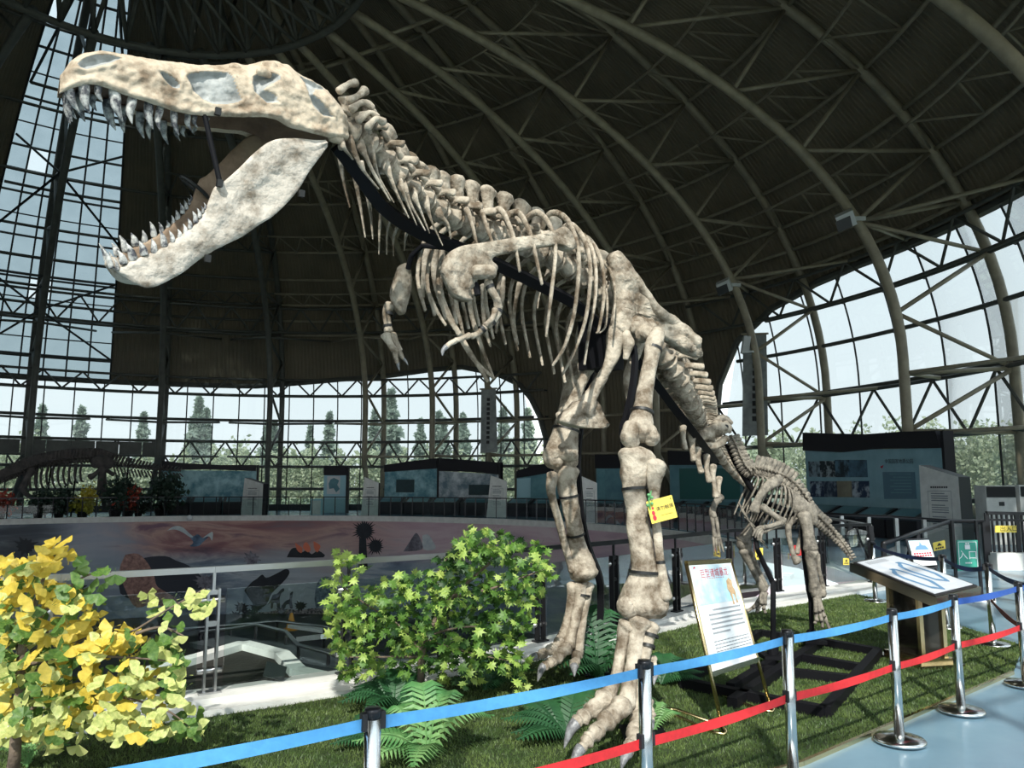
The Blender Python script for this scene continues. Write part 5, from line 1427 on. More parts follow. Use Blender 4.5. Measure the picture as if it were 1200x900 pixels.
lab = ['steel rope post just beyond the left edge of the frame', 'leftmost steel rope post in front of the light fern', 'steel rope post standing before the near skeleton foot', 'steel rope post to the right of the easel sign', 'steel rope post with round base left of the lectern column', 'steel rope post on the blue floor just right of the lectern', 'steel rope post at the right edge, next to the dark red belt', 'steel rope post beyond the right edge of the frame']
posts = []
def make_post(p, q, label):
    o = thing('rope_post', label, 'stanchion', (p.x, p.y, .016 if p.x < 2.5 or True else 0), 'steel rope posts along the lawn')
    o.rotation_euler = (0, 0, math.atan2(q.y, q.x))
    for nm, me in zip(('post', 'cap', 'base', 'belt_clip'), PM):
        inst(nm, me, o, Matrix.Identity(4))
    return o
def belt(o, a, b, z, m, w=.052, nm='belt', sag=.012):
    pts = []
    mb = MB(); vs = []
    d = (b - a); d.z = 0; L = d.length; dn = d / L
    nn = V((dn.y, -dn.x, 0))
    k = 14
    for i in range(k + 1):
        t = i / k
        p = a + dn * (.045 + (L - .09) * t)
        tw = .004 * math.sin(t * 9)
        zz = z + (b.z - a.z) * t - sag * 4 * t * (1 - t)
        for s_, n_ in ((w / 2, tw), (-w / 2, -tw)):
            for e in (.001, -.001): vs.append(V((p.x, p.y, zz + s_)) + nn * (n_ + e))
    f = []
    for i in range(k):
        o_ = i * 4
        f += [(o_, o_ + 4, o_ + 6, o_ + 2), (o_ + 1, o_ + 3, o_ + 7, o_ + 5), (o_, o_ + 1, o_ + 5, o_ + 4), (o_ + 2, o_ + 6, o_ + 7, o_ + 3)]
    mb.add(vs, f)
    R_ = Matrix.Rotation(-o.rotation_euler.z, 3, 'Z')
    mb.v = [tuple(R_ @ (V(v) - o.location)) for v in mb.v]
    me = mb.mesh(nm, m)
    inst(nm, me, o, Matrix.Identity(4))['label'] = {'blue_belt': 'light blue belt', 'navy_belt': 'deep blue belt', 'red_belt': 'red belt', 'dark_navy_belt': 'dark navy belt', 'dark_red_belt': 'dark red belt'}.get(m.name, 'belt')
for i, p in enumerate(rows):
    q = rows[min(i + 1, len(rows) - 1)] - rows[max(i - 1, 0)]
    posts.append(make_post(p, q, lab[i]))
for i in range(len(rows) - 1):
    a, b = flat(rows[i], 0), flat(rows[i + 1], 0)
    belt(posts[i], a, b, .878, M_blue if i < 5 else M_navy)
    if i >= 1: belt(posts[i], a, b, .53, M_red)
brow = [ztop(1022, 636), ztop(1104, 651), ztop(1157, 661), ztop(1225, 682)]
bl = ['steel rope post beside the balustrade end behind the small tail', 'steel rope post behind the lectern, next to the small tilted sign', 'steel rope post with dark navy belt near the green entrance sign', 'far steel rope post past the right edge of the frame']
bp = [make_post(p, V((1, -.3, 0)), l) for p, l in zip(brow, bl)]
for i in range(3): belt(bp[i], flat(brow[i], 0), flat(brow[i + 1], 0), .878, M_dnavy, sag=.06)
belt(bp[2], flat(brow[2], 0), flat(rows[6], 0), .53, M_dred, sag=.03)

# ================================================================ easel sign
ea = thing('easel_sign', 'tall white and blue information board on a gold easel stand on the lawn', 'sign', G(868, 850))
fl, fr2 = G(848, 858, .03), G(904, 832, .03)
tl = P(804, 660, fl.y + .22); tr_ = P(856, 657, fr2.y + .16)
br_ = fr2 + (tr_ - fr2) * .33; bl_ = fl + (tl - fl) * .33
UX = (tr_ - tl); UW = (tl - bl_)
nrm_e = UX.cross(UW).normalized()
if nrm_e.y > 0: nrm_e = -nrm_e
def ep(u, w, d=.0): return bl_ + (br_ - bl_) * u * (1 - w) + UW * w + UX * u * w + nrm_e * d
mb = MB(); mb.poly([ep(.03, .01), ep(.97, .01), ep(.97, .99), ep(.03, .99)], nrm_e, .02); ob('board', mb, M_paper, ea)
m_skyprint = mat('sky_print', (.42, .68, .80), .5, c2=(.70, .80, .84), scale=5, lo=.4, hi=.6)
mb = MB(); mb.poly([ep(.05, .60, .012), ep(.95, .60, .012), ep(.95, .97, .012), ep(.05, .97, .012)], nrm_e, .002); ob('printed_sky', mb, m_skyprint, ea)
eu = (ep(1, .5) - ep(0, .5)).normalized(); ew = UW.normalized()
ob('lettering', text_mb('巨型诸城暴龙', .074, ep(.52, .885, .015), eu, ew), M_redink, ea)
mb = MB()
for k in range(9): mb.poly([ep(.28 + k * .05, .838, .014), ep(.31 + k * .05, .838, .014), ep(.31 + k * .05, .843, .014), ep(.28 + k * .05, .843, .014)], nrm_e, .001)
ob('small_print', mb, M_redink, ea)['kind'] = 'stuff'
mb = MB()
for k in range(6):
    w = .535 - k * .042
    u = .20 if k else .30
    while u < (.90 if k < 5 else .55):
        du = rnd.uniform(.018, .03)
        mb.poly([ep(u, w, .013), ep(u + du, w, .013), ep(u + du, w + .017, .013), ep(u, w + .017, .013)], nrm_e, .001); u += du + .012
for k in range(6):
    w = .255 - k * .030
    u = .18
    while u < .90:
        du = rnd.uniform(.03, .07)
        mb.poly([ep(u, w, .013), ep(u + du, w, .013), ep(u + du, w + .008, .013), ep(u, w + .008, .013)], nrm_e, .001); u += du + .014
ob('small_print', mb, M_grey, ea)['kind'] = 'stuff'
m_tan = mat('tan_print', (.42, .25, .12), .6, c2=(.62, .45, .28), scale=30)
mb = MB()
for q in ([(.74, .80), (.80, .83), (.86, .80), (.85, .74), (.88, .70), (.84, .66), (.76, .67), (.72, .72)], [(.75, .67), (.80, .67), (.79, .60), (.80, .565), (.755, .565), (.77, .60)], [(.83, .67), (.88, .69), (.87, .62), (.89, .575), (.845, .575), (.85, .62)]):
    mb.poly([ep(u, w, .015) for u, w in q], nrm_e, .001)
ob('printed_dinosaur', mb, m_tan, ea)
mb = MB(); mb.poly([ep(.08, .94, .015), ep(.14, .945, .015), ep(.11, .965, .015)], nrm_e, .001); ob('printed_mark', mb, M_redink, ea)
for a, b, dd in ((fl, tl, -1), (fr2, tr_, 1)):
    mb = MB(); mb.tube([a, a + (b - a) * .5, b], .016, 10); ob('leg', mb, M_gold, ea, True)
mb = MB(); mb.bar(tl, tr_, .03, .035); mb2 = MB(); ob('top_rail', mb, M_gold, ea)
mb = MB(); mb.bar(ep(.0, .0), ep(1, .0), .03, .04); ob('bottom_rail', mb, M_steel, ea)
for a, s in ((fl, -1), (fr2, -1)):
    mb = MB(); bk = a + V((-.28, .55, 0))
    mb.tube([a + (tl - fl) * .05, a + V((.01, -.03, .01)), a + V((-.01, -.05, 0)), a + V((-.08, .0, 0)), bk + V((-.03, -.05, 0)), bk + V((-.02, .03, .0)), bk + V((.05, .03, 0)), a + V((.0, .22, .0)) + V((-.02, 0, 0))], .013, 8); ob('foot_loop', mb, M_gold, ea, True)

# ================================================================ lectern with tilted panel
lc = G(1079, 778); le = thing('lectern', 'brass floor lectern with a tilted white map panel and blue outlines', 'lectern', lc)
cN, cL, cR, cF = P(1096, 699, 7.6), P(1000, 660, 8.75), P(1145, 687, 7.95), P(1053, 652, 9.1)
cF = cL + (cR - cN)
pn = (cL - cN).cross(cR - cN).normalized()
if pn.z < 0: pn = -pn
def lp(u, v, d=0): return cN + (cL - cN) * u + (cR - cN) * v + pn * d
mb = MB(); mb.poly([lp(-.03, -.03, -.05), lp(1.03, -.03, -.05), lp(1.03, 1.03, -.05), lp(-.03, 1.03, -.05)], pn, .10, 0); ob('desk_top', mb, M_brass, le)
mb = MB(); mb.poly([lp(.0, .0, -.03), lp(1.0, .0, -.03), lp(1., 1., -.03), lp(-.0, 1.0, -.03)], pn, .08); ob('panel_edge', mb, M_ink, le)
mb = MB(); mb.poly([lp(.03, .04, .012), lp(.97, .04, .012), lp(.97, .96, .012), lp(.03, .96, .012)], pn, .008); ob('map_panel', mb, mat('panel_print', (.72, .73, .78), .3, c2=(.60, .64, .70), scale=7), le)
m_bl = mat('blue_outline_print', (.13, .27, .45), .5)
mb = MB()
for cu_, cv, ru, rv in ((.36, .30, .30, .17), (.48, .68, .30, .17)):
    n_ = 36
    R1 = [(cu_ + ru * math.cos(t) * (1 + .08 * math.sin(5 * t)), cv + rv * math.sin(t) * (1 + .12 * math.sin(4 * t))) for t in np.linspace(0, 2 * PI, n_, endpoint=False)]
    R2 = [(cu_ + (u - cu_) * .82, cv + (v - cv) * .62) for u, v in R1]
    mb.add([lp(u, v, .018) for u, v in R1 + R2], [(i, (i + 1) % n_, n_ + (i + 1) % n_, n_ + i) for i in range(n_)])
    mb.add([lp(cu_ + .30 * s, cv + .02 * s2, .018) for s, s2 in ((.85, -1), (1.02, -2), (1.06, 0), (.95, 2))], [(0, 1, 2, 3)])
ob('printed_outline', mb, m_bl, le)
mb = MB()
for k in range(4):
    for j in range(10): mb.add([lp(.86 + k * .02, .15 + j * .05, .018), lp(.87 + k * .02, .15 + j * .05, .018), lp(.87 + k * .02, .185 + j * .05, .018), lp(.86 + k * .02, .185 + j * .05, .018)], [(0, 1, 2, 3)])
ob('small_print', mb, M_grey, le)['kind'] = 'stuff'
eu1 = (cL - cN); eu1.z = 0; eu1.normalize(); ev1 = (cR - cN); ev1.z = 0; ev1 = (ev1 - eu1 * ev1.dot(eu1)).normalized()
mid = lp(.5, .5, -.11); cz = mid.z
cb = V((mid.x, mid.y, 0)) + (lc - V((mid.x, mid.y, 0))) * .5
mb = MB(); mb.box((cb.x, cb.y, .03), eu1 * .34, ev1 * .26, (0, 0, .018)); ob('base', mb, M_brass, le)
mb = MB(); mb.box((cb.x, cb.y, .07), eu1 * .27, ev1 * .20, (0, 0, .025)); ob('plinth', mb, M_gold, le)
mb = MB(); mb.box((cb.x, cb.y, (cz - .02) / 2 + .05), eu1 * .21, ev1 * .13, (0, 0, (cz - .12) / 2)); ob('column', mb, mat('dark_mirror_panel', (.06, .055, .045), .1, .7), le)
for a in (-1, 1):
    for b in (-1, 1):
        mb = MB(); mb.box(V((cb.x, cb.y, (cz - .02) / 2 + .05)) + eu1 * .215 * a + ev1 * .135 * b, eu1 * .022, ev1 * .022, (0, 0, (cz - .10) / 2)); ob('corner_post', mb, M_gold, le)

# ================================================================ smaller signs on the right
ss = thing('easel_sign', 'small tilted blue and white notice on a black stand behind the lectern', 'sign', G(1075, 690))
Ys = 11.2
q = [P(1072, 664, Ys), P(1098, 662, Ys), P(1088, 633, Ys + .25), P(1064, 634, Ys + .25)]
sn = V((0, -1, .4)).normalized()
mb = MB(); mb.poly([p + V((0, .02, 0)) for p in (P(1070, 668, Ys), P(1100, 666, Ys), P(1089, 631, Ys + .25), P(1062, 632, Ys + .25))], sn, .02); ob('frame', mb, M_rail, ss)
mb = MB(); mb.poly(q, sn, .012); ob('board', mb, M_paper, ss)
mid_ = lambda u, w: q[0] * (1 - u) * (1 - w) + q[1] * u * (1 - w) + q[2] * u * w + q[3] * (1 - u) * w + sn * .009
mb = MB(); mb.poly([mid_(0, .55), mid_(1, .55), mid_(1, 1), mid_(0, 1)], sn, .003); ob('printed_sky', mb, m_skyprint, ss)
mb = MB(); mb.poly([mid_(.2, .62), mid_(.85, .62), mid_(.75, .78), mid_(.58, .80), mid_(.52, .95), mid_(.46, .8), mid_(.3, .76)], sn, .008); ob('printed_dome', mb, m_bl, ss)
mb = MB()
for w in (.45, .36):
    for k in range(7): mb.poly([mid_(.1 + k * .12, w), mid_(.19 + k * .12, w), mid_(.19 + k * .12, w + .06), mid_(.1 + k * .12, w + .06)], sn, .004)
ob('small_print', mb, M_redink, ss)['kind'] = 'stuff'
for x0, x1 in ((1066, 1074), (1092, 1100)):
    mb = MB(); mb.tube([P(x0, 640, Ys + .22), V((P(x1, 664, Ys).x, P(x1, 664, Ys).y - .05, .01))], .018, 6); ob('leg', mb, M_rail, ss)
    mb = MB(); b_ = P(x0, 640, Ys + .25); mb.tube([b_, V((b_.x - .02, b_.y + .5, .01))], .014, 6); ob('back_leg', mb, M_rail, ss)
Yg = 12.6
gs = thing('entrance_sign', 'green entrance sign with white characters on a pole stand', 'sign', V((P(1133, 650, Yg).x, Yg, 0)))
q = [P(1122, 669, Yg), P(1146, 668, Yg), P(1145, 633, Yg), P(1121, 633, Yg)]
mb = MB(); mb.poly(q, (0, 1, 0), .03); ob('board', mb, M_green, gs)
gc = (q[0] + q[2]) / 2 + V((0, -.02, 0))
ob('lettering', text_mb('入口', .155, gc + V((0, 0, -.0)), (1, 0, 0), (0, 0, 1)), M_paper, gs)
mb = MB()
for x0, z0, x1, z1 in ((-.04, .10, .04, .17), (-.03, .18, -.005, .2), (.005, .18, .03, .2)): mb.abox(gc.x + x0, gc.y - .004, gc.z + z0, gc.x + x1, gc.y, gc.z + z1)
ob('printed_emblem', mb, M_paper, gs)
mb = MB()
for k in range(4): mb.abox(gc.x - .05 + k * .028, gc.y - .004, gc.z - .125, gc.x - .03 + k * .028, gc.y, gc.z - .105)
mb.abox(gc.x - .06, gc.y - .004, gc.z - .2, gc.x + .06, gc.y, gc.z - .19)
ob('small_print', mb, M_paper, gs)['kind'] = 'stuff'
mb = MB()
w_, h_ = abs(q[1].x - q[0].x) / 2 - .02, abs(q[2].z - q[1].z) / 2 - .02
for s in (-1, 1):
    mb.box(gc + V((s * w_, 0, 0)), (.004, 0, 0), (0, .004, 0), (0, 0, h_)); mb.box(gc + V((0, 0, s * h_)), (w_, 0, 0), (0, .004, 0), (0, 0, .004))
ob('border', mb, M_paper, gs)
for s in (-1, 1):
    mb = MB(); mb.box((gc.x + s * (w_ + .05), Yg + .02, .64), (.02, 0, 0), (0, .02, 0), (0, 0, .62)); ob('pole', mb, M_rail, gs)
mb = MB(); mb.box((gc.x, Yg + .03, .03), (.30, 0, 0), (0, .2, 0), (0, 0, .03)); ob('foot', mb, M_white, gs)

# yellow and red caution cards on the balustrades
def card_on(name, label, quad, Y, m, glyph=None):
    t = thing(name, label, 'sign', P(*quad[0], Y))
    qq = [P(*a, Y) for a in quad]
    mb = MB(); mb.poly(qq, (0, 1, 0), .012); ob('card', mb, m, t)
    cc = (qq[0] + qq[2]) / 2; w = (qq[1] - qq[0]); h = (qq[0] - qq[3])
    mb = MB()
    if glyph == 'tri': mb.poly([cc + h * .36 + V((0, -.012, 0)), cc - w * .2 + h * .02 + V((0, -.012, 0)), cc + w * .2 + h * .02 + V((0, -.012, 0))], (0, 1, 0), .004)
    for k in range(4): mb.box(cc - h * .25 + w * (-.27 + .18 * k) + V((0, -.010, 0)), w * .06, (0, .003, 0), h * .08)
    ob('printed_mark', mb, M_ink if m is M_yellow else M_paper, t)
card_on('caution_card', 'yellow caution card on the balustrade left of the small skeleton leg', [(885, 642), (894, 642), (894, 655), (885, 656)], 12.3, M_yellow, 'tri')
card_on('caution_card', 'small red notice card on the balustrade behind the small skeleton', [(926, 639), (939, 639), (939, 651), (926, 651)], 12.6, mat('red_card', (.55, .03, .03), .5))
card_on('caution_card', 'tiny yellow card under the tip of the small skeleton tail', [(988, 654), (995, 654), (995, 662), (988, 662)], 13.0, M_yellow, 'tri')
card_on('caution_card', 'yellow caution card tilted on the glass beside the entrance sign', [(1093, 636), (1107, 633), (1108, 643), (1094, 646)], 13.6, M_yellow, 'tri')
yt = thing('direction_card', 'long yellow card with black characters on the right-hand railing', 'sign', P(1180, 620, 17))
qq = [P(1166, 624, 17), P(1191, 624, 17), P(1191, 616, 17), P(1166, 616, 17)]
mb = MB(); mb.poly(qq, (0, 1, 0), .02); ob('card', mb, M_yellow, yt)
ob('lettering', text_mb('出入口', .13, (qq[0] + qq[2]) / 2 + V((.06, -.015, 0)), (1, 0, 0), (0, 0, 1)), M_ink, yt)
# long sloping handrail and entrance railing at the right
hr = thing('ramp_railing', 'dark sloping handrail with glass before the tall display wall', 'railing', G(1030, 680))
t_ = [P(1035, 637, 14.0), P(1075, 624, 15.5), P(1114, 611, 17.2), P(1152, 611, 17.2)]
mb = MB(); mb.tube(t_, .045, 8); ob('handrail', mb, M_rail, hr, True)
for p in t_:
    mb = MB(); mb.box(flat(p, p.z / 2), (.035, 0, 0), (0, .035, 0), (0, 0, p.z / 2)); ob('post', mb, M_rail, hr)
for a, b in zip(t_[:-1], t_[1:]):
    mb = MB(); mb.add([flat(a, .12), flat(b, .12), b - V((0, 0, .12)), a - V((0, 0, .12))], [(0, 1, 2, 3)]); ob('glass_panel', mb, M_glassrail, hr)
h2 = thing('ramp_railing', 'long level handrail running before the tall display wall', 'railing', G(1000, 640))
t_ = [P(955, 603, 19), P(1040, 606, 19), P(1100, 610, 18.5), P(1150, 612, 18)]
mb = MB(); mb.tube(t_, .05, 8); ob('handrail', mb, M_rail, h2, True)
for p in [t_[0] + (t_[3] - t_[0]) * k / 6 for k in range(7)]:
    mb = MB(); mb.box(flat(p, p.z / 2), (.04, 0, 0), (0, .04, 0), (0, 0, p.z / 2)); ob('post', mb, M_steel2, h2)
h3 = thing('entrance_railing', 'dark barred railing on a pale plinth at the right edge', 'railing', G(1180, 665))
Yr = 17.2
a, b = P(1156, 601, Yr), P(1290, 604, Yr)
mb = MB(); mb.bar(a, b, .09, .07); ob('handrail', mb, M_rail, h3)
a2, b2_ = P(1158, 609, Yr), P(1290, 612, Yr)
mb = MB(); mb.bar(a2, b2_, .05, .05); ob('middle_rail', mb, M_rail, h3)
mb = MB(); mb.bar(flat(a, .18), flat(b, .18), .5, .36); ob('plinth', mb, M_white, h3)
for k in range(24):
    p = a + (b - a) * k / 23; big = k % 6 == 0
    mb = MB(); mb.box(flat(p, (p.z + .3) / 2), ((.05 if big else .018), 0, 0), (0, .02, 0), (0, 0, (p.z - .3) / 2)); ob('bar', mb, M_rail, h3)
# white quilted bag-like jacket hung on the balustrade
jk = thing('checked_jacket', 'white checked jacket hung over the balustrade behind the lectern', 'jacket', P(1004, 620, 14.4))
m_chk = bpy.data.materials.new('checked_cloth'); m_chk.use_nodes = True
n_, l_ = m_chk.node_tree.nodes, m_chk.node_tree.links
bk_ = n_.new('ShaderNodeTexBrick'); bk_.offset = 0; bk_.inputs['Scale'].default_value = 9; bk_.inputs['Color1'].default_value = (.66, .67, .66, 1); bk_.inputs['Color2'].default_value = (.62, .63, .62, 1); bk_.inputs['Mortar'].default_value = (.10, .11, .12, 1); bk_.inputs['Mortar Size'].default_value = .03; bk_.inputs['Brick Width'].default_value = .5; bk_.inputs['Row Height'].default_value = .5
tcx = n_.new('ShaderNodeTexCoord'); sxx = n_.new('ShaderNodeSeparateXYZ'); cxx = n_.new('ShaderNodeCombineXYZ')
l_.new(tcx.outputs['Object'], sxx.inputs[0]); l_.new(sxx.outputs['X'], cxx.inputs['X']); l_.new(sxx.outputs['Z'], cxx.inputs['Y']); l_.new(cxx.outputs[0], bk_.inputs['Vector']); l_.new(bk_.outputs[0], n_['Principled BSDF'].inputs['Base Color'])
for pts in ([(993, 632), (995, 623), (1003, 619), (1006, 628), (1003, 640), (996, 641)], [(1006, 620), (1014, 622), (1019, 632), (1018, 646), (1019, 654), (1012, 645), (1007, 634)]):
    mb = MB(); mb.poly([P(x, y, 14.3) for x, y in pts], (0, 1, 0), .10); o = ob('cloth', mb, m_chk, jk)
    bv = o.modifiers.new('soft', 'BEVEL'); bv.width = .03; bv.segments = 2
mb = MB(); mb.tube([P(1004, 619, 14.2), P(1008, 632, 14.2), P(1018, 655, 14.2)], .02, 6); ob('strap', mb, M_rail, jk)
# ================================================================ display walls on the far balcony and to the right
def face(o_, u, w, quad, d=0.0, th=.02, m=None, name='panel', parent=None, nrm=None):
    mb = MB(); mb.poly([o_ + u * a + w * b + nrm * d for a, b in quad], nrm, th); return ob(name, mb, m, parent)
def display(label, x0, x1, r, tops, hdr, ybot, m, pics=(), cat='display wall', desk=True):
    a, b = floor_at(x0, r), floor_at(x1, r)
    u = (b - a); L = u.length; un = u / L
    nrm = V((un.y, -un.x, 0))
    if nrm.dot(V((CX, CY, 0)) - a) < 0: nrm = -nrm
    t = thing('display_wall', label, cat, (a + b) / 2)
    Z = lambda x, y: P(x, y, (a + (b - a) * (x - x0) / (x1 - x0)).y).z
    A = lambda x: a + (b - a) * ((x - x0) / (x1 - x0))
    def pt(x, y, d=0): p = A(x); return V((p.x, p.y, Z(x, y))) + nrm * d
    mb = MB(); mb.poly([flat(a, 0), flat(b, 0), pt(x1, hdr[-1][1]), pt(x0, hdr[0][1])], nrm, .30); ob('panel', mb, m, t)
    mb = MB(); mb.poly([pt(x, y, .05) for x, y in hdr] + [pt(x, y, .05) for x, y in reversed(tops)], nrm, .42); ob('header', mb, M_dark, t)
    mb = MB(); mb.box(flat(b, (Z(x1, tops[-1][1])) / 2) + un * .06, un * .06, nrm * .2, (0, 0, Z(x1, tops[-1][1]) / 2)); ob('side', mb, M_dark, t)
    for q, mm in pics:
        mb = MB(); mb.poly([pt(x, y, .175) for x, y in q], nrm, .03); ob('picture', mb, mm, t)
    if desk:
        n = max(1, int(L / 1.5))
        for k in range(n):
            c0 = a + un * (L * (k + .5) / n) + nrm * 1.0
            dk = thing('display_desk', desk_label(label, k, n), 'display desk', c0, 'low black display desks before the walls')
            hw_ = L / n * .47
            mb = MB(); mb.box(flat(c0, .36), un * hw_, nrm * .28, (0, 0, .36)); ob('body', mb, M_dark, dk)
            mb = MB(); mb.add([flat(c0, .74) + un * sx_ * hw_ + nrm * .32 for sx_ in (-1, 1)] + [flat(c0, 1.02) + un * sx_ * hw_ - nrm * .30 for sx_ in (1, -1)] + [flat(c0, .70) + un * sx_ * hw_ + nrm * .32 for sx_ in (-1, 1)] + [flat(c0, .70) + un * sx_ * hw_ - nrm * .30 for sx_ in (1, -1)], [(0, 1, 2, 3), (4, 7, 6, 5), (0, 4, 5, 1), (1, 5, 6, 2), (2, 6, 7, 3), (3, 7, 4, 0)]); ob('sloping_top', mb, M_rail, dk)
            mb = MB(); mb.add([flat(c0, .765) + un * s_ * hw_ * .8 + nrm * .27 for s_ in (-1, 1)] + [flat(c0, 1.02) + un * s_ * hw_ * .8 - nrm * .24 for s_ in (1, -1)], [(0, 1, 2, 3)]); ob('picture', mb, M_teal, dk)
    return t, pt, nrm
_dl = {}
def desk_label(label, k, n):
    w = ['first', 'second', 'third', 'fourth', 'fifth', 'sixth'][k % 6]
    short = label.split(' with ')[0].replace('display wall', 'wall')
    return ' '.join(('%s low black desk from left before the %s' % (w, short)).split()[:16])
m_dkpic = mat('dark_text_panel', (.022, .05, .06), .5, c2=(.03, .07, .08), scale=4)
m_greypic = mat('grey_mountain_print', (.78, .82, .85), .55, c2=(.16, .24, .30), scale=.8, detail=12, lo=.40, hi=.58)
m_ltblue = mat('light_blue_panel', (.45, .72, .80), .5)
display('teal landscape display wall with sagging dark header behind the far railing', 193, 303, 25.5, [(193, 540), (220, 543), (260, 545), (302, 545)], [(193, 551), (245, 550), (302, 552)], 585, M_tealpic)
t, pt, nr_ = display('narrow blue display wall with a pale map on the far balcony', 382, 408, 26.5, [(382, 546), (408, 546)], [(382, 557), (408, 557)], 600, m_ltblue, [([(386, 558), (401, 558), (401, 579), (386, 579)], M_paper)], desk=False)
mb = MB(); mb.poly([pt(x, y, .21) for x, y in ((388, 567), (390, 562), (394, 560), (400, 563), (398, 568), (401, 573), (397, 577), (394, 572), (389, 573))], nr_, .02); ob('printed_map', mb, M_teal, t)
display('blue relief display wall with a dark text panel left of the banner', 453, 514, 25.8, [(453, 545), (480, 541), (513, 537)], [(453, 553), (485, 551), (514, 549)], 582, M_tealpic, [([(467, 562), (488, 562), (488, 577), (467, 577)], m_dkpic)])
display('grey mountain print display wall with black screen behind the banner', 516, 586, 25.8, [(519, 537), (550, 539), (585, 542)], [(516, 552), (550, 553), (586, 556)], 582, m_greypic, [([(552, 568), (580, 568), (580, 580), (552, 580)], m_dkpic)])
display('pale blue display wall with slanted dark roof behind the far leg', 607, 664, 26.0, [(608, 552), (630, 545), (664, 541)], [(608, 560), (635, 556), (664, 551)], 582, M_tealdk, [([(608, 561), (624, 560), (624, 583), (608, 583)], m_ltblue)])
display('dark teal display wall between the two big legs', 700, 748, 27.0, [(700, 533), (748, 533)], [(700, 549), (748, 549)], 590, M_tealdk, [([(711, 551), (745, 551), (745, 585), (711, 585)], M_teal)])
display('green screen display wall with pale frame left of the small skeleton', 786, 872, 27.0, [(786, 528), (872, 532)], [(786, 545), (872, 545)], 590, M_teal, [([(799, 549), (868, 549), (868, 585), (799, 585)], mat('green_screen', (.02, .14, .13), .3))])
m_big = mat('blue_display_print', (.34, .56, .64), .5, c2=(.26, .46, .54), scale=1.5, detail=10)
LP_ = lambda a, b: (930 + a / 4.444, 480 + b / 4.444)
pics = []
pm = [mat('photo_peaks', (.30, .40, .48), .5, c2=(.02, .04, .06), scale=1.6, lo=.45, hi=.55), mat('photo_pillars', (.40, .46, .50), .5, c2=(.01, .02, .03), scale=2.2, lo=.46, hi=.54), mat('photo_forest', (.12, .25, .36), .5, c2=(.01, .025, .04), scale=2.0, lo=.45, hi=.6), mat('photo_lake', (.10, .22, .32), .5, c2=(.01, .03, .05), scale=1.5), mat('photo_snow', (.45, .55, .65), .5, c2=(.01, .025, .08), scale=1.8, lo=.5, hi=.6), mat('photo_gorge', (.20, .26, .33), .5, c2=(.015, .03, .07), scale=2.4, lo=.45, hi=.6), mat('photo_sand', (.36, .33, .24), .5, c2=(.22, .20, .15), scale=1.2), mat('photo_snow_range', (.55, .62, .70), .5, c2=(.015, .04, .10), scale=1.4, lo=.5, hi=.6)]
for i, (x0, x1, y0, y1) in enumerate(((95, 165, 270, 350), (169, 260, 268, 352), (263, 343, 262, 352), (347, 440, 262, 352), (98, 186, 373, 455), (188, 266, 373, 455), (268, 350, 372, 456), (354, 445, 372, 458))):
    pics.append(([LP_(x0, y0), LP_(x1, y0), LP_(x1, y1), LP_(x0, y1)], pm[i]))
pics.append(([LP_(520, 325), LP_(668, 325), LP_(668, 465), LP_(520, 465)], mat('dark_blue_text_panel', (.12, .24, .32), .5)))
t, pt, nr_ = display('large blue display wall with eight photographs and dark wavy header', 946, 1108, 27.3, [(947, 507), (985, 508), (1030, 509), (1070, 506), (1105, 505)], [(946, 528), (1000, 530), (1040, 526), (1108, 525)], 600, m_big, pics)
p0, p1 = pt(1050, 541, .2), pt(1081, 541, .2)
ob('lettering', text_mb('中国国家地质公园', (p1 - p0).length / 8.2, (p0 + p1) / 2, p1 - p0, (0, 0, 1)), M_ink, t)
mb = MB()
for k in range(7):
    x0 = 1055 + (k % 2) * 4; y = 555 + k * 3.6
    mb.poly([pt(x0, y, .2), pt(1077, y, .2), pt(1077, y + 1.2, .2), pt(x0, y + 1.2, .2)], nr_, .01)
ob('small_print', mb, M_teal, t)['kind'] = 'stuff'
mb = MB(); mb.poly([pt(1045, 547, .2), pt(1049, 545, .2), pt(1047, 549, .2)], nr_, .01); ob('printed_mark', mb, M_redink, t)

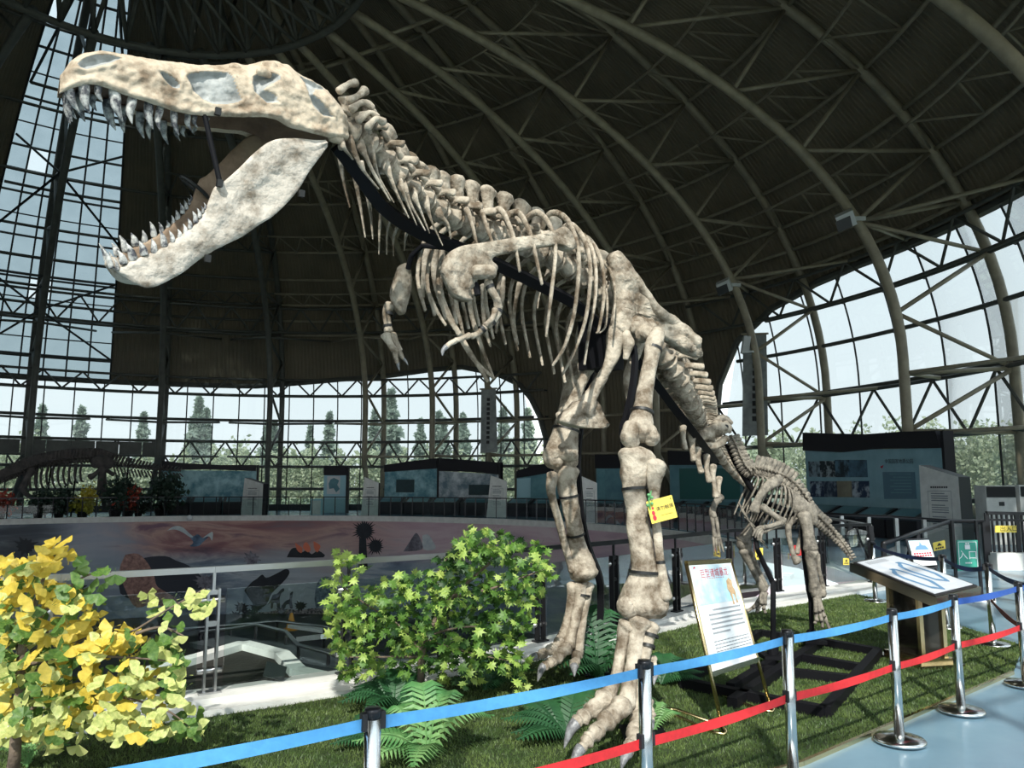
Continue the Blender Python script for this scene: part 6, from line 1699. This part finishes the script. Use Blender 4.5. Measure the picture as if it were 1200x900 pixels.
def slab_sign(label, x0, x1, yl, yr, Y, depth=.45, sidem=M_dark, slant=0, Y1=None):
    Y1 = Y if Y1 is None else Y1
    a, b = flat(P(x0 - slant, 600, Y), 0), flat(P(x1, 600, Y1), 0)
    u = b - a; w = u.length; u = u / w
    nr = V((u.y, -u.x, 0))                       # towards the viewer
    t = thing('information_pillar', label, 'sign', (a + b) / 2)
    tl = P(x0, yl, Y); hl, h = tl.z, P(x1, yr, Y1).z
    sl = max(0.0, (tl - a).dot(u)) if slant else 0.0
    pt = lambda p, z, d=0.0: a + u * p + nr * d + V((0, 0, z))
    mb = MB(); mb.poly([pt(0, 0, -depth / 2), pt(w, 0, -depth / 2), pt(w, h, -depth / 2), pt(sl, hl, -depth / 2)], nr, depth, 0, 1); ob('body', mb, [M_white, sidem], t)
    def strip(mb, p0, z0, p1, z1): mb.add([pt(p0, z0, .006), pt(p1, z0, .006), pt(p1, z1, .006), pt(p0, z1, .006)], [(0, 1, 2, 3)])
    mb = MB(); x_, z_ = w * .22, h * .28
    for c0, c1 in (((x_, z_), (x_ + w * .58, z_ + .012)), ((x_, h * .80), (x_ + w * .58, h * .80 + .012)), ((x_, z_), (x_ + .012, h * .80)), ((x_ + w * .58, z_), (x_ + w * .58 + .012, h * .80))): strip(mb, *c0, *c1)
    ob('border', mb, M_grey, t)
    mb = MB()
    for k in range(14):
        zz = h * .76 - k * h * .033
        if k in (4, 9): continue
        strip(mb, x_ + w * .08, zz, x_ + w * (.50 if k % 5 else .42), zz + h * .014)
    ob('small_print', mb, M_grey, t)['kind'] = 'stuff'
    mb = MB()
    for k in range(8): strip(mb, x_ + w * (.08 + k * .055), h * .845, x_ + w * (.12 + k * .055), h * .87)
    ob('heading_print', mb, M_ink, t)['kind'] = 'stuff'
    return t
slab_sign('white slanted information pillar right of the teal landscape wall', 288, 307, 560, 567, 45.3, slant=6, Y1=44.6)
slab_sign('white slanted information pillar left of the blue relief wall', 427, 443, 559, 566, 45, slant=4)
slab_sign('white slanted information pillar below the hanging grey banner', 575, 594, 557, 564, 43.5, slant=5)
slab_sign('white slanted information pillar seen between the two big legs', 682, 700, 558, 566, 37, slant=0)
slab_sign('tall grey information pillar in front of the large blue display wall', 1083, 1126, 545, 559, 23.4, .42, M_mull, slant=4, Y1=22.0)
kx = thing('ticket_machine', 'grey self-service machine with a dark screen at the right edge', 'machine', P(1178, 640, 24) * 1)
a, b = P(1157, 600, 24), P(1192, 600, 24); zt = P(1157, 569, 24).z
kx.location = ((a.x + b.x) / 2, 24, 0)
mb = MB(); mb.abox(a.x, 24, 0, b.x, 24.6, zt); ob('body', mb, M_white, kx)
mb = MB(); mb.abox(a.x + .02, 23.97, zt - .36, b.x - .02, 24.0, zt - .03); ob('screen', mb, M_ink, kx)
mb = MB(); mb.abox((a.x + b.x) / 2 - .08, 23.98, zt - .62, (a.x + b.x) / 2 + .08, 24.0, zt - .50); ob('card_slot', mb, M_mull, kx)
k2_ = thing('ticket_machine', 'second grey machine partly beyond the right edge of the frame', 'machine', (b.x + .55, 24, 0))
mb = MB(); mb.abox(b.x + .12, 24, 0, b.x + 1.0, 24.6, zt + .02); ob('body', mb, M_white, k2_)
mb = MB(); mb.abox(b.x + .16, 23.97, zt - .34, b.x + .96, 24.0, zt - .03); ob('screen', mb, M_ink, k2_)
cb_ = thing('cabinet', 'small pale cabinet on the far balcony beside the map wall', 'cabinet', V((P(371, 590, 44).x, 44.6, 0)))
mb = MB(); x0, x1 = P(364, 590, 44.6).x, P(377, 590, 44.6).x; mb.abox(x0, 44.6, 0, x1, 45.1, 1.0); ob('body', mb, m_ltblue, cb_)
mb = MB(); mb.abox(x0 + .06, 44.57, .1, x1 - .06, 44.6, .9); ob('door', mb, M_white, cb_)
# ---- hanging banners
for lbl, x0, x1, y0, y1, Y, tilt in (('grey vertical banner hanging before the far window', 563, 583, 456, 531, 46.5, 0), ('dark grey banner hanging behind the curved pipe at right', 870, 900, 392, 511, 36.6, 0)):
    t = thing('hanging_banner', lbl, 'banner', P((x0 + x1) / 2, y0, Y))
    q = [P(x0, y1, Y), P(x1 , y1 - 1, Y), P(x1 - 2, y0, Y), P(x0 + 1, y0 + 1, Y)]
    mb = MB(); mb.poly(q, (0, 1, 0), .05); ob('cloth', mb, mat('banner_cloth', (.36, .38, .37), .7, c2=(.22, .235, .235), scale=2), t)
    mb = MB()
    for k in range(10):
        c_ = q[3] * .5 + q[2] * .5 + V((0, -.05, 0)) + (q[0] - q[3]) * (.16 + k * .075)
        mb.box(c_, ((q[1].x - q[0].x) * .09, 0, 0), (0, .01, 0), (0, 0, (q[3].z - q[0].z) * .024))
    ob('printed_mark', mb, M_ink, t)['kind'] = 'stuff'
    mb = MB(); mb.tube([q[3] + V((-.1, 0, .05)), q[2] + V((.1, 0, .05))], .05, 6); ob('rod', mb, M_pipe, t)
# ---- floodlights clamped to the curved pipes
for lbl, ph, h, s in (('white floodlight clamped on the right curved roof pipe', 7.3, 11.35, -1), ('white floodlight clamped on the middle curved roof pipe', 25.8, 11.0, -1)):
    c_ = sh(ph, h, RI, HI)
    t = thing('floodlight', lbl, 'lamp', c_)
    d = V((-.62, -.5, -.15)); 
    mb = MB(); mb.tube([c_, c_ + d * .6 + V((0, 0, .05))], .06, 6); mb.box(c_, (.24, 0, 0), (0, .24, 0), (0, 0, .07)); ob('bracket', mb, M_lamp, t)
    e = c_ + d * .95
    mb = MB(); mb.box(e, (.26, -.12, .10), (.05, .14, .10), (-.12, -.10, .22)); ob('housing', mb, M_lamp, t)
    mb = MB(); mb.box(e + V((-.10, -.05, -.17)), (.22, -.10, .08), (.02, .05, .03), (-.07, -.08, .17)); ob('lens', mb, M_mull, t)
t = thing('wall_box', 'small white box strapped to the curved pipe beside the dark banner', 'box', P(875, 404, 35.6))
mb = MB(); mb.box(P(874, 404, 35.3), (.16, 0, .0), (0, .12, 0), (.08, 0, .40)); ob('housing', mb, M_lamp, t)
mb = MB(); mb.box(P(879, 413, 35.5), (.3, 0, 0), (0, .25, 0), (0, 0, .05)); ob('clamp', mb, M_lamp, t)

# ================================================================ long dark sauropod skeleton on the far balcony, with shrubs
sau = thing('sauropod_skeleton', 'long dark sauropod skeleton stretched along the far left balcony', 'skeleton', floor_at(110, 24.2))
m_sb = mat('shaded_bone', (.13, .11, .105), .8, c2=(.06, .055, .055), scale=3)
def sp(x, y, off=0.0):
    f = floor_at(x, 24.2 + off); return P(x, y, f.y)
SS = [(-40, 574), (-15, 569), (2, 564), (18, 558), (37, 550), (55, 545), (83, 541), (110, 540), (128, 543), (156, 547), (183, 550), (212, 552)]
sl = catmull([tuple(sp(*q)) for q in SS], 7)
nS = len(sl)
for i in range(0, nS - 1):
    a, b = V(sl[i]), V(sl[i + 1]); T = b - a; f = i / nS
    r = np.interp(f, [0, .25, .6, .75, 1], [.10, .14, .17, .11, .04])
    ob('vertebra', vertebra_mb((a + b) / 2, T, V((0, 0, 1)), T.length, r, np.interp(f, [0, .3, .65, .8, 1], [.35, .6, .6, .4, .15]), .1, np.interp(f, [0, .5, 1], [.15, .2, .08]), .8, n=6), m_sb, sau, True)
    if f > .72: 
        c_ = (a + b) / 2; add_bone('chevron', [(c_ - V((0, 0, .15)), .05), (c_ + V((.2, 0, -np.interp(f, [.7, 1], [.75, .3])))  , .04)], sau, m_sb, n=5, sub=2)
for i in range(11):
    x = 30 + i * 6.6
    for o_ in (-.55, .55):
        y = np.interp(x, [30, 60, 100], [555, 547, 543])
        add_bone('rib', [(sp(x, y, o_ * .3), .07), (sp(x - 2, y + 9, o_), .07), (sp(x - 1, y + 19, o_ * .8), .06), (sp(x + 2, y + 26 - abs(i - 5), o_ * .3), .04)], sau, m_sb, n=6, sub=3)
for o_ in (-.5, .5):
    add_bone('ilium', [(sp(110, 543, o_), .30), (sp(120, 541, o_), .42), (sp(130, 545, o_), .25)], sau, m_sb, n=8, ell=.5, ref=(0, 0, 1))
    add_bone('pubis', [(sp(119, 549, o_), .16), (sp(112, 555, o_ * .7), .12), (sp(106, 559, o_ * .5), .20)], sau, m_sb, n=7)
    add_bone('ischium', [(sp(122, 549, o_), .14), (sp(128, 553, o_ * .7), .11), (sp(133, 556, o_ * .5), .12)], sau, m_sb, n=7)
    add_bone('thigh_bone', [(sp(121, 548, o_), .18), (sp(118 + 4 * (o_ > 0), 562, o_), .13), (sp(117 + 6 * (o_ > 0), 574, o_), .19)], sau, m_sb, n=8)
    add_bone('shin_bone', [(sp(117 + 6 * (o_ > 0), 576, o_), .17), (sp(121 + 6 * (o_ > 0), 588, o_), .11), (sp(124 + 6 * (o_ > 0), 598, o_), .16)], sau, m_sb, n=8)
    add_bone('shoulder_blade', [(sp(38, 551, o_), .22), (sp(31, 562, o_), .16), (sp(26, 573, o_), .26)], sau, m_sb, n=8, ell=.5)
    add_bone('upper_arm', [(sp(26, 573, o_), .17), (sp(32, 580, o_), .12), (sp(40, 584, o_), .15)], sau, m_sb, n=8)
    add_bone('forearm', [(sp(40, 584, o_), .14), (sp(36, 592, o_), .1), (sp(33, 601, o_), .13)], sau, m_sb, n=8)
for k in (60, 90, 150):
    f = floor_at(k, 24.2); y = np.interp(k, [60, 90, 150], [546, 543, 548]); mb = MB(); mb.tube([flat(f, 0), sp(k, y)], .05, 6); ob('mount_rod', mb, M_black, sau)
m_fr = leaf_mat('red_shrub_leaf', (.62, .10, .06), (.34, .05, .03)); m_fy = leaf_mat('yellow_shrub_leaf', (.80, .66, .08), (.55, .45, .05)); m_fd = leaf_mat('dark_shrub_leaf', (.05, .09, .06), (.025, .05, .035))
SHM = {'r': crown_mesh('foliage', .75, 1.5, 700, .11, False, m_fr, 11), 'y': crown_mesh('foliage', .72, 1.6, 700, .11, False, m_fy, 12), 'd': crown_mesh('foliage', .8, 1.8, 800, .13, False, m_fd, 13)}
pot = MB(); pot.lathe((0, 0, 0), [(.22, 0), (.30, .35), (.31, .38)], 12); POT = pot.mesh('pot', M_rail, True)
stm = MB(); stm.tube([(0, 0, .3), (.03, 0, .7), (0, 0, 1.2)], [.05, .04, .02], 6); STM = stm.mesh('stem', M_trunk, True)
for x, c_, s, lbl in ((8, 'r', .85, 'red leafy shrub at the far left balcony under the skeleton neck'), (52, 'd', .8, 'dark shrub left of the yellow shrub on the far balcony'), (76, 'd', .85, 'dark shrub touching the yellow shrub on the far balcony'), (103, 'y', .95, 'yellow leafy shrub under the long skeleton hip'), (141, 'd', 1.15, 'dark upright shrub just right of the long skeleton leg'), (156, 'r', 1.0, 'small red shrub under the long skeleton tail'), (168, 'd', .7, 'low dark shrub below the red shrub under the tail'), (194, 'd', 1.25, 'dark upright shrub at the tip of the long tail')):
    o = thing('shrub', lbl, 'shrub', floor_at(x, 20.75)); o.scale = (s, s, s)
    inst('foliage', SHM[c_], o, Matrix.Translation((0, 0, .05))); inst('pot', POT, o, Matrix.Identity(4)); inst('stem', STM, o, Matrix.Identity(4))
# ================================================================ ginkgo tree, maple tree and ferns
def leaf_mesh(name, kind, m):
    if kind == 'ginkgo':
        n = 13
        rim = []
        for i in range(n):
            a = math.radians(-72 + 144 * i / (n - 1)); r = 1.0 - (.28 if i == 6 else .06 if i in (5, 7) else 0)
            rim.append((r * math.sin(a), r * math.cos(a) + .0, .07 * math.sin(i * 1.1) + .14 * abs(math.sin(a))))
        vs = [(0, -.05, 0)] + rim + [(.025, -.7, -.1), (-.025, -.7, -.1)]
        fs = [(0, i + 1, i + 2) for i in range(n - 1)] + [(0, n + 2, n + 1)]
    else:
        L = [(-.0, -.35), (-.16, -.18), (-.62, -.30), (-.42, .05), (-.95, .22), (-.40, .38), (-.42, .80), (-.16, .55), (0, 1.05), (.16, .55), (.42, .80), (.40, .38), (.95, .22), (.42, .05), (.62, -.30), (.16, -.18)]
        vs = [(0, .12, .06)] + [(x, y, -.16 * (x * x + (y - .1) ** 2)) for x, y in L] + [(.02, -.9, -.2), (-.02, -.9, -.2)]
        k = len(L)
        fs = [(0, 1 + (i + 1) % k, 1 + i) for i in range(k)] + [(1, k + 2, k + 1)]
    me = bpy.data.meshes.new(name); me.from_pydata(vs, [], fs); me.materials.append(m)
    if kind == 'ginkgo': me.polygons.foreach_set('use_smooth', [True] * len(me.polygons))
    me.update()
    return me
def orient(p, s, face_, spread):
    f = V(face_) + V((rnd.gauss(0, spread), rnd.gauss(0, spread), rnd.gauss(0, spread))); f.normalize()
    u = V((rnd.gauss(0, .6), rnd.gauss(0, .3), -.4 + rnd.gauss(0, .6)))
    u = (u - f * u.dot(f)).normalized(); r = u.cross(f)
    M = Matrix(((r.x, u.x, f.x), (r.y, u.y, f.y), (r.z, u.z, f.z))).to_4x4() @ Matrix.Scale(s, 4)
    M.translation = p
    return M
def foliage(tree, blobs, Y, dY, meshes, size, face_, spread, limit=298):
    items = []
    for cx, cy, rx, ry, n, cls in blobs:
        for _ in range(n):
            a = rnd.uniform(0, 2 * PI); q = math.sqrt(rnd.uniform(0, 1))
            items.append((P(cx + rx * q * math.cos(a), cy + ry * q * math.sin(a), Y + rnd.uniform(-dY, dY)), rnd.choice(cls)))
    items = [i for i in items if i[0].z > .12]
    items.sort(key=lambda t: t[0].y)
    rest = {}
    for i, (p, c_) in enumerate(items):
        M = orient(p, size * rnd.uniform(.75, 1.25), face_, spread)
        if i < limit: inst('leaf', meshes[c_], tree, Matrix.Translation(-tree.location) @ M)
        else: rest.setdefault(c_, []).append(M)
    mb = MB(); mats = []
    for mi, (c_, Ms) in enumerate(rest.items()):
        me = meshes[c_]; mats.append(me.materials[0])
        vv = [v.co for v in me.vertices]; ff = [tuple(p.vertices) for p in me.polygons]
        for M in Ms: mb.add([M @ v for v in vv], ff, mi)
    if mats: tag(ob('leaves_behind', mb, mats, tree), kind='stuff')
    return items
gk = thing('ginkgo_tree', 'small artificial ginkgo tree with yellow and pale green leaves at left', 'tree', G(14, 918))
GM = {'y': leaf_mesh('leaf', 'ginkgo', M_gink_y), 'p': leaf_mesh('leaf', 'ginkgo', M_gink_p), 'g': leaf_mesh('leaf', 'ginkgo', M_gink_g)}
YG = 4.9
gb = [(6, 690, 12, 50, 30, 'yypg'), (5, 800, 12, 70, 40, 'ppgy'), (30, 700, 30, 50, 30, 'ygg'),(35, 672, 30, 18, 26, 'yyyp'), (70, 650, 24, 18, 20, 'yyyy'), (10, 690, 18, 20, 16, 'yypg'), (62, 690, 30, 22, 26, 'yyyg'), (25, 720, 30, 24, 20, 'yypg'), (85, 715, 28, 18, 18, 'yypg'),
      (60, 745, 45, 22, 30, 'yppg'), (105, 745, 45, 26, 46, 'yyyy'), (130, 762, 32, 20, 34, 'yyyp'), (75, 780, 50, 20, 34, 'yypg'), (15, 765, 22, 25, 18, 'pgg'), (150, 745, 20, 12, 8, 'yg'),
      (190, 762, 28, 14, 20, 'ggp'), (205, 790, 16, 28, 26, 'gpp'), (170, 800, 40, 18, 34, 'ppyg'), (110, 815, 60, 22, 60, 'ppyy'), (45, 815, 45, 26, 44, 'pppy'), (150, 845, 55, 20, 50, 'ppyp'), (70, 855, 40, 24, 36, 'pppy'), (205, 850, 26, 18, 22, 'ppg'), (225, 850, 12, 14, 8, 'gp'),
      (20, 850, 22, 20, 18, 'ppg'), (210, 712, 40, 14, 12, 'ppg'), (232, 705, 14, 14, 6, 'p'), (205, 740, 12, 10, 5, 'pg'), (180, 700, 8, 10, 4, 'p'), (125, 672, 14, 6, 4, 'g'), (20, 790, 26, 20, 22, 'gp'), (100, 690, 18, 30, 16, 'ggg'), (60, 835, 50, 30, 30, 'gg'), (90, 790, 60, 30, 30, 'gg')]
foliage(gk, gb, YG, .30, GM, .060, (.1, -.8, .55), .38)
def branch(parent, pts, r0, r1, m=M_trunk, Y=None):
    k = len(pts); q = [(P(x, y, Y + dy), r0 + (r1 - r0) * i / (k - 1)) for i, (x, y, dy) in enumerate(pts)]
    add_bone('branch', q, parent, m, n=8, sub=4, rough=.10)
add_bone('trunk', [(gk.location + V((0, 0, .0)), .042), (P(17, 885, YG), .036), (P(23, 820, YG), .030), (P(26, 760, YG), .026), (P(38, 720, YG), .016), (P(55, 665, YG), .008)], gk, M_trunk, n=10, sub=4, rough=.12)
for b in ([(24, 810, 0), (60, 770, .05), (110, 745, .05), (150, 742, 0), (195, 715, -.05), (240, 690, -.05)], [(25, 780, 0), (80, 770, -.1), (140, 770, -.1), (205, 775, -.1)], [(22, 840, 0), (70, 815, .1), (130, 815, 0), (190, 830, -.05), (220, 850, 0)], [(25, 770, 0), (10, 730, .1), (5, 690, .1)], [(30, 740, 0), (70, 700, .1), (100, 675, .1), (130, 670, .1)], [(160, 742, .0), (190, 735, 0), (215, 745, 0)]):
    branch(gk, b, .012, .004, Y=YG)
mp_ = thing('maple_tree', 'small artificial maple tree with bright green star leaves before the far leg', 'tree', G(489, 816))
MM = {'l': leaf_mesh('leaf', 'maple', M_map_l), 'm': leaf_mesh('leaf', 'maple', M_map_m), 'd': leaf_mesh('leaf', 'maple', M_map_d)}
YM = 6.65
bl2 = []
for cx, cy, rx, ry, n, c_ in ((575, 640, 30, 20, 70, 'lmmd'), (610, 650, 34, 18, 60, 'lmmd'), (545, 650, 22, 22, 36, 'lmd'), (640, 668, 18, 12, 18, 'lm'), (550, 628, 6, 14, 6, 'ml'), (530, 665, 26, 20, 40, 'lmd'),
      (560, 690, 44, 24, 90, 'lmmdd'), (605, 690, 34, 20, 50, 'lmmd'), (500, 690, 34, 22, 60, 'lmmd'), (465, 690, 28, 18, 40, 'llm'), (410, 665, 24, 16, 24, 'llm'), (395, 700, 18, 30, 36, 'llm'), (430, 710, 28, 26, 54, 'lmm'),
      (480, 725, 40, 24, 80, 'lmmdd'), (540, 730, 44, 26, 90, 'lmmdd'), (590, 730, 34, 24, 60, 'lmmd'), (405, 745, 22, 28, 44, 'llmm'), (445, 755, 36, 26, 70, 'lmmd'), (500, 765, 40, 22, 70, 'lmmd'), (550, 770, 40, 20, 60, 'lmmd'), (600, 770, 20, 22, 26, 'llm'), (420, 785, 30, 14, 30, 'lmm'), (540, 795, 30, 12, 22, 'lld'), (470, 790, 26, 12, 20, 'mmd'), (610, 800, 8, 14, 6, 'l'), (620, 700, 16, 30, 16, 'lm'), (395, 650, 8, 8, 6, 'l')):
    bl2.append((cx, cy, rx, ry, int(n * 1.3), c_))
foliage(mp_, bl2, YM, .42, MM, .056, (.0, -.6, .7), .55)
add_bone('trunk', [(mp_.location + V((0, 0, 0)), .034), (P(493, 795, YM), .030), (P(495, 765, YM), .026), (P(505, 735, YM), .022), (P(530, 700, YM), .018), (P(560, 672, YM), .013), (P(585, 650, YM), .007)], mp_, M_trunk, n=10, sub=4, rough=.12)
mb = MB(); mb.abox(mp_.location.x - .06, mp_.location.y - .05, .016, mp_.location.x + .06, mp_.location.y + .05, .16); ob('trunk_sleeve', mb, M_mull, mp_)
for b in ([(495, 765, 0), (470, 735, .1), (440, 715, .1), (405, 690, .1), (400, 665, .1)], [(500, 745, 0), (540, 735, -.2), (585, 735, -.2)], [(530, 700, 0), (575, 690, -.15), (625, 672, -.1), (645, 665, -.1)], [(497, 770, 0), (450, 770, -.1), (410, 770, -.1)], [(515, 715, 0), (505, 690, .2), (520, 660, .2), (548, 625, .1)], [(500, 750, 0), (550, 765, -.1), (600, 775, -.1)]):
    branch(mp_, b, .012, .004, Y=YM)
# ferns: every frond is a part
def frond_mb(base, az, L, rise, m_i=0, n=19, wid=.17):
    d = V((math.cos(az), math.sin(az), 0)); sd2 = V((-d.y, d.x, 0))
    mb = MB(); pts = []
    for i in range(n + 1):
        t = i / n
        pts.append(base + d * (L * (t * .55 + .45 * t * t * .9)) + V((0, 0, L * rise * (math.sin(min(1, t * 1.05) * PI * .72)))))
    mb.tube(pts[::3] + [pts[-1]], [.006] * (len(pts[::3])) + [.002], 4)
    for i in range(1, n + 1):
        t = i / n
        w = L * wid * 2.1 * math.sin(PI * (t ** .8) * .93 + .12)
        if w < .006: continue
        T = (pts[i] - pts[i - 1]).normalized(); hw2 = L / n * .52
        for s in (-1, 1):
            tip = pts[i] + sd2 * s * w + T * w * .35 - V((0, 0, w * .25))
            mid_p = pts[i] + sd2 * s * w * .5 + T * w * .15 + V((0, 0, w * .08))
            mb.add([pts[i] - T * hw2, mid_p - T * hw2 * .9, tip, mid_p + T * hw2 * .9, pts[i] + T * hw2], [(0, 1, 3, 4), (1, 2, 3)] if s > 0 else [(4, 3, 1, 0), (3, 2, 1)])
    return mb
FR = [('light green fern beside the leftmost rope post', (500, 898), 0.46, M_fern_l, [(100, .95), (68, .9), (135, .7), (25, .6), (180, .35), (215, .3), (265, .35)]),
      ('dark green fern under the maple trunk at its left', (462, 836), 0.46, M_fern_d, [(175, .35), (150, .4), (200, .3), (120, .5), (95, .5), (60, .45), (30, .4), (0, .3), (250, .3), (300, .25)]),
      ('dark fern right of the maple trunk under its leaves', (578, 812), 0.41, M_fern_d, [(10, .45), (50, .6), (95, .7), (130, .6), (170, .5), (210, .35), (330, .35), (260, .3)]),
      ('upright green fern between the two big feet', (700, 800), 0.58, M_fern_d, [(75, .9), (100, .95), (50, .7), (130, .8), (160, .6), (190, .45), (215, .4), (20, .5), (345, .4), (240, .35)]),
      ('low green fern lying left of the near foot', (665, 868), 0.49, M_fern_d, [(170, .25), (195, .2), (150, .35), (110, .45), (215, .2), (75, .5), (130, .35)]),
      ('dark fern behind the near ankle at its right', (775, 806), 0.44, M_fern_d, [(5, .3), (40, .4), (340, .25), (80, .5), (140, .4)]),
      ('small fern tucked behind the rope post at the near foot', (766, 862), 0.24, M_fern_l, [(60, .8), (100, .8), (20, .5), (140, .6)]),
      ('small pale fern at the foot of the ginkgo trunk', (31, 905), 0.25, M_fern_l, [(60, .9), (95, 1.0), (130, .9), (20, .6), (170, .6)]),
      ('green fern fronds spreading left of the leftmost rope post', (448, 878), 0.37, M_fern_d, [(165, .3), (190, .25), (140, .45), (210, .2), (110, .5)])]
for lbl, c_, L, m_, fl_ in FR:
    b0 = G(*c_); o = thing('fern', lbl, 'fern', b0)
    for az, rise in fl_: ob('frond', frond_mb(b0 + V((0, 0, .03)), math.radians(az + rnd.uniform(-8, 8)), L * rnd.uniform(.85, 1.1), rise), m_, o)
